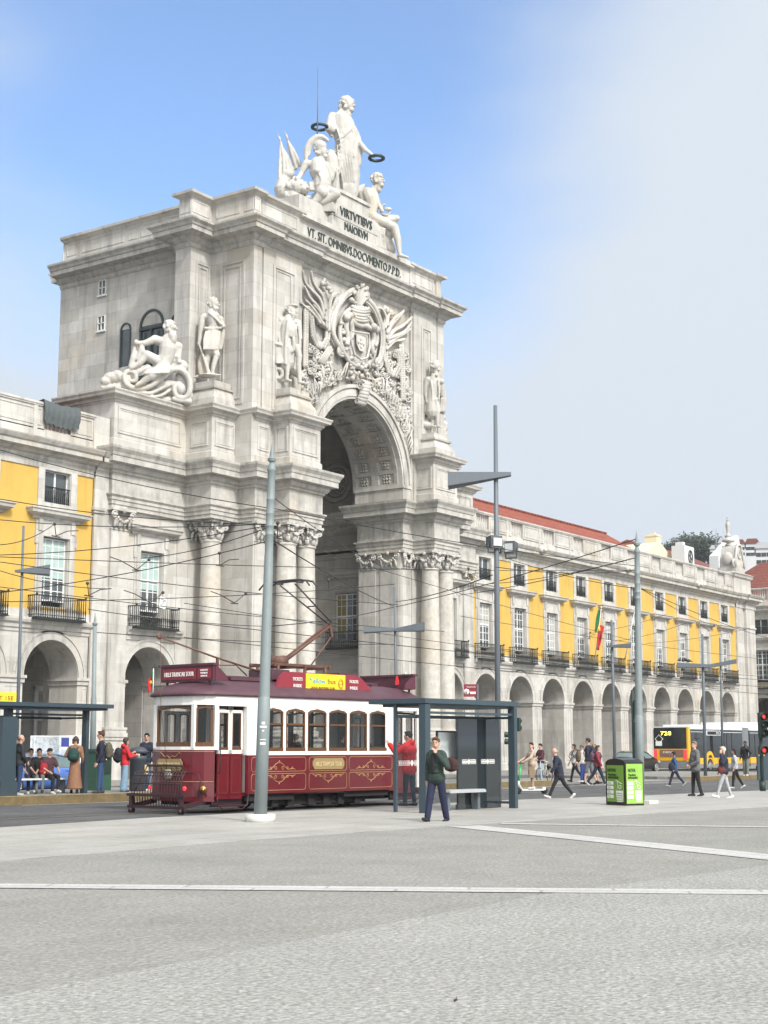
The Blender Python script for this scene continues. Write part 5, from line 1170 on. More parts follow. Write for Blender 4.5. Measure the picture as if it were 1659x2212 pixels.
m=MB(); m.box(-.07,-.03,.28,2.0,1.02,1.5); ad_=m.build('rear_advert',flat('advert_brown',(.22,.12,.08),.5),bus); text(ad_,'DRIVE-',frameM((-.075,1.35,1.26),(0,-1,0),(0,0,1)),.14,.85,TXW)
for v in (.2,2.3): m=MB(); m.box(-.08,-.02,v-.1,v+.1,.85,1.5); m.build('rear_lamp',REDL,bus)
m=MB(); m.torus((-.05,2.05,2.2),.28,.02,(1,0,0),4,5); m.box(-.055,-.04,1.85,2.3,1.75,2.05); m.build('white_pictogram',TXW,bus)
def car(label,loc,rz,L,paint,name='parked_car',cat='car'):
    t=thing(name,label,cat,loc,rz); H=1.42; W_=1.78; k=L/4.6
    side=[(-2.3,.42),(-2.28,.75),(-2.1,.92),(-1.6,.98),(-1.0,1.0),(-.55,1.28),(.0,1.41),(.6,1.42),(1.2,1.33),(1.75,1.08),(2.2,1.0),(2.3,.85),(2.3,.45),(1.95,.25),(-2.0,.22)]
    xs=[-2.3+4.6*i/36 for i in range(37)]
    def top(x):
        P=[p for p in side if True][:12]; 
        for a,b in zip(P,P[1:]):
            if a[0]<=x<=b[0] and b[0]>a[0]: return a[1]+(b[1]-a[1])*(x-a[0])/(b[0]-a[0])
        return .8
    m=MB(); rings=[]
    for x in xs:
        e_=1-abs(x/2.32)**6*.35; zt=min(top(x),1.0 if -1.1<x<1.9 else 9); hw=W_/2*e_
        rings.append([(x,-hw*.93,.22),(x,-hw,.4),(x,-hw,.72),(x,-hw*.97,.86),(x,-hw*.88,min(zt,.96)),(x,-hw*.5,zt),(x,0,zt+.015),(x,hw*.5,zt),(x,hw*.88,min(zt,.96)),(x,hw*.97,.86),(x,hw,.72),(x,hw,.4),(x,hw*.93,.22)])
    n=13; m.add([(a*k,b,c_) for r_ in rings for a,b,c_ in r_],[(i*n+j,(i+1)*n+j,(i+1)*n+j+1,i*n+j+1) for i in range(36) for j in range(12)]+[tuple(range(n)),tuple(range(37*n-1,36*n-1,-1))]+[(i*n,i*n+12,(i+1)*n+12,(i+1)*n) for i in range(36)],True)
    m.build('body',paint,t)
    m=MB(); P=[(-1.05,.95),(-.55,1.25),(.0,1.38),(.6,1.40),(1.15,1.31),(1.72,1.04),(1.75,.95)]
    for s_ in (-1,1): pass
    V=[(x*k,s_*(.80-(z-.95)*.42),z) for s_ in (-1,1) for x,z in P]; n=len(P); m.add(V,[tuple(range(n)),tuple(range(2*n-1,n-1,-1))]+[(i,n+i,n+i+1,i+1) for i in range(n-1)]+[(0,n-1,2*n-1,n)],False); m.build('glasshouse',mat('car_glass',(.16,.22,.22),.08,noise_=.3,nscale=.8),t)
    m=MB()
    for s_ in (-1,1):
        m.tube([(x*k,s_*(.81-(z-.95)*.42),z+.01) for x,z in P],.03,6); m.bar((.32*k,s_*.82,.95),(.36*k,s_*.63,1.4),.05)
    m.add([(x*k,y,z+.02) for y in (-.6,.6) for x,z in P[1:5]],[(0,1,5,4),(1,2,6,5),(2,3,7,6)],True); 
    for s_ in (-1,1): m.ell((-.72*k,s_*.98,.98),(.1,.1,.07))
    m.build('roof_frame',paint,t)
    for x in (-1.42,1.40):
        for s_ in (-1,1):
            w_=MB(); w_.tube([(x*k,s_*.72,.33),(x*k,s_*.9,.33)],[.33,.33],26); wo_=w_.build('wheel',TYRE,t)
            w_=MB(); w_.torus((x*k,s_*.9,.33),.235,.02,(0,1,0),22,6)
            for q in range(10): a=2*PI*q/10; w_.bar((x*k+.04*cos(a),s_*.9,.33+.04*sin(a)),(x*k+.235*cos(a),s_*.9,.33+.235*sin(a)),.035,.03)
            w_.ell((x*k,s_*.9,.33),(.05,.03,.05)); w_.build('rim',flat('alloy',(.6,.6,.6),.3,metal=.6),wo_)
    for s_ in (-1,1): m=MB(); m.cbox((2.26*k,s_*.62,.82),.08,.36,.14); m.build('tail_lamp',REDL if False else flat('red_lens',(.35,.01,.01),.3),t); m=MB(); m.cbox((-2.22*k,s_*.62,.72),.1,.34,.12); m.build('headlight',flat('clear_lens',(.6,.62,.65),.15),t)
    for s_ in (-1,1): m=MB(); m.cbox((.2*k,s_*.895,.82),.16,.02,.03); m.cbox((1.0*k,s_*.895,.84),.16,.02,.03); m.build('door_handle',paint,t)
    return t
car('blue saloon car with spoked silver wheels parked behind the people at the left stop',(37.2,41.3,-.1),0,4.6,mat('blue_car_paint',(.07,.17,.50),.3,noise_=.05,coat=.6))
car('dark car half hidden behind the rear of the articulated bus',(90.6,42.9,-.1),PI,4.3,mat('black_car_paint',(.015,.015,.017),.3,coat=.5))
# ================================================================ STREET FURNITURE
POLEM=mat('grey_green_pole_paint',(.185,.22,.225),.55,noise_=.12,nscale=5,bump=.05); GREY=mat('lamp_grey_paint',(.105,.125,.145),.5,noise_=.08); SH=mat('shelter_slate_paint',(.038,.06,.075),.4,noise_=.08); CONC=flat('pale_concrete',(.55,.54,.51),.9)
def pole(label,B,T,prof,base=True,group='traction poles',k=.9):
    prof=[(a,b*k) for a,b in prof]
    B=Vector(B);T=Vector(T); t=thing('traction_pole',label,'pole',B,0,group); d=T-B; L=d.length; m=MB()
    m.tube([d*(z) for z,r_ in prof],[r_ for z,r_ in prof],20); m.build('shaft',POLEM,t)
    m=MB(); q=d*prof[-1][0]; m.tube([q,q+Vector((0,0,.05)),q+Vector((0,0,.09)),q+Vector((0,0,.2)),q+Vector((0,0,.46))],[.05,.10,.06,.045,.005],12); m.ell(q+Vector((0,0,.08)),(.1,.1,.04)); m.build('finial',POLEM,t)
    if base: m=MB(); m.cyl((0,0),.32,-.02,.17,28); m.build('round_footing',CONC,t)
    return t
B=gnd(562,1776); T_=Plane(B.x,B.y).p(587,1008)
PROF=[(0,.155),(.338,.15),(.341,.135),(.345,.132),(.742,.108),(.745,.102),(.77,.1),(.80,.1),(.801,.106),(.805,.106),(.806,.1),(.825,.1),(.826,.106),(.83,.106),(.831,.1),(.86,.1),(.862,.107),(.865,.107),(.867,.1),(.90,.098),(.902,.105),(.906,.105),(.908,.096),(.985,.095),(.988,.11),(.992,.11),(1.0,.09),(1.012,.05)]
pole('tall grey-green tapered traction pole on a round footing, in front of the tram',B,T_,PROF)
bp=bpy.data.objects['traction_pole']; dd=(T_-B).normalized(); vd=-Plane(B.x,B.y).D; sd=Vector((-vd.y,vd.x,0))
for z,w_,h_ in ((1.98,.11,.035),(1.72,.09,.015),(1.62,.08,.05),(2.05,.05,.05),(1.9,.03,.03)):
    m=MB(); 
    for i in range(5): a0=-w_*5+w_*2*i; a1=a0+w_*2; q=[dd*(z)+(vd*cos(a)+sd*sin(a))*.139 for a in (a0,a1)]; m.add([q[0],q[1],q[1]+Vector((0,0,h_)),q[0]+Vector((0,0,h_))],[(0,1,2,3)])
    m.build('torn_sticker',TXW,bp)
B2=gnd(1383,1737); T2=Plane(B2.x,B2.y).p(1376,1187); pole('grey-green traction pole with a ringed collar beside the green litter bin',B2,T2,PROF,False,k=.8)
m=MB(); m.box(-.3,.3,-.3,.3,0,.1); tag(m.build('pole_footing',CONC,loc=(B2.x+.25,B2.y,0)),'low pale square footing block beside the green litter bin','footing')
B3=gnd(199,1704,.15); T3=Plane(B3.x,B3.y).p(205,1352); pole('slim grey-green traction pole standing by the blue car at the left stop',B3,T3,[(0,.12),(.55,.11),(.56,.09),(1,.075)],False)
def lamp(label,pb,H,ptop,arm,w=.16,extra=None,up=.9):
    """street lamp: round post, thin wedge-shaped arm. arm=(xl,yl,xr,yr) photo ends of the arm"""
    B=gnd(*pb,H); P=Plane(B.x,B.y); T=P.p(*ptop); t=thing('street_lamp',label,'street lamp',B,0,'street lamps'); m=MB(); d=T-B
    m.tube([(0,0,0),d*.5,d],[w*.55,w*.5,w*.36],12); m.build('post',GREY,t)
    A=P.p(arm[0],arm[1])-B; C_=P.p(arm[2],arm[3])-B; m=MB(); D=P.D; a0,a1=arm[4],arm[5]
    vs=[]
    for q,h in ((A,a0),(C_,a1)):
        for s_ in (-1,1): 
            for z in (0,-h): vs.append(q+D*(s_*(.32*h/max(a0,a1)+.05))+Vector((0,0,z)))
    m.add(vs,[(0,1,3,2),(4,6,7,5),(0,4,5,1),(2,3,7,6),(0,2,6,4),(1,5,7,3)]); m.build('lamp_arm',GREY,t)
    return t,P,B
t,P,B=lamp('tall grey lamp post with floodlights and a broad wedge arm, behind the middle shelter',(1077,1732),0,(1070,876),(968,1024,1104,1021,.42,.1),.16)
for k,(px,py,s_) in enumerate(((1068,1172,1),(1104,1184,.8))):
    c=P.p(px,py)-B; q=thing('floodlight','%s boxy grey floodlight clamped to the tall lamp post'%('upper left' if k==0 else 'lower right'),'floodlight',P.p(px,py),AZ-PI/2+(.5 if k==0 else -.5),'floodlights'); m=MB(); m.prism([(-.16,-.2),(.16,-.16),(.16,.16),(-.12,.2)],lambda x,z:(-.2*s_,x,z),lambda x,z:(.2*s_,x,z)); m.bar((-.22*s_,0,0),(-.22*s_,0,-.3),.03); m.bar((.22*s_,0,0),(.22*s_,0,-.3),.03); m.bar((-.22*s_,0,-.3),(.22*s_,0,-.3),.04); m.build('housing',flat('flood_grey',(.07,.08,.09),.5),q)
    m=MB(); m.box(-.15*s_,.15*s_,-.19,-.165,-.12,.12); m.build('lens',flat('flood_lens',(.5,.52,.52),.15),q)
lamp('grey lamp post with a wedge arm at the left edge beside the bus stop',(33,1704),.15,(51,1136),(32,1232,108,1222,.06,.34),.12)
lamp('double armed grey lamp post rising behind the roof of the tram',(858,1702),.15,(852,1268),(786,1355,852,1357,.2,.1),.09); lamp('right arm half of the double lamp behind the tram roof',(859,1702),.15,(852.5,1300),(852,1362,917,1345,.1,.28)) if False else None
B=gnd(858,1702,.15); P=Plane(B.x,B.y); m=MB(); A=P.p(852,1358); C_=P.p(917,1345)
t=bpy.data.objects['street_lamp.002']; vs=[]
for q,h in ((A-B,.1),(C_-B,.3)):
    for s_ in (-1,1):
        for z in (0,-h): vs.append(q+P.D*(s_*(.3*h/.3+.05))+Vector((0,0,z)))
m.add(vs,[(0,1,3,2),(4,6,7,5),(0,4,5,1),(2,3,7,6),(0,2,6,4),(1,5,7,3)]); m.build('lamp_arm',GREY,t)
lamp('slim grey lamp post with a short arm beside the litter bin',(1329,1684),0,(1321,1340),(1310,1395,1363,1390,.08,.2),.15)
lamp('grey lamp post in front of the yellow bus rear, arm reaching left',(1524,1676),.12,(1517,1370),(1462,1432,1545,1436,.25,.12),.16)
lamp('thinner grey lamp post behind the articulated bus, arm reaching right',(1562,1664),0,(1555,1378),(1520,1438,1591,1424,.2,.28),.15)
# shelters
SGL=mat('shelter_clear_glass',(.05,.07,.08),.02,alpha=.14,spec=.7); SGD=mat('shelter_dark_glass',(.018,.024,.028),.04,spec=1.0)
def shelter(label,O,rz,L,D_,rf,dark=True):
    """O: near-left post foot. x along the roof, y away"""
    t=thing('bus_shelter',label,'bus shelter',O,rz,'bus shelters'); H=2.62
    m=MB(); rx0,rx1,ry0,ry1=rf; m.box(rx0,rx1,ry0,ry1,H,H+.12); m.box(rx0+.25,rx1-.15,ry0+.12,ry1-.25,H-.07,H-.002); m.build('roof',SH,t)
    for x,y,wx,wy in ((0,0,.2,.2),(L,0,.13,.2)): m=MB(); m.box(x-wx/2,x+wx/2,y-wy/2,y+wy/2,0,H-.02); m.build('post',SH,t)
    m=MB(); m.box(-.05-.0,.02,D_-.04,D_+.04,0,H-.02); m.build('post',SH,t)
    m=MB(); m.box(0,L,D_-.03,D_+.03,2.28,2.36); m.build('rail',SH,t)
    for a_,b_ in (((0,0,2.32),(0,D_,2.32)),((L,0,2.32),(L,D_,2.32)),((L,0,.15),(L,D_,.15)),((0,-.02,2.4),(L,-.02,2.4))): m=MB(); m.bar(a_,b_,.06); m.build('rail',SH,t)
    n=3
    for i in range(n):
        x0=L*i/n+.03; x1=L*(i+1)/n-.03
        m=MB(); m.box(x0,x1,D_-.006,D_+.006,.18,2.26); m.build('glass_panel',SGL,t)
        m=MB(); c=(x0+x1)/2
        for k in range(14):
            q=x0+.1+(x1-x0-.2)*k/13; 
            if abs(q-c)>.07:
                for a_,b_ in ((-.03,.03),(.03,-.03)): m.bar((q-.03,D_-.01,1.18+a_),(q+.03,D_-.01,1.18+b_),.012,.004,up=(0,1,0))
        for z in (1.13,1.23): m.box(x0+.06,c-.08,D_-.012,D_-.007,z-.006,z+.006); m.box(c+.08,x1-.06,D_-.012,D_-.007,z-.006,z+.006)
        m.add([(c-.07,D_-.012,1.18),(c,D_-.012,1.10),(c+.07,D_-.012,1.18),(c,D_-.012,1.26)],[(0,1,2,3)]); m.build('glass_pattern',TXW,t)
    if dark:
        m=MB(); m.box(2.0,L+.12,.5,.56,.12,2.28); m.box(1.98,L+.14,.49,.58,.02,.14); m.build('dark_end_panel',SGD,t)
        for i in (0,1): 
            x0=2.12+.82*i; m=MB(); c=x0+.32
            for k in range(12):
                q=x0+.06+.54*k/11
                if abs(q-c)>.05:
                    for a_,b_ in ((-.03,.03),(.03,-.03)): m.bar((q-.03,.49,1.2+a_),(q+.03,.49,1.2+b_),.014,.004,up=(0,1,0))
            for z in (1.15,1.25): m.box(x0+.04,c-.06,.486,.494,z-.006,z+.006); m.box(c+.06,x0+.62,.486,.494,z-.006,z+.006)
            m.add([(c-.05,.488,1.2),(c,.488,1.12),(c+.05,.488,1.2),(c,.488,1.28)],[(0,1,2,3)]); m.build('glass_pattern',TXW,t)
    return t
B=gnd(918,1757); rz=R(-5)
shelter('slate grey glass bus shelter with a flat roof beside the tram, middle of the square',(B.x,B.y,0),rz,3.7,.9,(-.12,3.82,-.12,1.68))
b=thing('shelter_bench','narrow pale metal bench on two legs inside the middle shelter','bench',(B.x+1.25,B.y+.25,0),rz); m=MB(); m.box(0,1.5,-.17,.17,.46,.52); m.box(0,1.5,-.2,-.17,.44,.5); m.build('seat',flat('brushed_alloy',(.55,.57,.58),.35,metal=.5),b)
for x in (.12,1.38): m=MB(); m.box(x-.05,x+.05,-.06,.06,0,.46); m.build('leg',GREY,b)
b=thing('stop_timetable_board','pale framed timetable board standing behind the man in the shelter','notice board',(B.x+1.72,B.y+.75,0),rz); m=MB(); m.box(0,1.1,.0,.05,1.26,1.98); m.build('frame',SH,b); m=MB(); m.box(.04,1.06,-.012,0,1.3,1.94); m.build('sheet',flat('pale_paper',(.62,.68,.68),.6),b)
m=MB(); m.box(1.16,1.34,-.02,0,1.55,1.9); m.build('small_sheet',flat('pale_paper2',(.55,.62,.66),.6),b)
B=gnd(14,1719,.15); 
shelter('slate grey glass bus shelter with people on its bench at the left edge',(B.x-.05,B.y,.15),R(-3),3.0,1.2,(-1.2,3.7,-.5,1.5),dark=False)
m=MB(); m.box(-.24,.24,-.16,.2,0,2.3); m.box(-.3,.3,-.2,.24,0,.42); m.box(-.3,-.24,-.18,.2,.3,2.3)
tag(m.build('advert_column',SH,loc=(B.x-.25,B.y-.2,.15),rz=R(-3)),'slate blue end column of the left stop at the photo edge','column')
b=thing('shelter_bench','white slatted bench under three seated people in the left shelter','bench',(B.x+.9,B.y+.75,.15),R(-3)); m=MB(); m.box(0,2.0,-.2,.2,.42,.47); m.build('seat',WHITEP,b)
for x in (.1,1.9): m=MB(); m.box(x-.04,x+.04,-.1,.1,0,.42); m.build('leg',GREY,b)
# signs
def board(name,label,cat,px,py0,py1,w_,anchor,mt,txt=(),frm=None,z=None):
    P=Plane(*anchor); a=P.p(px,py1); c=P.p(px,py0); h=c.z-a.z; ang=math.atan2(P.R.y,P.R.x); t=thing(name,label,cat,(a.x,a.y,a.z),ang); m=MB(); m.box(-w_/2,w_/2,0,.05,0,h); m.build('board',mt,t)
    if frm: m=MB(); m.box(-w_/2-.05,-w_/2,-.01,.06,-.05,h+.05); m.box(w_/2,w_/2+.05,-.01,.06,-.05,h+.05); m.box(-w_/2,w_/2,-.01,.06,-.05,0); m.box(-w_/2,w_/2,-.01,.06,h,h+.05); m.build('frame',frm,t)
    for s_,x,zz,hh,ww,mm in txt: text(t,s_,frameM((x,-.008,zz*h),(1,0,0),(0,0,1)),hh,ww,mm)
    return t,h
g0=gnd(1035,1722)
t,h=board('stop_sign_board','small maroon tram stop sign with a white 1 above the middle shelter roof','sign',1016,1478,1505,.42,(g0.x,g0.y),SIGNR,[('1',-.12,.18,.1,None,SIGNR),('TRAMCAR',.02,.72,.045,.3,TXW)])
m=MB(); m.tube([(-.12,-.002,.4*h),(-.12,-.012,.4*h)],[.09,.09],18); m.build('white_disc',TXW,t); m=MB(); m.box(.0,.17,-.01,0,.22*h,.4*h); m.build('tram_pictogram',TXW,t); m=MB(); m.box(.21,.27,-.02,.08,-2.85+.2,h); m.build('post',GREY,t)
text(t,'1',frameM((-.12,-.016,.28*h),(1,0,0),(0,0,1)),.11,None,SIGNR)
g0=gnd(10,1700,.15)
t,h=board('stop_flag_sign','yellow stop flag cut by the left edge of the photo','sign',4,1495,1518,1.1,(g0.x,g0.y),SIGNY,[('T 15E',.15,.25,.16,.5,SIGNR)])
m=MB(); m.box(-.56,-.5,-.02,.06,-3.2,h); m.build('post',GREY,t)
t,h=board('map_board','white street map board with a blue label behind the blue car','notice board',125,1592,1644,1.9,(39.5,39.9),flat('map_paper',(.62,.66,.66),.7),(),TXW)
m=MB(); m.box(.1,.38,-.01,0,.6*h,.97*h); m.build('blue_label',flat('label_blue',(.03,.05,.25),.5),t)
m=MB(); rr=random.Random(3)
for i in range(60): x=rr.uniform(-.9,.05); z=rr.uniform(.08,.92)*h; a=rr.uniform(0,PI); l_=rr.uniform(.05,.16); m.bar((x-l_*cos(a),-.008,z-l_*sin(a)),(x+l_*cos(a),-.008,z+l_*sin(a)),.01,.004,up=(0,1,0))
for i in range(9): m.box(.1,.1+rr.uniform(.3,.75),-.01,-.004,(.1+.045*i)*h,(.11+.045*i)*h)
m.build('street_pattern',flat('map_grey',(.35,.38,.38),.7),t)
m=MB(); m.box(-.9,-.82,.02,.08,-1.9,0); m.box(.82,.9,.02,.08,-1.9,0); m.build('leg',GREY,t)
# green solar litter bin
GRN=flat('bin_lime',(.17,.33,.04),.45); 
b=thing('litter_bin','lime green and black smart litter bin with NOVA Papeleira lettering','litter bin',(37.25,17.95,0),R(64)); m=MB()
W1,W2,HH=.86,.62,1.28
m.prism([(0,0),(W1,0),(W1,1.16),(W1*.85,1.23),(W1*.5,1.27),(W1*.15,1.23),(0,1.16)],lambda x,z:(x,0,z),lambda x,z:(x,-W2,z)); m.build('case',BLK,b)
m=MB(); m.box(.07,W1-.07,.001,.012,.1,1.08); m.build('front_poster',GRN,b); m=MB(); m.box(-.012,-.001,-W2+.03,-.03,.06,1.12); m.build('side_poster',flat('bin_lime_lit_side',(.24,.44,.07),.45),b)  # side green is lighter, the light on that face put into its colour
def FMM(x,z): return frameM((W1-x,.014,z),(-1,0,0),(0,0,1))
DG_=flat('letter_dark_green',(.01,.05,.02),.5)
def post(par,M,w_,s_):
    for tx,x,z,h_,ww in (('NOVA',.30,.90,.1,.36),('Papeleira',.32,.80,.06,.36),('INTELIGENTE',.36,.72,.06,.46)): text(par,tx,M(x*s_,z),h_,ww*s_,DG_)
    q=MB()
    for k in range(4): A=M(.22*s_,.60-.12*k); q.M=A; q.box(-.14*s_,.14*s_,-.045,.045,0,.004)
    A=M(.6*s_,.1); q.M=A; q.prism([(-.1*s_,0),(.13*s_,0),(.17*s_,.3),(-.14*s_,.3)],lambda x,y:(x,y,0),lambda x,y:(x,y,.004)); q.build('white_panels',TXW,par)
    q=MB()
    for k in range(4): 
        for j in range(3): A=M(.20*s_,.622-.12*k-.022*j); q.M=A; q.box(-.08*s_,(.02+.02*j)*s_,-.004,.004,.004,.008)
    A=M(.6*s_,.1); q.M=A
    for i in range(4):
        for j in range(4): q.box((-.1+.06*i)*s_,(-.065+.06*i)*s_,.03+.06*j,.065+.06*j,.004,.008)
    q.build('dark_print',GRN,par)
    q=MB(M(.52*s_,.55)); q.tube([(-.1*s_,.1,.004),(0,.12,.004),(.12*s_,.06,.004),(.2*s_,.04,.004)],.008,4); q.torus((.12*s_,-.05,.004),.05,.008,(0,0,1),14,4); q.tube([(.0,.1,.004),(.04*s_,0,.004),(.0,-.12,.004)],.008,4); q.build('hand_drawing',TXW,par)
post(b,FMM,W1,1.0)
def SMM(x,z): return frameM((-.014,-x,z),(0,-1,0),(0,0,1))
post(b,SMM,W2,.7)
# other bins, cabinet
b=thing('street_cabinet','dark green square utility cabinet between the backpacker and the woman in red','cabinet',tuple(gnd(238,1708,.15)),R(-3)); b.location.y+=.3; m=MB(); m.box(-.32,.32,0,.5,0,1.3); m.box(-.36,.36,-.04,.54,1.28,1.36); m.build('case',flat('cabinet_green',(.03,.09,.055),.6),b)
m=MB(); m.box(-.27,.27,-.03,0,.55,1.25); m.build('door',flat('cabinet_dark',(.012,.03,.022),.6),b); m=MB(); m.add([(-.08,-.035,1.0),(.08,-.035,1.0),(0,-.035,1.16)],[(0,1,2)]); m.build('warning_mark',TXW,b)
b=thing('round_litter_bin','dark round litter bin between the woman in red and the man in navy','litter bin',tuple(gnd(299,1709,.15))); m=MB(); m.lathe([(.28,0),(.3,.05),(.3,.95),(.33,1.0),(.33,1.12),(.3,1.14)],(0,0,0),20); m.build('drum',flat('bin_charcoal',(.035,.045,.06),.6),b); m=MB(); m.lathe([(.26,1.2),(.34,1.22),(.34,1.3),(.25,1.4),(.05,1.44)],(0,0,0),20); 
for k in range(3): m.bar((.26*cos(k*2.1),.26*sin(k*2.1),1.1),(.26*cos(k*2.1),.26*sin(k*2.1),1.24),.04)
m.build('hood',flat('bin_hood',(.045,.055,.07),.6),b); m=MB(); m.box(-.06,.1,-.33,-.3,.55,.85); m.build('label',TXG,b)
# traffic lights
TLG=flat('signal_dark_green',(.012,.035,.03),.55)
def signal(label,B,H,heads,w=.07,extra=None):
    t=thing('traffic_light',label,'traffic light',B,0,'traffic lights'); m=MB(); m.cyl((0,0),w,0,H,12); m.cyl((0,0),w*1.5,0,.35,12); m.build('post',TLG,t)
    for z,ang,lit,n_ in heads:
        d=Vector((cos(ang),sin(ang),0)); s_=Vector((-d.y,d.x,0)); m=MB(); c=d*.2
        m.M=Matrix.Translation((c.x,c.y,z))@Matrix.Rotation(ang,4,'Z'); m.box(-.1,.08,-.15,.15,-.15*n_,.15*n_)
        for k in range(n_): zz=.3*(n_-1)/2-.3*k; m.tube([(.07,0,zz),(.26,0,zz+.02)],[.115,.13],12,caps=False); 
        hd=m.build('signal_head',TLG,t)
        for k in range(n_):
            zz=z+.3*(n_-1)/2-.3*k; q=MB(); q.M=Matrix.Translation((c.x,c.y,zz))@Matrix.Rotation(ang,4,'Z'); q.ell((.085,0,0),(.03,.075,.075)); q.build('lens',REDL if lit==k else flat('dark_lens',(.03,.02,.02),.2),hd)
    return t
a_=math.atan2(-17,-52)
signal('traffic light with a lit red lamp at the far right edge',tuple(gnd(1648,1709)),2.5,[(2.35,a_+.5,0,3),(.9+.55,a_+.4,0,1)])
signal('dark green traffic light half hidden by the right shelter post',tuple(gnd(1114,1692)),3.0,[(2.55,a_+2.9,9,2),(1.95,a_-1.2,9,2)],.09)
signal('dark green traffic light just left of the second traction pole',tuple(gnd(1371,1688)),4.2,[(3.3,a_+1.4,9,3),(2.4,a_+1.0,9,2)])
m=MB(); m.box(-.45,.45,-.05,.1,.35,1.25); m.box(-.4,-.35,0,.05,0,.4); m.box(.35,.4,0,.05,0,.4); q=gnd(1664,1706); tag(m.build('street_panel',flat('panel_slate',(.03,.05,.07),.6),loc=tuple(q),rz=R(-55)),'dark slate panel cut by the right edge below the red traffic light','panel')
# flag and staffs on the facade
q=onY(1284,1434,51.6); tt=onY(1299,1312,50.4)
fl=thing('facade_flag','green and red national flag drooping from a slanted white staff on the fourth balcony','flag',tuple(q)); m=MB(); d=Vector(tt)-Vector(q); m.tube([(0,0,0),d],[.04,.03],6); m.ell(d,.07); m.build('staff',WHITEP,fl)
def fcloth(nm,p0,p1,mt,x0,w_):
    m=MB(); V=[]; 
    for i in range(9):
        for j in range(15): a=i/8; b_=j/14; V.append((x0+w_*a*(1-.55*b_)+.05*sin(i*1.7+j*.3),-1.0+.3*b_+.09*sin(i*2.2+j*.25),p0+(p1-p0)*b_-.1*a))
    m.add(V,[(i*15+j,(i+1)*15+j,(i+1)*15+j+1,i*15+j+1) for i in range(8) for j in range(14)],True); m.build(nm,mt,fl)
fcloth('green_field',d.z-.15,d.z-1.75,FG,d.x-.15,-.62+1.0); fcloth('red_field',d.z-1.3,d.z-3.1,FRD,d.x+.1,.55); m=MB(); m.ell((d.x+.12,-.9,d.z-1.6),(.15,.1,.2)); m.build('emblem',FY,fl)
q=onY(1350,1425,51.6); tt=onY(1371,1320,50.6); m=MB(); m.tube([q,tt],[.045,.03],6); m.ell(tt,.07); tag(m.build('bare_flagstaff',WHITEP),'bare white slanted flagstaff on the balcony next to the flag','flagstaff')
m=MB(); q=onY(352,1302,51.2); m.M=Matrix.Translation(q)@Matrix.Rotation(.15,4,'Y'); m.box(-.22,.22,0,.02,-.28,.28); o=m.build('overhead_notice',TXW); tag(o,'small white square notice with a drawing hanging on the wire by the left balcony','sign'); m.v=[];m.f=[];m.s=[];m.mi=[]
m.torus((0,-.01,0),.22,.012,(0,1,0),4,4,a0=PI/4,a1=PI/4+2*PI); m.tube([(-.1,-.01,-.12),(0,-.01,0),(.1,-.01,.12),(.02,-.01,.1),(-.05,-.01,.05)],.014,4); m.build('drawing',DK,o)
o.data.materials[0]=TXW
m=MB(); q=gnd(985,2163); m.M=Matrix.Translation(q)@Matrix.Rotation(.4,4,'Z'); m.add([(-.05,0,.008),(-.01,.012,.015),(.05,.01,.006),(.02,-.014,.012)],[(0,1,2,3)]); m.tube([(-.05,0,.01),(.03,0,.018),(.06,.01,.01)],.003,4); tag(m.build('fallen_leaf',flat('leaf_brown',(.03,.022,.015),.8)),'small dark dead leaf lying on the pale plaza in the foreground','leaf')
# ================================================================ STATUES
def statue(name,label,plane,f,sc,parts,vox=.05,extra=None,group=None):
    """parts: limbs measured on the photo plane, each ('c',x0,y0,r0,x1,y1,r1[,d0,d1]) or ('e',x,y,rx,ry,rz[,d]) or ('t',pts,radii[,d])"""
    P=Plane(*plane); m=MB()
    def q(x,y,d=0): a,b=f(x,y); return P.p(a,b,d)
    az=math.atan2(P.D.y,P.D.x)-PI/2; Q=Matrix.Rotation(az,3,'Z')
    for p in parts:
        if p[0]=='c': d0=p[7] if len(p)>7 else 0; d1=p[8] if len(p)>8 else d0; m.cap(q(p[1],p[2],d0),q(p[4],p[5],d1),p[3],p[6],12)
        elif p[0]=='e': m.ell(q(p[1],p[2],p[6] if len(p)>6 else 0),(p[3],p[4],p[5]),Q,12,8)
        elif p[0]=='p':
            d,th=p[2],p[3]; m.prism(p[1],lambda x,y:q(x,y,d),lambda x,y:q(x,y,d+th))
        elif p[0]=='t':
            d=p[3] if len(p)>3 else 0; pts=[q(x,y,(z[0] if z else d)) for x,y,*z in p[1]]; out=[];n=len(pts)
            for i in range(n-1):
                a=pts[max(i-1,0)];b=pts[i];c=pts[i+1];e_=pts[min(i+2,n-1)]
                for k in range(4):
                    t=k/4; out.append(.5*((2*b)+(c-a)*t+(2*a-5*b+4*c-e_)*t*t+(3*b-a-3*c+e_)*t*t*t))
            out.append(pts[-1]); rr=p[2]
            if not isinstance(rr,(list,tuple)): rr=[rr]*n
            R_=[]
            for i in range(n-1):
                for k in range(4): R_.append(rr[i]+(rr[i+1]-rr[i])*k/4)
            R_.append(rr[-1]); m.tube(out,R_,12); m.ell(out[0],R_[0]*.97,None,10,7); m.ell(out[-1],R_[-1]*.97,None,10,7)
    o=fuse(m,name,MARBLE,vox,smooth=1); 
    return tag(o,label,'statue',group),q
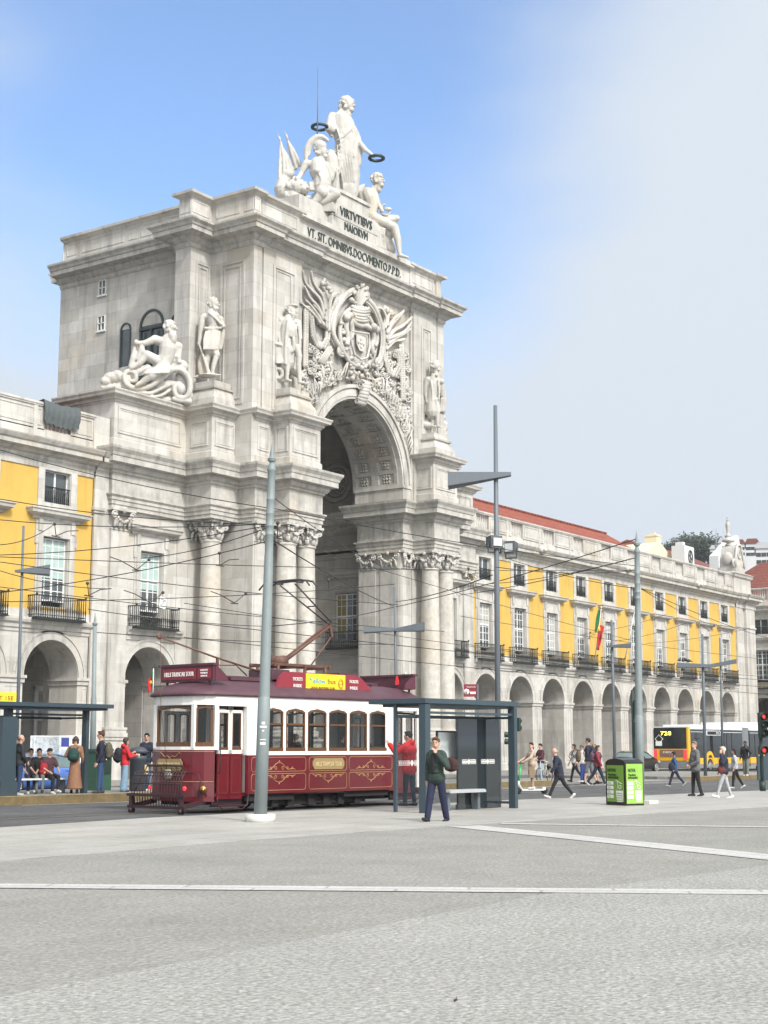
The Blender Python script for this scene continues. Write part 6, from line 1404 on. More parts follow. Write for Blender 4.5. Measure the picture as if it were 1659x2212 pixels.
def headp(x,y,s,face=1,k=1.0,d=0):   # head turned towards +x (face=1) in photo units; s metres half height
    u=s/k; cr=random.Random(int(x*7+y))
    curls=[('e',x-face*u*.3+u*.78*cos(a),y-u*.3+u*.74*sin(a),s*cr.uniform(.16,.24),s*.24,s*cr.uniform(.16,.24),d+cr.uniform(-.45,.3)*s) for a in ([PI-.9+.27*i for i in range(14)] if face>0 else [])]+[('e',x-face*u*cr.uniform(.2,.75),y+u*cr.uniform(-.6,.4),s*.19,s*.3,s*.19,d-cr.uniform(.3,.6)*s) for _ in range(14)]
    return curls+[('e',x,y,s*.68,s*.78,s*.94,d),('e',x+face*u*.78,y+u*.12,s*.13,s*.16,s*.2,d-.12*s),('e',x+face*u*.35,y+u*.7,s*.42,s*.45,s*.36,d-.1*s),('e',x+face*u*.6,y-u*.18,s*.2,s*.3,s*.09,d-.2*s),('e',x+face*u*.62,y+u*.52,s*.16,s*.22,s*.09,d-.22*s),
            ('e',x-face*u*.3,y-u*.35,s*.72,s*.85,s*.72,d),('c',x-face*u*.1,y+u*.6,s*.42,x-face*u*.05,y+u*1.35,s*.46,d)]
S2=lambda a,b:(564+.22*a,132.7+.22*b); S3=lambda a,b:(564+.28*a,564+.28*b); S4=lambda a,b:(331.8+.24*a,597.2+.24*b); S1=lambda a,b:(66.4+.36*a,365+.36*b)
rr=random.Random(9)
G=[('t',[(865,1310),(868,1150),(850,950),(842,800),(805,700),(790,600),(785,545),(790,515)],[.52,.6,.74,.72,.6,.56,.5,.3]),('c',795,530,.26,825,470,.17)]
G+=headp(858,425,.46,1,.0061*1.0)
G=[g if g[0]!='e' else g for g in G]
G+=[('e',780,452,.17,.2,.2),('c',700,545,.3,690,670,.3,-.1,-.35),('c',690,560,.26,668,640,.24,-.2,-.5),('c',668,650,.17,640,668,.1,-.55,-.7),('c',870,600,.26,920,720,.22),('c',935,770,.2,1020,865,.16,-.1,-.3),('c',1020,865,.15,1092,920,.1,-.3,-.5),('e',1108,932,.13,.12,.09,-.55),
    ('t',[(905,650),(950,760),(968,900),(965,1020)],[.18,.2,.18,.1]),('t',[(860,560),(890,620),(905,700)],.18),('c',940,1170,.14,960,1110,.1),('e',900,1290,.3,.3,.3),('t',[(690,560),(672,640),(690,730)],[.12,.2,.12],-.3)]
for k in range(7): G.append(('t',[(905-k*4,640+30*k,-.4),(850-k*6,700+42*k,-.68),(775-k*4,760+62*k,-.7),(728+k*3,790+66*k,-.45)],[.03,.06,.065,.03]))
for k in range(8): G.append(('t',[(722+k*26,820,-.3 if k in (0,7) else -.66),(734+k*26,960,-.3 if k in (0,7) else -.72),(762+k*24,1090,-.25 if k in (0,7) else -.6),(780+k*22,1180,-.2 if k in (0,7) else -.52)],[.03,.06,.075,.06]))
for k in range(7): G.append(('t',[(735+k*36,640+k*6,-.5),(775+k*20,760+30*k*.4,-.68),(790+k*22,900+k*8,-.75)],[.03,.055,.03]))
for k in range(9): G.append(('t',[(765+k*21,1130,-.4 if 1<k<7 else -.1),(772+k*20,1230,-.5 if 1<k<7 else -.15),(778+k*19,1315,-.45 if 1<k<7 else -.1)],[.06,.09,.09]))
for k in range(10): a=PI*k/9; G.append(('e',858-52*cos(a),392-18*sin(a),.06,.08,.11,-.15*sin(a)))
_,q=statue('crowning_statue','tall standing robed marble woman crowning the arch, a dark wreath in each hand',(68.2,50.5),S2,.0061,G,.034)
BRZ=flat('dark_bronze_wreath',(.012,.03,.028),.5)
def wreath(label,c,r,tilt):
    m=MB(); 
    for k in range(26):
        a=2*PI*k/26; p=c+Vector((cos(a)*r,sin(a)*r,tilt*cos(a)*r)); t_=Vector((-sin(a),cos(a),rr.uniform(-.3,.6))).normalized(); m.tube([p-t_*.16,p,p+t_*.17+Vector((0,0,rr.uniform(-.04,.1)))],[.03,.11,.01],6)
    m.torus(tuple(c),r,.09,(0.02,0,1),26,6); return tag(m.build('laurel_wreath',BRZ),label,'wreath')
wreath('dark bronze laurel wreath beside the lightning rod, in the raised hand of the crowning statue',q(575,645,-.75),.44,.0); wreath('dark bronze laurel wreath held out over the seated winged man',q(1133,950,-.6),.42,.0)
V=[('t',[(600,1235),(590,1150),(562,1080),(548,1005)],[.58,.5,.52,.42]),('c',455,1008,.24,640,1020,.22),('c',565,985,.24,585,930,.19)]+headp(600,885,.42,1,.0061)
V+=[('e',585,835,.36,.4,.34),('t',[(655,775),(600,742),(545,745),(490,790),(452,860),(440,960)],[.1,.15,.18,.2,.18,.12]),('t',[(655,785),(600,760),(540,775),(490,830),(470,920)],[.06,.08,.1,.1,.08]),
    ('c',440,1010,.24,395,1095,.18),('c',395,1095,.18,368,1150,.13,0,-.2),('c',640,1030,.22,690,1160,.18),('c',690,1160,.17,735,1085,.12),('e',752,1062,.12,.12,.14),('c',745,1080,.07,735,1500,.07,-.2),
    ('c',590,1265,.38,600,1290,.36,0,-.5),('c',600,1290,.3,500,1420,.2,-.5,-.4),('c',500,1420,.18,480,1470,.14,-.4),('c',490,1480,.13,455,1488,.1,-.4,-.6),('c',620,1265,.36,735,1300,.28,0,-.4),('c',735,1305,.27,600,1385,.2,-.4,-.3),('e',552,1075,.2,.2,.18,-.45),
    ('e',370,1245,.48,.5,.48,-.1),('e',432,1262,.24,.3,.2,-.5),('e',392,1205,.12,.12,.1,-.5),('e',455,1240,.1,.12,.09,-.72),('e',318,1180,.14,.12,.16,-.2),('e',440,1290,.16,.2,.1,-.35),('e',250,1290,.6,.5,.55,.2),('t',[(230,1150),(210,1250),(225,1350)],[.3,.5,.4],.3),('e',385,1385,.26,.3,.17,-.3),('e',460,1340,.2,.2,.14,-.3),('e',330,1330,.4,.35,.45,-.1),
    ('c',560,1400,.35,690,1420,.3,.1),('c',350,1400,.35,560,1480,.3,.3),('c',650,1340,.4,700,1440,.35,.2),('c',300,1380,.3,700,1480,.2,.4),
    ('p',[(185,790),(165,1245),(215,1245),(290,1160),(335,1100),(268,920)],.2,.3),('p',[(252,755),(258,860),(330,1070),(405,1010),(322,850)],.5,.3),('t',[(188,790),(182,1000),(178,1240)],[.04,.08,.1],.18),('t',[(192,790),(222,1000),(215,1235)],[.04,.09,.1],.16),('t',[(196,790),(250,1000),(270,1170)],[.04,.09,.08],.18),('t',[(256,760),(300,900),(345,1050)],[.04,.09,.1],.46),('t',[(256,760),(320,880),(385,1020)],[.04,.09,.1],.48),('c',160,700,.02,190,785,.05,.3),('c',228,675,.02,262,760,.05,.4),('e',183,760,.07,.07,.13,.3),('e',250,735,.07,.07,.13,.4),
    ('c',680,960,.45,690,1240,.5,.9),('e',680,900,.3,.3,.2,.9),('e',265,1110,.35,.3,.3,.3)]
for k in range(46): a=rr.uniform(0,2*PI); V.append(('e',345+rr.uniform(70,112)*cos(a),1275+rr.uniform(80,125)*sin(a),.13,.14,.2,rr.uniform(-.45,.1)))
for k in range(8): V.append(('t',[(560+k*14,1090+k*4,-.5),(590+k*8,1160,-.55),(570+k*10,1235,-.55)],[.03,.05,.04]))
for k in range(7): V.append(('t',[(480+k*24,1195,-.15),(486+k*22,1262,-.2)],.1))
for k in range(7): V.append(('t',[(600+k*18,1390,-.3),(590+k*20,1470,-.2)],[.07,.05]))
statue('seated_warrior_statue','seated marble warrior in crested helmet with lion and furled flags on the arch top',(64.8,50.6),S2,.0061,V,.034)
N=[('t',[(1065,1520),(1085,1430),(1070,1350),(1045,1300)],[.46,.42,.48,.42]),('c',995,1290,.22,1105,1275,.2),('c',1085,1275,.22,1125,1225,.18)]+headp(1155,1170,.42,1,.0061)
N+=[('c',985,1300,.2,1008,1420,.17),('c',1008,1420,.16,1048,1540,.12,0,-.2),('e',1062,1575,.14,.14,.16,-.25),('c',1115,1300,.2,1150,1400,.16,0,-.1),('c',1150,1400,.15,1190,1470,.11,-.1,-.3),('c',1090,1535,.4,1300,1625,.27,0,-.3),('c',1310,1630,.26,1345,1760,.22,-.3),('c',1345,1760,.22,1360,1890,.12,-.3),('c',1370,1905,.13,1440,1925,.08,-.3,-.5),
    ('c',1130,1570,.36,1300,1545,.26,.3),('c',1305,1550,.25,1250,1720,.17,.3),('t',[(935,1370),(960,1280),(1010,1215)],[.3,.34,.1],.5),('c',960,1330,.3,1000,1500,.4,.5),('t',[(1175,1480),(1190,1420),(1215,1405)],.07),('t',[(1190,1500),(1250,1505),(1270,1450)],.07),('e',1245,1450,.25,.12,.12,-.1),
    ('c',1110,1600,.3,1180,1760,.25,-.1),('c',1180,1600,.3,1260,1700,.3,.1),('c',1200,1700,.4,1280,1850,.3,.3),('c',1080,1640,.4,1160,1700,.3,.4),('c',1260,1560,.3,1330,1540,.2,.2)]
for k in range(8): N.append(('t',[(1105+k*16,1600+k*6,-.4),(1125+k*12,1700,-.35),(1150+k*8,1820,-.1)],[.05,.07,.04]))
for k in range(12): N.append(('e',1120+rr.uniform(-10,50)*1.3,1118+rr.uniform(-8,25),.09,.1,.08,rr.uniform(-.3,.1)))
statue('seated_winged_statue','seated nude winged marble man leaning over the inscription, right on the arch top',(71.2,50.4),S2,.0061,N,.034)
k4=.0057
A=[('t',[(535,500),(542,440),(530,370),(525,345)],[.3,.34,.42,.36]),('c',455,365,.2,600,385,.18),('c',530,345,.19,542,300,.14)]+headp(548,250,.33,1,k4)
A+=[('e',552,292,.13,.15,.16,-.2),('c',440,375,.19,425,480,.15),('c',425,480,.14,412,590,.1),('e',408,608,.11,.12,.12),('c',600,395,.17,625,450,.14),('c',620,450,.12,600,425,.09,-.2),('t',[(540,490),(530,570),(518,650)],[.33,.38,.44]),('c',495,640,.2,480,760,.16),('c',480,760,.15,478,870,.1),('c',545,640,.22,570,705,.17,-.1,-.3),('c',570,705,.16,540,800,.13,-.3),('c',540,800,.13,530,870,.09,-.3),('c',530,882,.08,600,888,.05,-.3,-.5),
    ('e',432,800,.22,.12,.62,.1),('t',[(610,420),(618,520),(600,650)],[.14,.16,.1],.1),('t',[(412,620),(455,740),(500,880)],[.06,.07,.12],-.2),('e',480,895,.5,.5,.08),('c',400,900,.1,370,905,.05),('t',[(500,330),(560,380),(610,430)],.07,-.38),('t',[(465,465),(540,472),(600,462)],.09,-.25)]
for k in range(9): A.append(('t',[(470+k*16,490,-.28),(455+k*17,570,-.36),(452+k*15,655,-.4)],[.03,.06,.05]))
for k in range(14): A.append(('e',548-50*rr.random()+15,215+rr.uniform(-5,70)*.7,.09,.1,.09,rr.uniform(-.15,.2)))
statue('niche_statue','standing marble warrior in a short tunic with shield, nearest the river god',(57.6,51.0),S4,k4,A,.03,group='column statues')
B_=[('t',[(1195,790),(1200,690),(1195,560),(1205,450),(1215,385)],[.46,.46,.4,.42,.3]),('c',1150,400,.24,1300,420,.2),('c',1225,385,.17,1240,350,.14)]+headp(1248,318,.32,1,k4)
B_+=[('e',1255,268,.3,.32,.1),('e',1240,282,.24,.26,.12),('t',[(1255,345),(1255,385)],[.15,.08],-.18),('c',1135,430,.17,1125,510,.14,-.05),('c',1125,510,.14,1140,600,.1,-.05,-.2),('e',1145,618,.11,.11,.1,-.25),('t',[(1062,600),(1100,606),(1170,625)],[.16,.11,.08],-.3),('c',1310,440,.15,1320,560,.12),('c',1215,650,.22,1210,780,.16,-.3),('c',1210,780,.15,1200,915,.1,-.3),('c',1285,640,.2,1310,720,.18,-.2),('c',1310,720,.17,1305,800,.14,-.2),('c',1305,800,.15,1315,930,.12,-.2),('c',1310,950,.1,1370,965,.07,-.2,-.4),('c',1200,930,.1,1235,940,.07,-.3,-.5),
    ('t',[(1118,795),(1105,700),(1108,600)],[.2,.16,.12]),('t',[(1188,785),(1188,640),(1200,480),(1210,400)],.09,-.42),('t',[(1260,560),(1262,640),(1240,680)],.1,-.4),('t',[(1300,430),(1310,520),(1320,640)],.07,-.2)]
P_=Plane(61.1,48.6); 
for k in range(16): a=2*PI*k/16; B_.append(('e',1118+42*cos(a),878+44*sin(a),.13,.2,.13,-.1))
B_+=[('c',1118,878,.16,1140,878,.18,.2,.4),('c',1085,925,.12,1200,935,.12,0),('c',1240,850,.2,1330,900,.2,.4)]
for k in range(7): B_.append(('t',[(1225+k*11,400+k*6,-.3),(1222+k*11,470,-.42),(1225+k*10,540,-.4)],.035))
for k in range(6): B_.append(('t',[(1110+k*14,640,-.25),(1105+k*15,780,-.4)],.05))
statue('niche_statue','standing marble navigator in flat cap and long coat, left of the arch relief',(61.1,48.6),S4,k4,B_,.03,group='column statues')
k3=.0078
C_=[('t',[(1325,1170),(1325,1060),(1335,960),(1338,905)],[.44,.36,.38,.3]),('c',1285,915,.2,1390,930,.2),('c',1340,905,.16,1348,860,.14)]+headp(1352,810,.33,1,k3)
C_+=[('e',1325,830,.2,.22,.3,.1),('c',1275,930,.17,1265,1010,.14),('c',1265,1010,.14,1275,1070,.09),('e',1278,1085,.09,.1,.12,-.1),('c',1395,940,.17,1400,1040,.13,.1),('t',[(1395,960),(1405,1060),(1400,1160)],[.16,.22,.2],.25),('t',[(1290,1040),(1280,1120),(1275,1165)],[.16,.2,.2],.1),('c',1350,1075,.2,1360,1170,.15,-.2),('c',1360,1170,.14,1362,1265,.09,-.2),('c',1325,1100,.2,1325,1180,.15,0),('c',1325,1180,.14,1322,1260,.09,0),('c',1362,1275,.08,1385,1280,.06,-.2,-.4),('c',1322,1272,.08,1345,1278,.06,0,-.2),
    ('c',1250,1260,.3,1240,1180,.1,.3),('c',1270,1250,.28,1290,1220,.2,.3),('c',1240,1262,.25,1300,1265,.2,.1),('t',[(1365,920),(1375,1010),(1370,1070)],.06,-.36),('t',[(1310,920),(1322,1010),(1320,1070)],.06,-.36),('e',1355,880,.1,.1,.12,-.3)]
for k in range(5): C_.append(('t',[(1388+k*5,1060,0),(1384+k*6,1160,0)],.05))
statue('niche_statue','standing marble statesman in a long open coat with wig, right of the arch relief',(75.1,48.6),S3,k3,C_,.034,group='column statues')
k1=.0083
D_=[('t',[(795,1185),(815,1130),(825,1080),(828,1030)],[.42,.44,.5,.4]),('c',745,1025,.26,885,1065,.24),('c',828,1030,.22,840,990,.18)]+headp(845,955,.36,1,k1)
D_+=[('t',[(850,1000),(852,1035),(848,1055)],[.25,.2,.08],-.25),('c',740,1025,.22,690,1045,.17,-.1),('c',690,1045,.16,640,1045,.11,-.1,-.2),('e',632,1040,.13,.14,.16,-.2),('t',[(625,1060),(615,1130),(600,1190)],[.06,.16,.14],-.1),('t',[(660,1050),(665,1090),(640,1140)],[.1,.2,.14],-.1),('c',888,1070,.2,885,1130,.17),('c',885,1130,.16,890,1155,.12,-.1),('e',893,1160,.14,.14,.11,-.2),('e',900,1185,.4,.34,.36,.1),('c',870,1150,.14,840,1130,.1),
    ('c',790,1170,.32,695,1115,.24,0,-.2),('c',695,1115,.22,650,1170,.17,-.2),('c',650,1170,.17,605,1195,.11,-.2),('c',800,1190,.34,720,1240,.25,-.2,-.4),('c',720,1240,.24,660,1285,.13,-.4),('c',650,1288,.12,635,1298,.09,-.4),('c',760,1200,.3,830,1190,.3,.1),('c',640,1220,.2,700,1200,.25,0),
    ('t',[(560,1240),(580,1215),(625,1225),(630,1270),(595,1270),(590,1245)],[.13,.13,.13,.12,.1,.08],-.1),('t',[(560,1240),(575,1290),(640,1320),(720,1300),(790,1250),(840,1210),(900,1205),(945,1250),(955,1320),(930,1370),(880,1365),(860,1320),(885,1285),(905,1300)],[.13,.14,.15,.15,.15,.16,.16,.16,.15,.14,.13,.12,.1,.1],-.15),
    ('t',[(640,1340),(720,1345),(800,1310),(850,1290)],.1,-.1),('t',[(700,1375),(780,1360),(830,1330)],.09,-.1),('c',580,1290,.3,760,1340,.3,.35),('c',760,1300,.4,900,1330,.45,.35),('c',900,1250,.3,940,1360,.3,.35),('e',900,1320,.22,.2,.3,-.2),('t',[(860,1380),(905,1390),(950,1395)],.14,-.1),
    ('e',490,1255,.5,.4,.32,.2),('e',450,1275,.3,.3,.25,.1),('c',520,1240,.3,560,1260,.25,.1),('c',430,1310,.12,520,1310,.2,.1),('c',540,1290,.2,600,1330,.2,.2),('c',870,1390,.25,940,1395,.25,.2),('c',620,1330,.25,700,1365,.25,.25),('c',700,1365,.25,870,1400,.25,.25)]
for k in range(13): D_.append(('t',[(650+k*14,1240-k*4,-.5),(680+k*12,1225,-.62),(705+k*12,1200-k*2,-.45)],[.03,.05,.03]))
for k in range(26): D_.append(('e',840-45*rr.random()+22,925+rr.uniform(-2,60),.09,.1,.1,rr.uniform(-.25,.2)))
rg,_=statue('reclining_river_god','bearded reclining marble river god with urn on scrolls, above the left wing of the arch',(54.8,52.6),S1,k1,D_,.036)
o=dup(rg); o.scale=(-1,1,1); o.location=(136.8,0,0); o['label']='scrolled marble river figure mostly hidden behind the right hand pedestal of the arch'
# statue pedestals on the arch
def sped(cx,cy,h0,h1,z0,z1,ztop):
    m=MB(); P_=[(0,z0),(0,z0+.45*(z1-z0)),(-.12*(h0-h1)/.4,z0+.6*(z1-z0)),(-.8*(h0-h1),z0+.85*(z1-z0)),(-(h0-h1),z1),(-(h0-h1)+.1,z1+.02),(-(h0-h1)+.12,z1+.12),(-(h0-h1)-.02,z1+.14),(-(h0-h1)-.02,ztop),(-h0+.01,ztop+.001)]
    m.sweep(P_,[(cx-h0,cy-h0),(cx+h0,cy-h0),(cx+h0,cy+h0),(cx-h0,cy+h0)],closed=True); return m.build('statue_pedestal',STONE,arch)
for cx,cy,h0,h1 in ((57.65,51.05,.92,.68),(61.3,48.95,1.12,.86),(75.4,48.95,1.12,.86),(79.15,51.05,.92,.68)): sped(cx,cy,h0,h1,19.08,20.05,20.5)
q=Plane(66,51.2); m=MB(); m.tube([q.p(685,330),q.p(686,240),q.p(686,146)],[.05,.035,.012],6); tag(m.build('lightning_rod',GREY),'thin dark lightning rod rising behind the left wreath on the arch top','lightning rod')
# ================================================================ PEOPLE
SKIN=mat('skin_light',(.50,.30,.22),.6,noise_=.1,nscale=20); SKIND=mat('skin_dark',(.10,.055,.04),.6)
def cl(c): return mat('cloth_%02x%02x%02x'%tuple(int(min(x,1)*255) for x in c),c,.85,noise_=.22,nscale=14,bump=.25,bscale=30)
def person(label,B,facing,h=1.75,top=(.02,.03,.06),legs=(.02,.025,.05),shoe=(.6,.6,.6),hair=(.02,.015,.01),L=(0,0),Rr=(0,0),lean=0,
           aL=None,aR=None,sit=None,style='short',skin=None,dress=None,hood=False,shorts=False,long_=0,puff=0,hy=0,group=None,vox=.0125,under=None,wide=0,seat=.47,lift=0):
    """L,Rr = (hip swing, knee bend) degrees, + forward. aL,aR = elbow and hand offsets from the shoulder (x fwd, y out, z up)"""
    k=h/1.75; sk=skin or SKIN; t=thing('person',label,'person',B,facing,group)
    hipz=.93; 
    def leg(s_,sw,kn):
        a=R(sw); b=R(sw-kn); H_=Vector((0,s_*.09,0)); K=H_+Vector((sin(a),0,-cos(a)))*.43; A_=K+Vector((sin(b),0,-cos(b)))*.42; return H_,K,A_,b
    LL=leg(1,*L); RR=leg(-1,*Rr)
    if sit: z0=seat-.0+.10
    else: z0=-min(LL[2].z,RR[2].z)+.075
    sh=Vector((sin(R(lean)),0,cos(R(lean))))
    O=Vector((0,0,z0)); CH=O+sh*.36; SHc=O+sh*.50; NK=O+sh*.56; HD=O+sh*.60+Vector((.02+.0,0,.115)); 
    fwd=Vector((1,0,0))
    dflt=lambda sw:((sin(R(sw))*.28,.05,-.28*cos(R(sw))),(sin(R(sw))*.3+.11,.07,-.52*cos(R(sw))))
    aL=aL or dflt(Rr[0]*.7); aR=aR or dflt(L[0]*.7)
    arms=[]
    for s_,a in ((1,aL),(-1,aR)):
        S_=SHc+Vector((0,s_*.175,-.03)); E_=S_+Vector((a[0][0],s_*a[0][1],a[0][2])); Hn=S_+Vector((a[1][0],s_*a[1][1],a[1][2])); arms.append((S_,E_,Hn,s_))
    m=MB(); S=lambda v:v*k
    def cap(mb,a,b,ra,rb): mb.cap(S(Vector(a)),S(Vector(b)),ra*k,rb*k,10)
    def el(mb,c,r,Q=None): mb.ell(S(Vector(c)),tuple(x*k for x in r),Q,10,8)
    Hd=Matrix.Rotation(R(hy),3,'Z')
    cap(m,O+Vector((0,.05,0)),O+Vector((0,-.05,0)),.12,.12); cap(m,O+sh*.05,CH,.115,.13); cap(m,CH+Vector((0,.08,.02)),CH+Vector((0,-.08,.02)),.11,.11); cap(m,SHc+Vector((0,.13,0)),SHc+Vector((0,-.13,0)),.06,.06); cap(m,SHc,NK+Vector((.01,0,.06)),.062,.055)
    el(m,HD,(.092,.075,.115)); el(m,HD+Hd@Vector((.03,0,-.055)),(.062,.055,.06)); el(m,HD+Hd@Vector((.1,0,-.012)),(.02,.014,.026)); el(m,HD+Hd@Vector((.088,0,-.058)),(.012,.026,.012)); el(m,HD+Hd@Vector((.075,0,.03)),(.02,.05,.012))
    for s_ in (1,-1): el(m,HD+Hd@Vector((-.005,s_*.078,-.01)),(.02,.012,.03))
    for S_,E_,Hn,s_ in arms:
        cap(m,S_,E_,.047,.038); cap(m,E_,Hn,.037,.026); d=(Hn-E_).normalized(); 
        pal=Hn+d*.05; u=d.orthogonal().normalized(); side=Vector((0,s_,0)); w_=(side.cross(d)).normalized() if abs(side.dot(d))<.95 else u; el(m,pal,(.03,.03,.03)); cap(m,Hn,Hn+d*.085,.026,.03)
        for i in range(4):
            off=w_*((i-1.5)*.021); Lf=(.065,.075,.07,.055)[i]; b0=Hn+d*.085+off; nn=(d*.8-side*.6).normalized(); b1=b0+d*Lf*.5; cap(m,b0,b1,.0095,.0085); cap(m,b1,b1+nn*Lf*.5,.0085,.007)
        tb=Hn+d*.03+w_*.03; cap(m,tb,tb+(d*.6+w_*.7).normalized()*.05,.012,.009)
    for H_,K,A_,b in (LL,RR): cap(m,O+H_,O+K,.075,.052); cap(m,O+K,O+A_,.05,.036); f_=Vector((cos(b),0,sin(b))); cap(m,O+A_+Vector((0,0,-.03)),O+A_+f_*.12+Vector((0,0,-.04)),.034,.026)
    fuse(m,'body',sk,vox*k,t)
    # top
    tm=cl(top); m=MB(); p=.018+puff
    if dress:
        cap(m,CH+Vector((0,.08,.02)),CH+Vector((0,-.08,.02)),.12,.12); cap(m,SHc+Vector((0,.13,-.01)),SHc+Vector((0,-.13,-.01)),.075,.075)
        m.tube([S(CH),S(O+Vector((0,0,.05))),S(O+Vector((0,0,-.3))),S(O+Vector((0,0,-dress)))],[.14*k,.15*k,.19*k,.23*k],18)
        for i in range(12): a=2*PI*i/12; m.tube([S(O+Vector((.13*cos(a),.15*sin(a),-.1))),S(O+Vector((.2*cos(a),.23*sin(a),-dress)))],[.01*k,.025*k],6)
    else:
        cap(m,O+Vector((0,.05,-long_)),O+Vector((0,-.05,-long_)),.125+p,.125+p); cap(m,O+sh*.0,CH,.125+p,.135+p); cap(m,CH+Vector((0,.08,.02)),CH+Vector((0,-.08,.02)),.115+p,.115+p); cap(m,SHc+Vector((0,.13,-.01)),SHc+Vector((0,-.13,-.01)),.062+p,.062+p)
        if long_: m.tube([S(CH),S(O),S(O-Vector((0,0,long_)))],[.14*k,.15*k,.17*k],14)
        for zz in (.12,.25): el(m,O+sh*zz+Vector((.03,.05,0)),(.12+p,.1,.03))
    short_=(under=='tee')
    for S_,E_,Hn,s_ in arms:
        if short_: cap(m,S_,S_.lerp(E_,.7),.055+p,.05+p)
        else:
            cap(m,S_,E_,.05+p,.043+p); cap(m,E_,E_.lerp(Hn,.93),.042+p,.032+p*.8); el(m,E_.lerp(Hn,.4),(.045+p,.045+p,.02)); el(m,S_.lerp(E_,.6),(.052+p,.052+p,.02))
    if hood: el(m,NK+Vector((-.07,0,.02)),(.08,.11,.07)); el(m,NK+Vector((-.03,0,.0)),(.09,.1,.05))
    else: cap(m,NK+Vector((-.02,.03,-.02)),NK+Vector((-.02,-.03,-.02)),.05,.05)
    fuse(m,'dress' if dress else 'jacket',tm,vox*k*1.05,t)
    if under and under!='tee':
        m=MB(); P_=O+sh*.3; m.ell(S(P_+Vector((.09+p,0,-.02))),(.06*k,.078*k,.25*k),None,10,8); m.build('shirt',cl(under),t)
    # legs
    if not dress:
        m=MB(); cap(m,O+Vector((0,.05,-.02)),O+Vector((0,-.05,-.02)),.135,.135)
        for H_,K,A_,b in (LL,RR):
            e_=.45 if shorts else 1.0
            if shorts: cap(m,O+H_,O+K,.1,.085)
            else: cap(m,O+H_,O+K,.095,.068+wide); cap(m,O+K,(O+K).lerp(O+A_,.93),.066+wide,.05+wide*1.3); el(m,O+K,(.072+wide,.07+wide,.03)); el(m,(O+K).lerp(O+A_,.8),(.062+wide,.06+wide,.02))
        fuse(m,'shorts' if shorts else 'trousers',cl(legs),vox*k*1.05,t)
    for H_,K,A_,b in (LL,RR):
        m=MB(); f_=Vector((cos(b),0,sin(b))); up_=Vector((-sin(b),0,cos(b))); A2=O+A_
        cap(m,A2-up_*.035-f_*.04,A2-up_*.045+f_*.15,.045,.036); cap(m,A2,A2-up_*.03,.05,.05); fuse(m,'shoe',cl(shoe),vox*k,t,1)
    # hair
    m=MB(); el(m,HD+Hd@Vector((-.018,0,.035)),(.1,.088,.1)); el(m,HD+Hd@Vector((.045,0,.095)),(.055,.07,.03))
    if style=='long': 
        for s_ in (-1,0,1): cap(m,HD+Hd@Vector((-.05,s_*.06,.02)),HD+Hd@Vector((-.07,s_*.06,-.2)),.05,.035)
    elif style=='bob':
        for s_ in (-1,-.5,.5,1): cap(m,HD+Hd@Vector((-.03,s_*.075,.02)),HD+Hd@Vector((-.02,s_*.08,-.09)),.04,.03)
    elif style=='bun': el(m,HD+Vector((-.07,0,.12)),(.04,.04,.04))
    elif style=='pony': cap(m,HD+Hd@Vector((-.09,0,.05)),HD+Hd@Vector((-.16,.02,-.14)),.035,.02)
    elif style=='cap': el(m,HD+Hd@Vector((.09,0,.07)),(.06,.07,.012))
    if style=='bald': m=MB(); el(m,HD+Vector((-.035,0,.0)),(.082,.082,.06))
    fuse(m,'hair',cl(hair),vox*k,t,1)
    m=MB()
    for s_ in (1,-1): el(m,HD+Hd@Vector((.086,s_*.03,.005)),(.01,.014,.006)); el(m,HD+Hd@Vector((.09,s_*.032,.026)),(.008,.02,.005))
    m.build('eyes',flat('eye_dark',(.02,.015,.012),.4),t)
    return t,lambda x,y,z:t.location+Matrix.Rotation(facing,3,'Z')@Vector((x*k,y*k,z*k))
def azof(B): return math.atan2(B.y,B.x)
def img(B,deg):     # heading measured in the view: 0 = to the right of the photo, 90 = away, 180 = left, 270 = towards the camera
    return azof(B)-PI/2+R(deg)
def pack(name,label,B,facing,off,size,col,cat='backpack',straps=True):
    Q=Matrix.Rotation(facing,3,'Z'); m=MB(); sx,sy,sz=size
    m.M=Matrix.Translation(Vector(B)+Q@Vector(off))@Matrix.Rotation(facing,4,'Z'); m.ell((0,0,0),(sx,sy,sz)); m.ell((-sx*.5,0,-sz*.3),(sx*.7,sy*.75,sz*.5)); m.ell((0,0,-sz*.5),(sx*.9,sy*.95,sz*.45))
    if straps:
        for s_ in (-1,1): m.tube([(sx*.3,s_*sy*.5,sz*.7),(sx*1.3,s_*sy*.62,sz*1.05),(sx*2.6,s_*sy*.68,sz*.7),(sx*3.1,s_*sy*.7,0),(sx*2.2,s_*sy*.8,-sz*.6)],.018,6)
    return tag(m.build(name,cl(col)),label,cat)
NAVY=(.012,.016,.035); BLACK=(.012,.012,.014); DEN=(.025,.05,.12); 
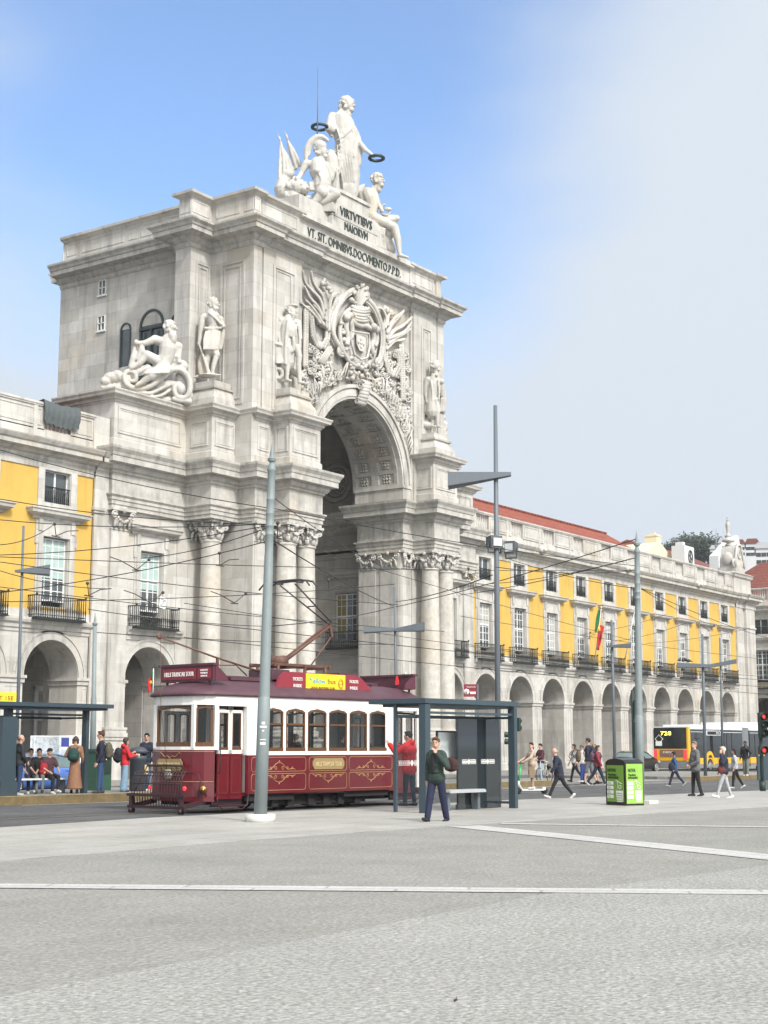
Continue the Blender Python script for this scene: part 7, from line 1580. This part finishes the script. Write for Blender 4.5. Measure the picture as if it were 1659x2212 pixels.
# the man walking towards the camera
B=gnd(944,1775); f=img(B,236)
_,W_=person('man in a dark green jacket and navy trousers walking towards the camera, bag over shoulder',B,f,1.80,(.022,.042,.035),(.01,.014,.045),(.015,.015,.015),(.10,.055,.03),L=(-13,4),Rr=(17,4),aL=((.08,.15,-.24),(.15,-.06,.03)),aR=((-.05,.07,-.28),(.0,.06,-.52)),under=BLACK,vox=.010,hy=22,lean=1,wide=.014,puff=.006)
pack('shoulder_bag','dark maroon bag hanging over the shoulder of the man in the green jacket',B,f,(-.2,.24,1.2),(.1,.17,.16),(.04,.013,.012),'bag',False)
m=MB(); Q=Matrix.Rotation(f,3,'Z'); 
for off in ((.13,.09,.012),(-.12,-.09,.012)): pass
B=gnd(884,1741); f=img(B,150)
person('man in a bright red puffer jacket reaching up at the rear door of the tram',B,f,1.98,(.55,.012,.02),(.015,.02,.045),(.03,.03,.035),(.012,.01,.01),L=(6,3),Rr=(-5,2),aL=((.22,.06,-.14),(.44,.0,.06)),aR=((.2,.08,-.16),(.42,.02,.02)),puff=.02,hood=True,long_=.06,hy=10)
# scooter rider
B=gnd(1150,1715,-.1); f=img(B,200); kk=1.0
sc=thing('electric_scooter','white and green electric kick scooter under the woman in beige','scooter',B,f); m=MB(); m.box(-.42,.42,-.08,.08,.12,.18); m.tube([(.4,0,.15),(.52,0,.35),(.5,0,.45)],.05,8); m.box(-.5,-.38,-.05,.05,.14,.24); m.build('deck',WHITEP,sc)
m=MB(); m.tube([(.5,0,.4),(.43,0,1.08)],.035,8); m.build('stem',flat('scooter_green',(.05,.5,.12),.4),sc); m=MB(); m.tube([(.42,-.26,1.1),(.44,0,1.1),(.42,.26,1.1)],.02,6); m.build('handlebar',BLK,sc)
for x in (-.46,.55): m=MB(); m.tube([(x,-.03,.12),(x,.03,.12)],[.12,.12],18); m.build('wheel',TYRE,sc)
person('woman in a beige fleece vest and beige trousers riding the white scooter',B+Vector((0,0,.17)),f,1.66,(.42,.33,.26),(.36,.25,.18),(.6,.6,.6),(.03,.018,.012),L=(4,4),Rr=(-4,2),aL=((.16,.12,-.22),(.38,.08,-.34)),aR=((.16,.12,-.22),(.38,.08,-.34)),style='pony',hy=40)
m=MB(); m.box(-.16,.16,-.09,.09,0,.40); m.tube([(-.07,0,.4),(-.06,0,.5),(.06,0,.5),(.07,0,.4)],.008,5)
Q=Matrix.Rotation(f,3,'Z'); pb=m.build('paper_bag',flat('kraft_paper',(.25,.17,.10),.85),loc=B+Q@Vector((.12,.26,.58)),rz=f+1.3); tag(pb,'brown paper carrier bag with a round dark print hanging from the scooter handlebar','paper bag'); m=MB(); m.torus((0,-.093,.2),.08,.012,(0,1,0),18,4); m.torus((0,.093,.2),.08,.012,(0,1,0),18,4); m.build('round_print',flat('dark_print',(.05,.06,.04),.7),pb)
B=gnd(1169,1690,.0); f=img(B,215); person('cyclist in a maroon and black jacket and pale jeans just behind the scooter rider',B,f,1.72,(.06,.015,.025),(.30,.38,.45),(.6,.6,.6),(.015,.012,.01),L=(12,20),Rr=(-4,4),aL=((.14,.08,-.24),(.34,.04,-.3)),aR=((.14,.08,-.24),(.34,.04,-.3)))
bi=thing('bicycle','light framed bicycle held by the cyclist behind the scooter rider','bicycle',B+Vector((.25,-.05,0)),f+.5)
for x in (-.5,.55): m=MB(); m.torus((x,0,.33),.32,.02,(0,1,0),24,6); 
for x in (-.5,.55):
    m=MB(); m.torus((x,0,.33),.32,.02,(0,1,0),24,6)
    for k_ in range(8): m.bar((x,0,.33),(x+.31*cos(k_*PI/4),0,.33+.31*sin(k_*PI/4)),.006)
    m.build('wheel',TYRE,bi)
m=MB(); 
for a,b_ in (((-.5,0,.33),(-.1,0,.3)),((-.1,0,.3),(.4,0,.8)),((-.2,0,.85),(-.1,0,.3)),((-.2,0,.85),(-.5,0,.33)),((-.17,0,.78),(.42,0,.82)),((.4,0,.95),(.55,0,.33)),((.38,-.25,.98),(.38,.25,.98))): m.tube([a,b_],.016,6)
m.ell((-.21,0,.9),(.12,.06,.03)); m.build('frame',flat('bike_white',(.5,.52,.5),.4),bi)
B=gnd(1209,1725); f=img(B,188)
person('older man in a navy coat and white shirt striding left before the crossing',B,f,1.62,NAVY,BLACK,(.55,.55,.55),(.35,.3,.25),L=(27,4),Rr=(-27,12),lean=12,aL=((.06,.1,-.27),(.2,.1,-.42)),aR=((-.08,.08,-.27),(.0,.06,-.52)),under=(.6,.62,.65),style='bald',long_=.1,puff=.015)
m=MB(); Q=Matrix.Rotation(f,3,'Z'); m.ell(B+Q@Vector((.34,.1,.98)),(.07,.07,.08)); m.cyl(tuple(B+Q@Vector((.34,.1,0)))[:2],.02,.86,.94); tag(m.build('travel_mug',BLK),'small dark round mug in the hand of the man in the navy coat','mug')
B=gnd(1242,1689); f=img(B,200); person('dark haired woman in a white top and black trousers among the group at the crossing',B,f,1.72,(.5,.5,.5),BLACK,BLACK,(.03,.02,.015),L=(18,6),Rr=(-24,14),style='bob',under='tee'); pack('backpack','black backpack on the woman in the white top',B,f,(-.2,0,1.22),(.11,.17,.24),BLACK)
B=gnd(1259,1690); f=img(B,170); person('person in blue trousers half hidden beside the tall man at the crossing',B,f,1.66,(.45,.42,.4),(.02,.05,.22),(.55,.55,.55),(.12,.08,.05),L=(4,2),Rr=(-4,2)); pack('backpack','olive brown backpack hanging in front of the person in blue trousers',B,img(B,200),(.2,.05,1.15),(.13,.2,.27),(.12,.09,.06))
B=gnd(1273,1694); f=img(B,160); person('tall young man in a navy jacket and grey shorts at the crossing',B,f,1.95,NAVY,(.12,.13,.15),BLACK,(.03,.02,.015),L=(12,4),Rr=(-14,10),shorts=True); pack('backpack','dark navy backpack on the tall man in shorts',B,f,(-.22,0,1.3),(.13,.2,.29),(.02,.02,.04))
B=gnd(1284,1693); f=img(B,0); person('fair haired woman in shorts behind the girl in maroon at the crossing',B,f,1.72,(.4,.36,.32),(.3,.3,.3),BLACK,(.22,.15,.09),L=(-12,10),Rr=(14,4),shorts=True,style='bob')
B=gnd(1292,1698); f=img(B,355); person('girl in a maroon jacket and dark leggings striding right beside the green bin',B,f,1.68,(.22,.03,.045),(.015,.02,.035),(.4,.4,.42),(.05,.025,.015),L=(22,4),Rr=(-26,14),style='bob'); pack('backpack','mauve backpack on the girl in the maroon jacket',B,f,(-.2,0,1.18),(.12,.16,.22),(.10,.05,.08))
B=gnd(1458,1700); f=img(B,178); person('woman in a blue denim jacket walking left in front of the yellow bus',B,f,1.42,(.02,.07,.20),(.012,.016,.04),(.3,.32,.33),(.01,.01,.01),L=(20,4),Rr=(-26,14),style='bob',long_=.06); pack('shoulder_bag','dark shoulder bag at the side of the woman in denim',B,f,(.1,.2,.8),(.13,.08,.18),NAVY,'bag',False)
B=gnd(1504,1720); f=img(B,205); person('grey haired man in a grey sweater and black trousers with folded hands',B,f,1.75,(.12,.125,.125),BLACK,BLACK,(.16,.13,.1),L=(-6,8),Rr=(6,3),aL=((.02,.1,-.28),(.2,-.08,-.4)),aR=((.02,.1,-.28),(.2,-.08,-.4)),long_=.04,puff=.008,hy=25)
B=gnd(1566,1724); f=img(B,190); person('white haired woman in light grey trousers and white trainers holding a hand to her ear',B,f,1.60,(.015,.018,.035),(.38,.39,.41),(.75,.75,.75),(.55,.50,.42),L=(20,3),Rr=(-14,4),aL=((.08,.14,-.2),(.1,-.04,.12)),aR=((.02,.08,-.27),(.12,.06,-.45)),style='bob',puff=.01)
pack('shoulder_bag','maroon shoulder bag on the white haired woman',B,f,(.12,.2,.88),(.12,.07,.13),(.12,.025,.02),'bag',False)
B=gnd(1589,1704); f=img(B,180); person('woman in black trousers and a pale top walking behind the white haired woman',B,f,1.5,(.4,.41,.44),BLACK,(.7,.7,.7),(.02,.015,.015),L=(10,4),Rr=(-18,12),style='long')
B=gnd(1612,1676,.12); f=img(B,250); person('man in a black hoodie and camouflage trousers standing on the platform by the bus',B,f,1.74,BLACK,(.16,.17,.15),(.6,.6,.6),(.01,.01,.01),L=(3,2),Rr=(-3,2),skin=SKIND,hood=True,wide=.015,aL=((.06,.12,-.24),(.16,.0,-.02)))
B=gnd(1107,1688); f=img(B,180); person('person in a dark jacket and pale trousers partly behind the traffic light by the shelter',B,f,1.75,(.02,.02,.025),(.42,.38,.33),BLACK,(.02,.015,.01),L=(4,2),Rr=(-6,4))
# left stop
P15=lambda x,y:gnd(x,y,.15)
B=P15(25,1717); f=img(B,0); person('dark haired woman in jeans at the far left, mostly hidden by the shelter column',B,f,1.72,(.05,.05,.055),(.06,.10,.17),(.5,.5,.5),(.01,.008,.008),style='bob')
B=P15(40,1719); f=img(B,20); person('short haired man in a dark grey jacket and blue jeans standing at the left shelter',B,f,1.78,(.02,.022,.028),(.02,.04,.11),(.35,.36,.36),(.22,.13,.08),L=(2,2),Rr=(-3,2),aL=((.02,.07,-.27),(.14,.02,-.42)),aR=((.02,.07,-.27),(.14,.02,-.42)),style='bald')
for px,lab,tc_,lc,sc_,hc,st in ((64,'boy in dark clothes on the bench, mostly hidden behind the others',(.05,.05,.06),(.02,.025,.05),(.5,.5,.5),(.012,.01,.01),'short'),(82,'teenager in a black T-shirt and grey trousers sitting mid bench with a red bundle',BLACK,(.14,.16,.15),(.03,.03,.03),(.012,.01,.01),'short'),(104,'man in a maroon shirt and black trousers sitting at the right end of the bench',(.07,.03,.04),BLACK,(.6,.6,.6),(.02,.015,.015),'cap')):
    B=P15(px,1714); f=img(B,275 if px<100 else 300); person(lab,B,f,1.72,tc_,lc,sc_,hc,L=(84,82),Rr=(78,80),sit=True,aL=((.1,.08,-.25),(.32,.0,-.36)),aR=((.1,.08,-.25),(.32,.0,-.36)),under='tee',style=st,seat=.47)
B=P15(83,1714); m=MB(); Q=Matrix.Rotation(img(B,275),3,'Z'); c=B+Q@Vector((.2,.12,.78)); m.ell(c,(.14,.13,.2)); m.ell(c+Vector((0,0,-.12)),(.16,.15,.12)); m.ell(c+Vector((0,.05,.15)),(.09,.09,.1)); tag(m.build('red_bundle',cl((.35,.02,.03))),'red rolled jacket on the lap of the seated teenager','jacket')
B=P15(160,1714); f=img(B,85); person('woman in a long brown dress with a green backpack at the left stop',B,f,1.74,(.27,.14,.08),(.27,.14,.08),BLACK,(.09,.06,.045),L=(2,0),Rr=(-2,0),dress=.78,style='bob',aL=((.04,.12,-.24),(.16,-.02,-.22))); pack('backpack','dark green backpack slung on the woman in the brown dress',B,f,(-.22,.04,1.18),(.11,.19,.22),(.012,.05,.045))
B=P15(216,1714); f=img(B,178); person('tall young man in a navy sweater and blue jeans with a hair bun, facing left',B,f,1.90,NAVY,(.03,.07,.16),(.04,.04,.05),(.07,.03,.015),L=(3,0),Rr=(-3,0),style='bun'); pack('backpack','big olive backpack on the tall young man with a hair bun',B,f,(-.23,0,1.3),(.13,.18,.28),(.09,.08,.055))
B=P15(268,1711); f=img(B,20); person('woman in a red hooded jacket and wide pale jeans holding a cup',B,f,1.70,(.55,.02,.03),(.20,.31,.42),(.03,.04,.04),(.04,.035,.03),L=(3,2),Rr=(-4,2),hood=True,wide=.05,style='bob',aL=((.08,.1,-.25),(.3,.02,-.14)),aR=((.08,.1,-.25),(.3,.02,-.2))); pack('backpack','black backpack on the woman in the red jacket',B,f,(-.24,0,1.16),(.13,.18,.25),(.012,.014,.02))
m=MB(); Q=Matrix.Rotation(f,3,'Z'); c=B+Q@Vector((.42,-.12,1.08)); m.M=Matrix.Translation(c); m.lathe([(.03,0),(.04,.11),(.042,.12)],(0,0,0),12); tag(m.build('paper_cup',WHITEP),'white paper cup in the hands of the woman in the red jacket','cup')
B=P15(315,1709); f=img(B,245); person('dark haired man in a navy pullover and jeans between bin and tram',B,f,1.86,NAVY,(.06,.12,.22),(.5,.5,.5),(.015,.01,.01),aL=((.0,.09,-.28),(.1,.06,-.5)),hy=20)
B=gnd(184,1700,-.0); B=Vector((B.x*1.04,B.y*1.04,-.1)); f=img(B,200); person('man in sunglasses standing behind the blue car',B,f,1.66,(.04,.05,.06),DEN,BLACK,(.02,.015,.015))
# people inside the tram
for u,v,lab,tc_,hc,fc,hh in ((4.3,1.0,'passenger in a grey hooded top standing inside the tram behind the pole',(.07,.07,.085),(.02,.015,.01),0,1.7),(5.0,1.5,'dark jacketed passenger standing inside the tram at the second window',(.03,.035,.04),(.03,.02,.01),PI,1.66),(5.95,.75,'fair haired passenger in navy inside the tram at the third window',NAVY,(.3,.22,.14),PI/2,1.5),(8.0,.9,'dark clothed passenger inside the tram near its rear',BLACK,(.01,.01,.01),-.3,1.5)):
    B=TM@Vector((u,v,.52)); person(lab,B,R(-6)+fc,hh,tc_,BLACK,BLACK,hc,vox=.018,hood=(u<4.5))
m=MB()
for u in (4.4,5.2,6.0,6.8,7.6,8.4):
    for v0 in (.15,1.45): m.box(u-.05,u+.35,v0,v0+.7,.9,.98); m.box(u-.08,u-.02,v0,v0+.7,.98,1.45); m.box(u+.1,u+.2,v0+.2,v0+.5,.5,.9)
m.build('seats',flat('seat_shaded_wood',(.05,.025,.015),.6),tram)  # seats added in a dark tone so the saloon looks unlit
m=MB(); m.box(3.5,9.1,.07,2.23,2.9,2.925); m.box(3.5,9.1,.06,.09,.5,1.55); m.box(3.5,9.1,2.21,2.24,.5,1.55)
for u in (3.47,9.13): m.box(u-.02,u+.02,.2,.65,1.7,2.9); m.box(u-.02,u+.02,1.65,2.1,1.7,2.9)
for i in range(5): m.box(WX[i]+.77,WX[i+1]-.01,.07,.12,1.56,2.9); m.box(WX[i]+.77,WX[i+1]-.01,2.18,2.23,1.56,2.9)
m.build('interior_lining',flat('saloon_shade_brown',(.06,.03,.02),.5),tram)  # dark lining under the ivory ceiling, saloon shade put into its colour
# ================================================================ OVERHEAD WIRES
WIRE=flat('black_cable',(.015,.015,.016),.6)
def wire(a,b,Ya,Yb,sag=.1,r=.012,mid=None,lab=None):
    A=onY(a[0],a[1],Ya); B=onY(b[0],b[1],Yb); n=10; pts=[]
    for i in range(n+1): t=i/n; p=A.lerp(B,t); p.z-=sag*4*t*(1-t); pts.append(p)
    m=MB(); c=pts[0].copy(); m.tube([p-c for p in pts],r,5); o=m.build('overhead_wire',WIRE,loc=c); tag(o,lab,'wire','overhead tram wires'); return o
WR_=[((0,972),(584,1098),30,20.6,'feed wire sloping down to the ringed collar of the big pole'),((590,1098),(1372,1222),20.6,18.6,'long span wire from the big pole to the right pole'),((0,1078),(576,1133),27,20.6,'wire sagging in to the big pole just under its collar'),((0,1123),(576,1132),29,20.6,'nearly level wire reaching the big pole from the left edge'),
((0,1177),(118,1132),27,30,'short wire rising from the left edge over the yellow wall'),((0,1199),(576,1136),28,20.6,'wire rising from the left edge to the pole collar'),((0,1203),(1372,1232),27.3,24,'level contact wire crossing the whole arch at capital height'),((0,1214),(860,1306),28.6,28,'contact wire falling from the left edge towards the double lamp'),
((304,1206),(578,1140),28,20.6,'pull-off wire from the contact wire up to the big pole'),((0,1280),(578,1169),27.3,20.6,'steep span wire passing the left balcony to the big pole'),((0,1233),(240,1272),31,31,'rear contact wire sloping over the left lamp arm'),((0,1268),(960,1364),31.4,31,'rear contact wire sloping down behind the tram pantograph'),
((0,1300),(852,1262),27.3,26.8,'wire under the left balcony rising to the pantograph'),((205,1366),(852,1392),40,42,'low wire from the slim left pole to the double lamp'),((190,1316),(574,1353),42,44,'low rear wire crossing the lower column shafts'),((594,1077),(822,1221),20.6,27,'steep wire from the big pole top down across the passage'),
((594,1169),(852,1310),20.6,36.4,'wire from the big pole down to the double lamp post'),((855,1311),(1372,1165),36.4,18.6,'wire from the double lamp post up to the right pole'),((576,1353),(852,1311),27,36.4,'wire rising from behind the big pole to the double lamp post'),((598,1161),(1372,1385),30,33,'contact wire slanting across the right columns'),
((398,1303),(1372,1440),31,34,'low contact wire over the tram roof to the right facade'),((398,1343),(1659,1470),36,34,'lowest contact wire reaching the right edge'),((398,1377),(1659,1500),40,38,'bottom rear wire running behind the tram roof'),
((1061,1261),(1371,1205),27,18.6,'wire rising to the right pole insulators'),((1071,1225),(1372,1232),19.8,18.6,'short level wire between the floodlight post and the right pole'),((1099,1207),(1372,1271),27,18.6,'sagging wire over the upper windows to the right pole'),((1385,1271),(1659,1378),18.6,24,'wire falling from the right pole over the last windows'),((1385,1272),(1543,1351),18.6,32,'second wire falling from the right pole'),
((995,1285),(1372,1205),40,18.6,'wire climbing from the right columns to the top of the right pole'),((995,1331),(1659,1425),34,30,'contact wire at balcony height along the yellow facade'),((1251,1372),(1440,1327),34,31,'wire rising past the flag'),((1330,1385),(1490,1343),34,31,'wire rising right of the flag'),((1395,1390),(1620,1357),34,31,'wire rising towards the stone corner'),
((995,1390),(1659,1462),30,28,'long low wire through the balconies of the yellow facade'),((995,1405),(1659,1485),36,33,'lowest long wire along the balcony floors'),((852,1300),(1064,1242),36.4,19.9,'wire from the double lamp to the floodlight post')]
for a,b,ya,yb,l in WR_: wire(a,b,ya,yb,.12,.011 if max(ya,yb)<35 else .016,lab=l)
def hanger(px,py,Y,s_=1):
    A=onY(px,py,Y); m=MB(); m.tube([(0,0,0),(.25*s_,.2,-.28)],.012,5); m.tube([(.25*s_,.2,-.28),(.75*s_,.3,-.08),(1.15*s_,.3,-.02)],.014,5); m.ell((0,0,0),.045); m.bar((.1*s_,.2,-.29),(.4*s_,.2,-.3),.03); return m.build('wire_hanger',flat('hanger_metal',(.05,.035,.03),.6),loc=A)
for i,(px,py,Y,s_,l) in enumerate(((118,1132,30,1,'wire hanger above the left balcony hood'),(322,1209,27.6,-1,'wire hanger over the white wing window'),(189,1260,28,1,'wire hanger beside the yellow wall edge'),(352,1280,27.3,-1,'wire hanger holding the small white notice'),(474,1195,26,1,'wire hanger in front of the single column'),(531,1282,27.2,-1,'wire hanger left of the big pole'),(710,1254,27.3,1,'pale wire hanger in the dark passage'),(1012,1228,26,1,'wire clamp at the right capitals'),(1543,1351,30,-1,'wire clamp over the last window hoods'),(1275,1366,34,1,'wire clamp beside the flag'),(600,1130,20.8,1,'insulator right of the big pole collar'))):
    tag(hanger(px,py,Y,s_),l,'wire hanger','wire hangers')
# roosting birds on the lamp arm
for i,(px,py) in enumerate(((1468,1431),(1475,1432),(1481,1431),(1487,1433))):
    q=gnd(1524,1676,.12); P=Plane(q.x,q.y); c=P.p(px,py-2); m=MB(); m.ell((0,0,.09),(.13,.07,.08)); m.ell((.11,0,.17),(.045,.04,.045)); m.tube([(-.1,0,.08),(-.24,0,.03)],[.045,.02],6); tag(m.build('pigeon',flat('pigeon_grey',(.05,.055,.06),.8),loc=c,rz=.5*i),'small dark pigeon perched on the lamp arm, %s from its left tip'%('first','second','third','fourth')[i],'pigeon','pigeons on the lamp arm')
# ================================================================ HAZE
m=MB(); m.box(-90,700,-90,640,-1.2,130); hz=bpy.data.materials.new('thin_sea_haze'); hz.use_nodes=True; t=hz.node_tree; t.nodes.clear()
pv=t.nodes.new('ShaderNodeVolumePrincipled'); pv.inputs['Color'].default_value=(.93,.95,.98,1); pv.inputs['Density'].default_value=.0003; pv.inputs['Anisotropy'].default_value=.3
oo=t.nodes.new('ShaderNodeOutputMaterial'); t.links.new(pv.outputs[0],oo.inputs['Volume']); o=m.build('haze',hz); o['kind']='stuff'
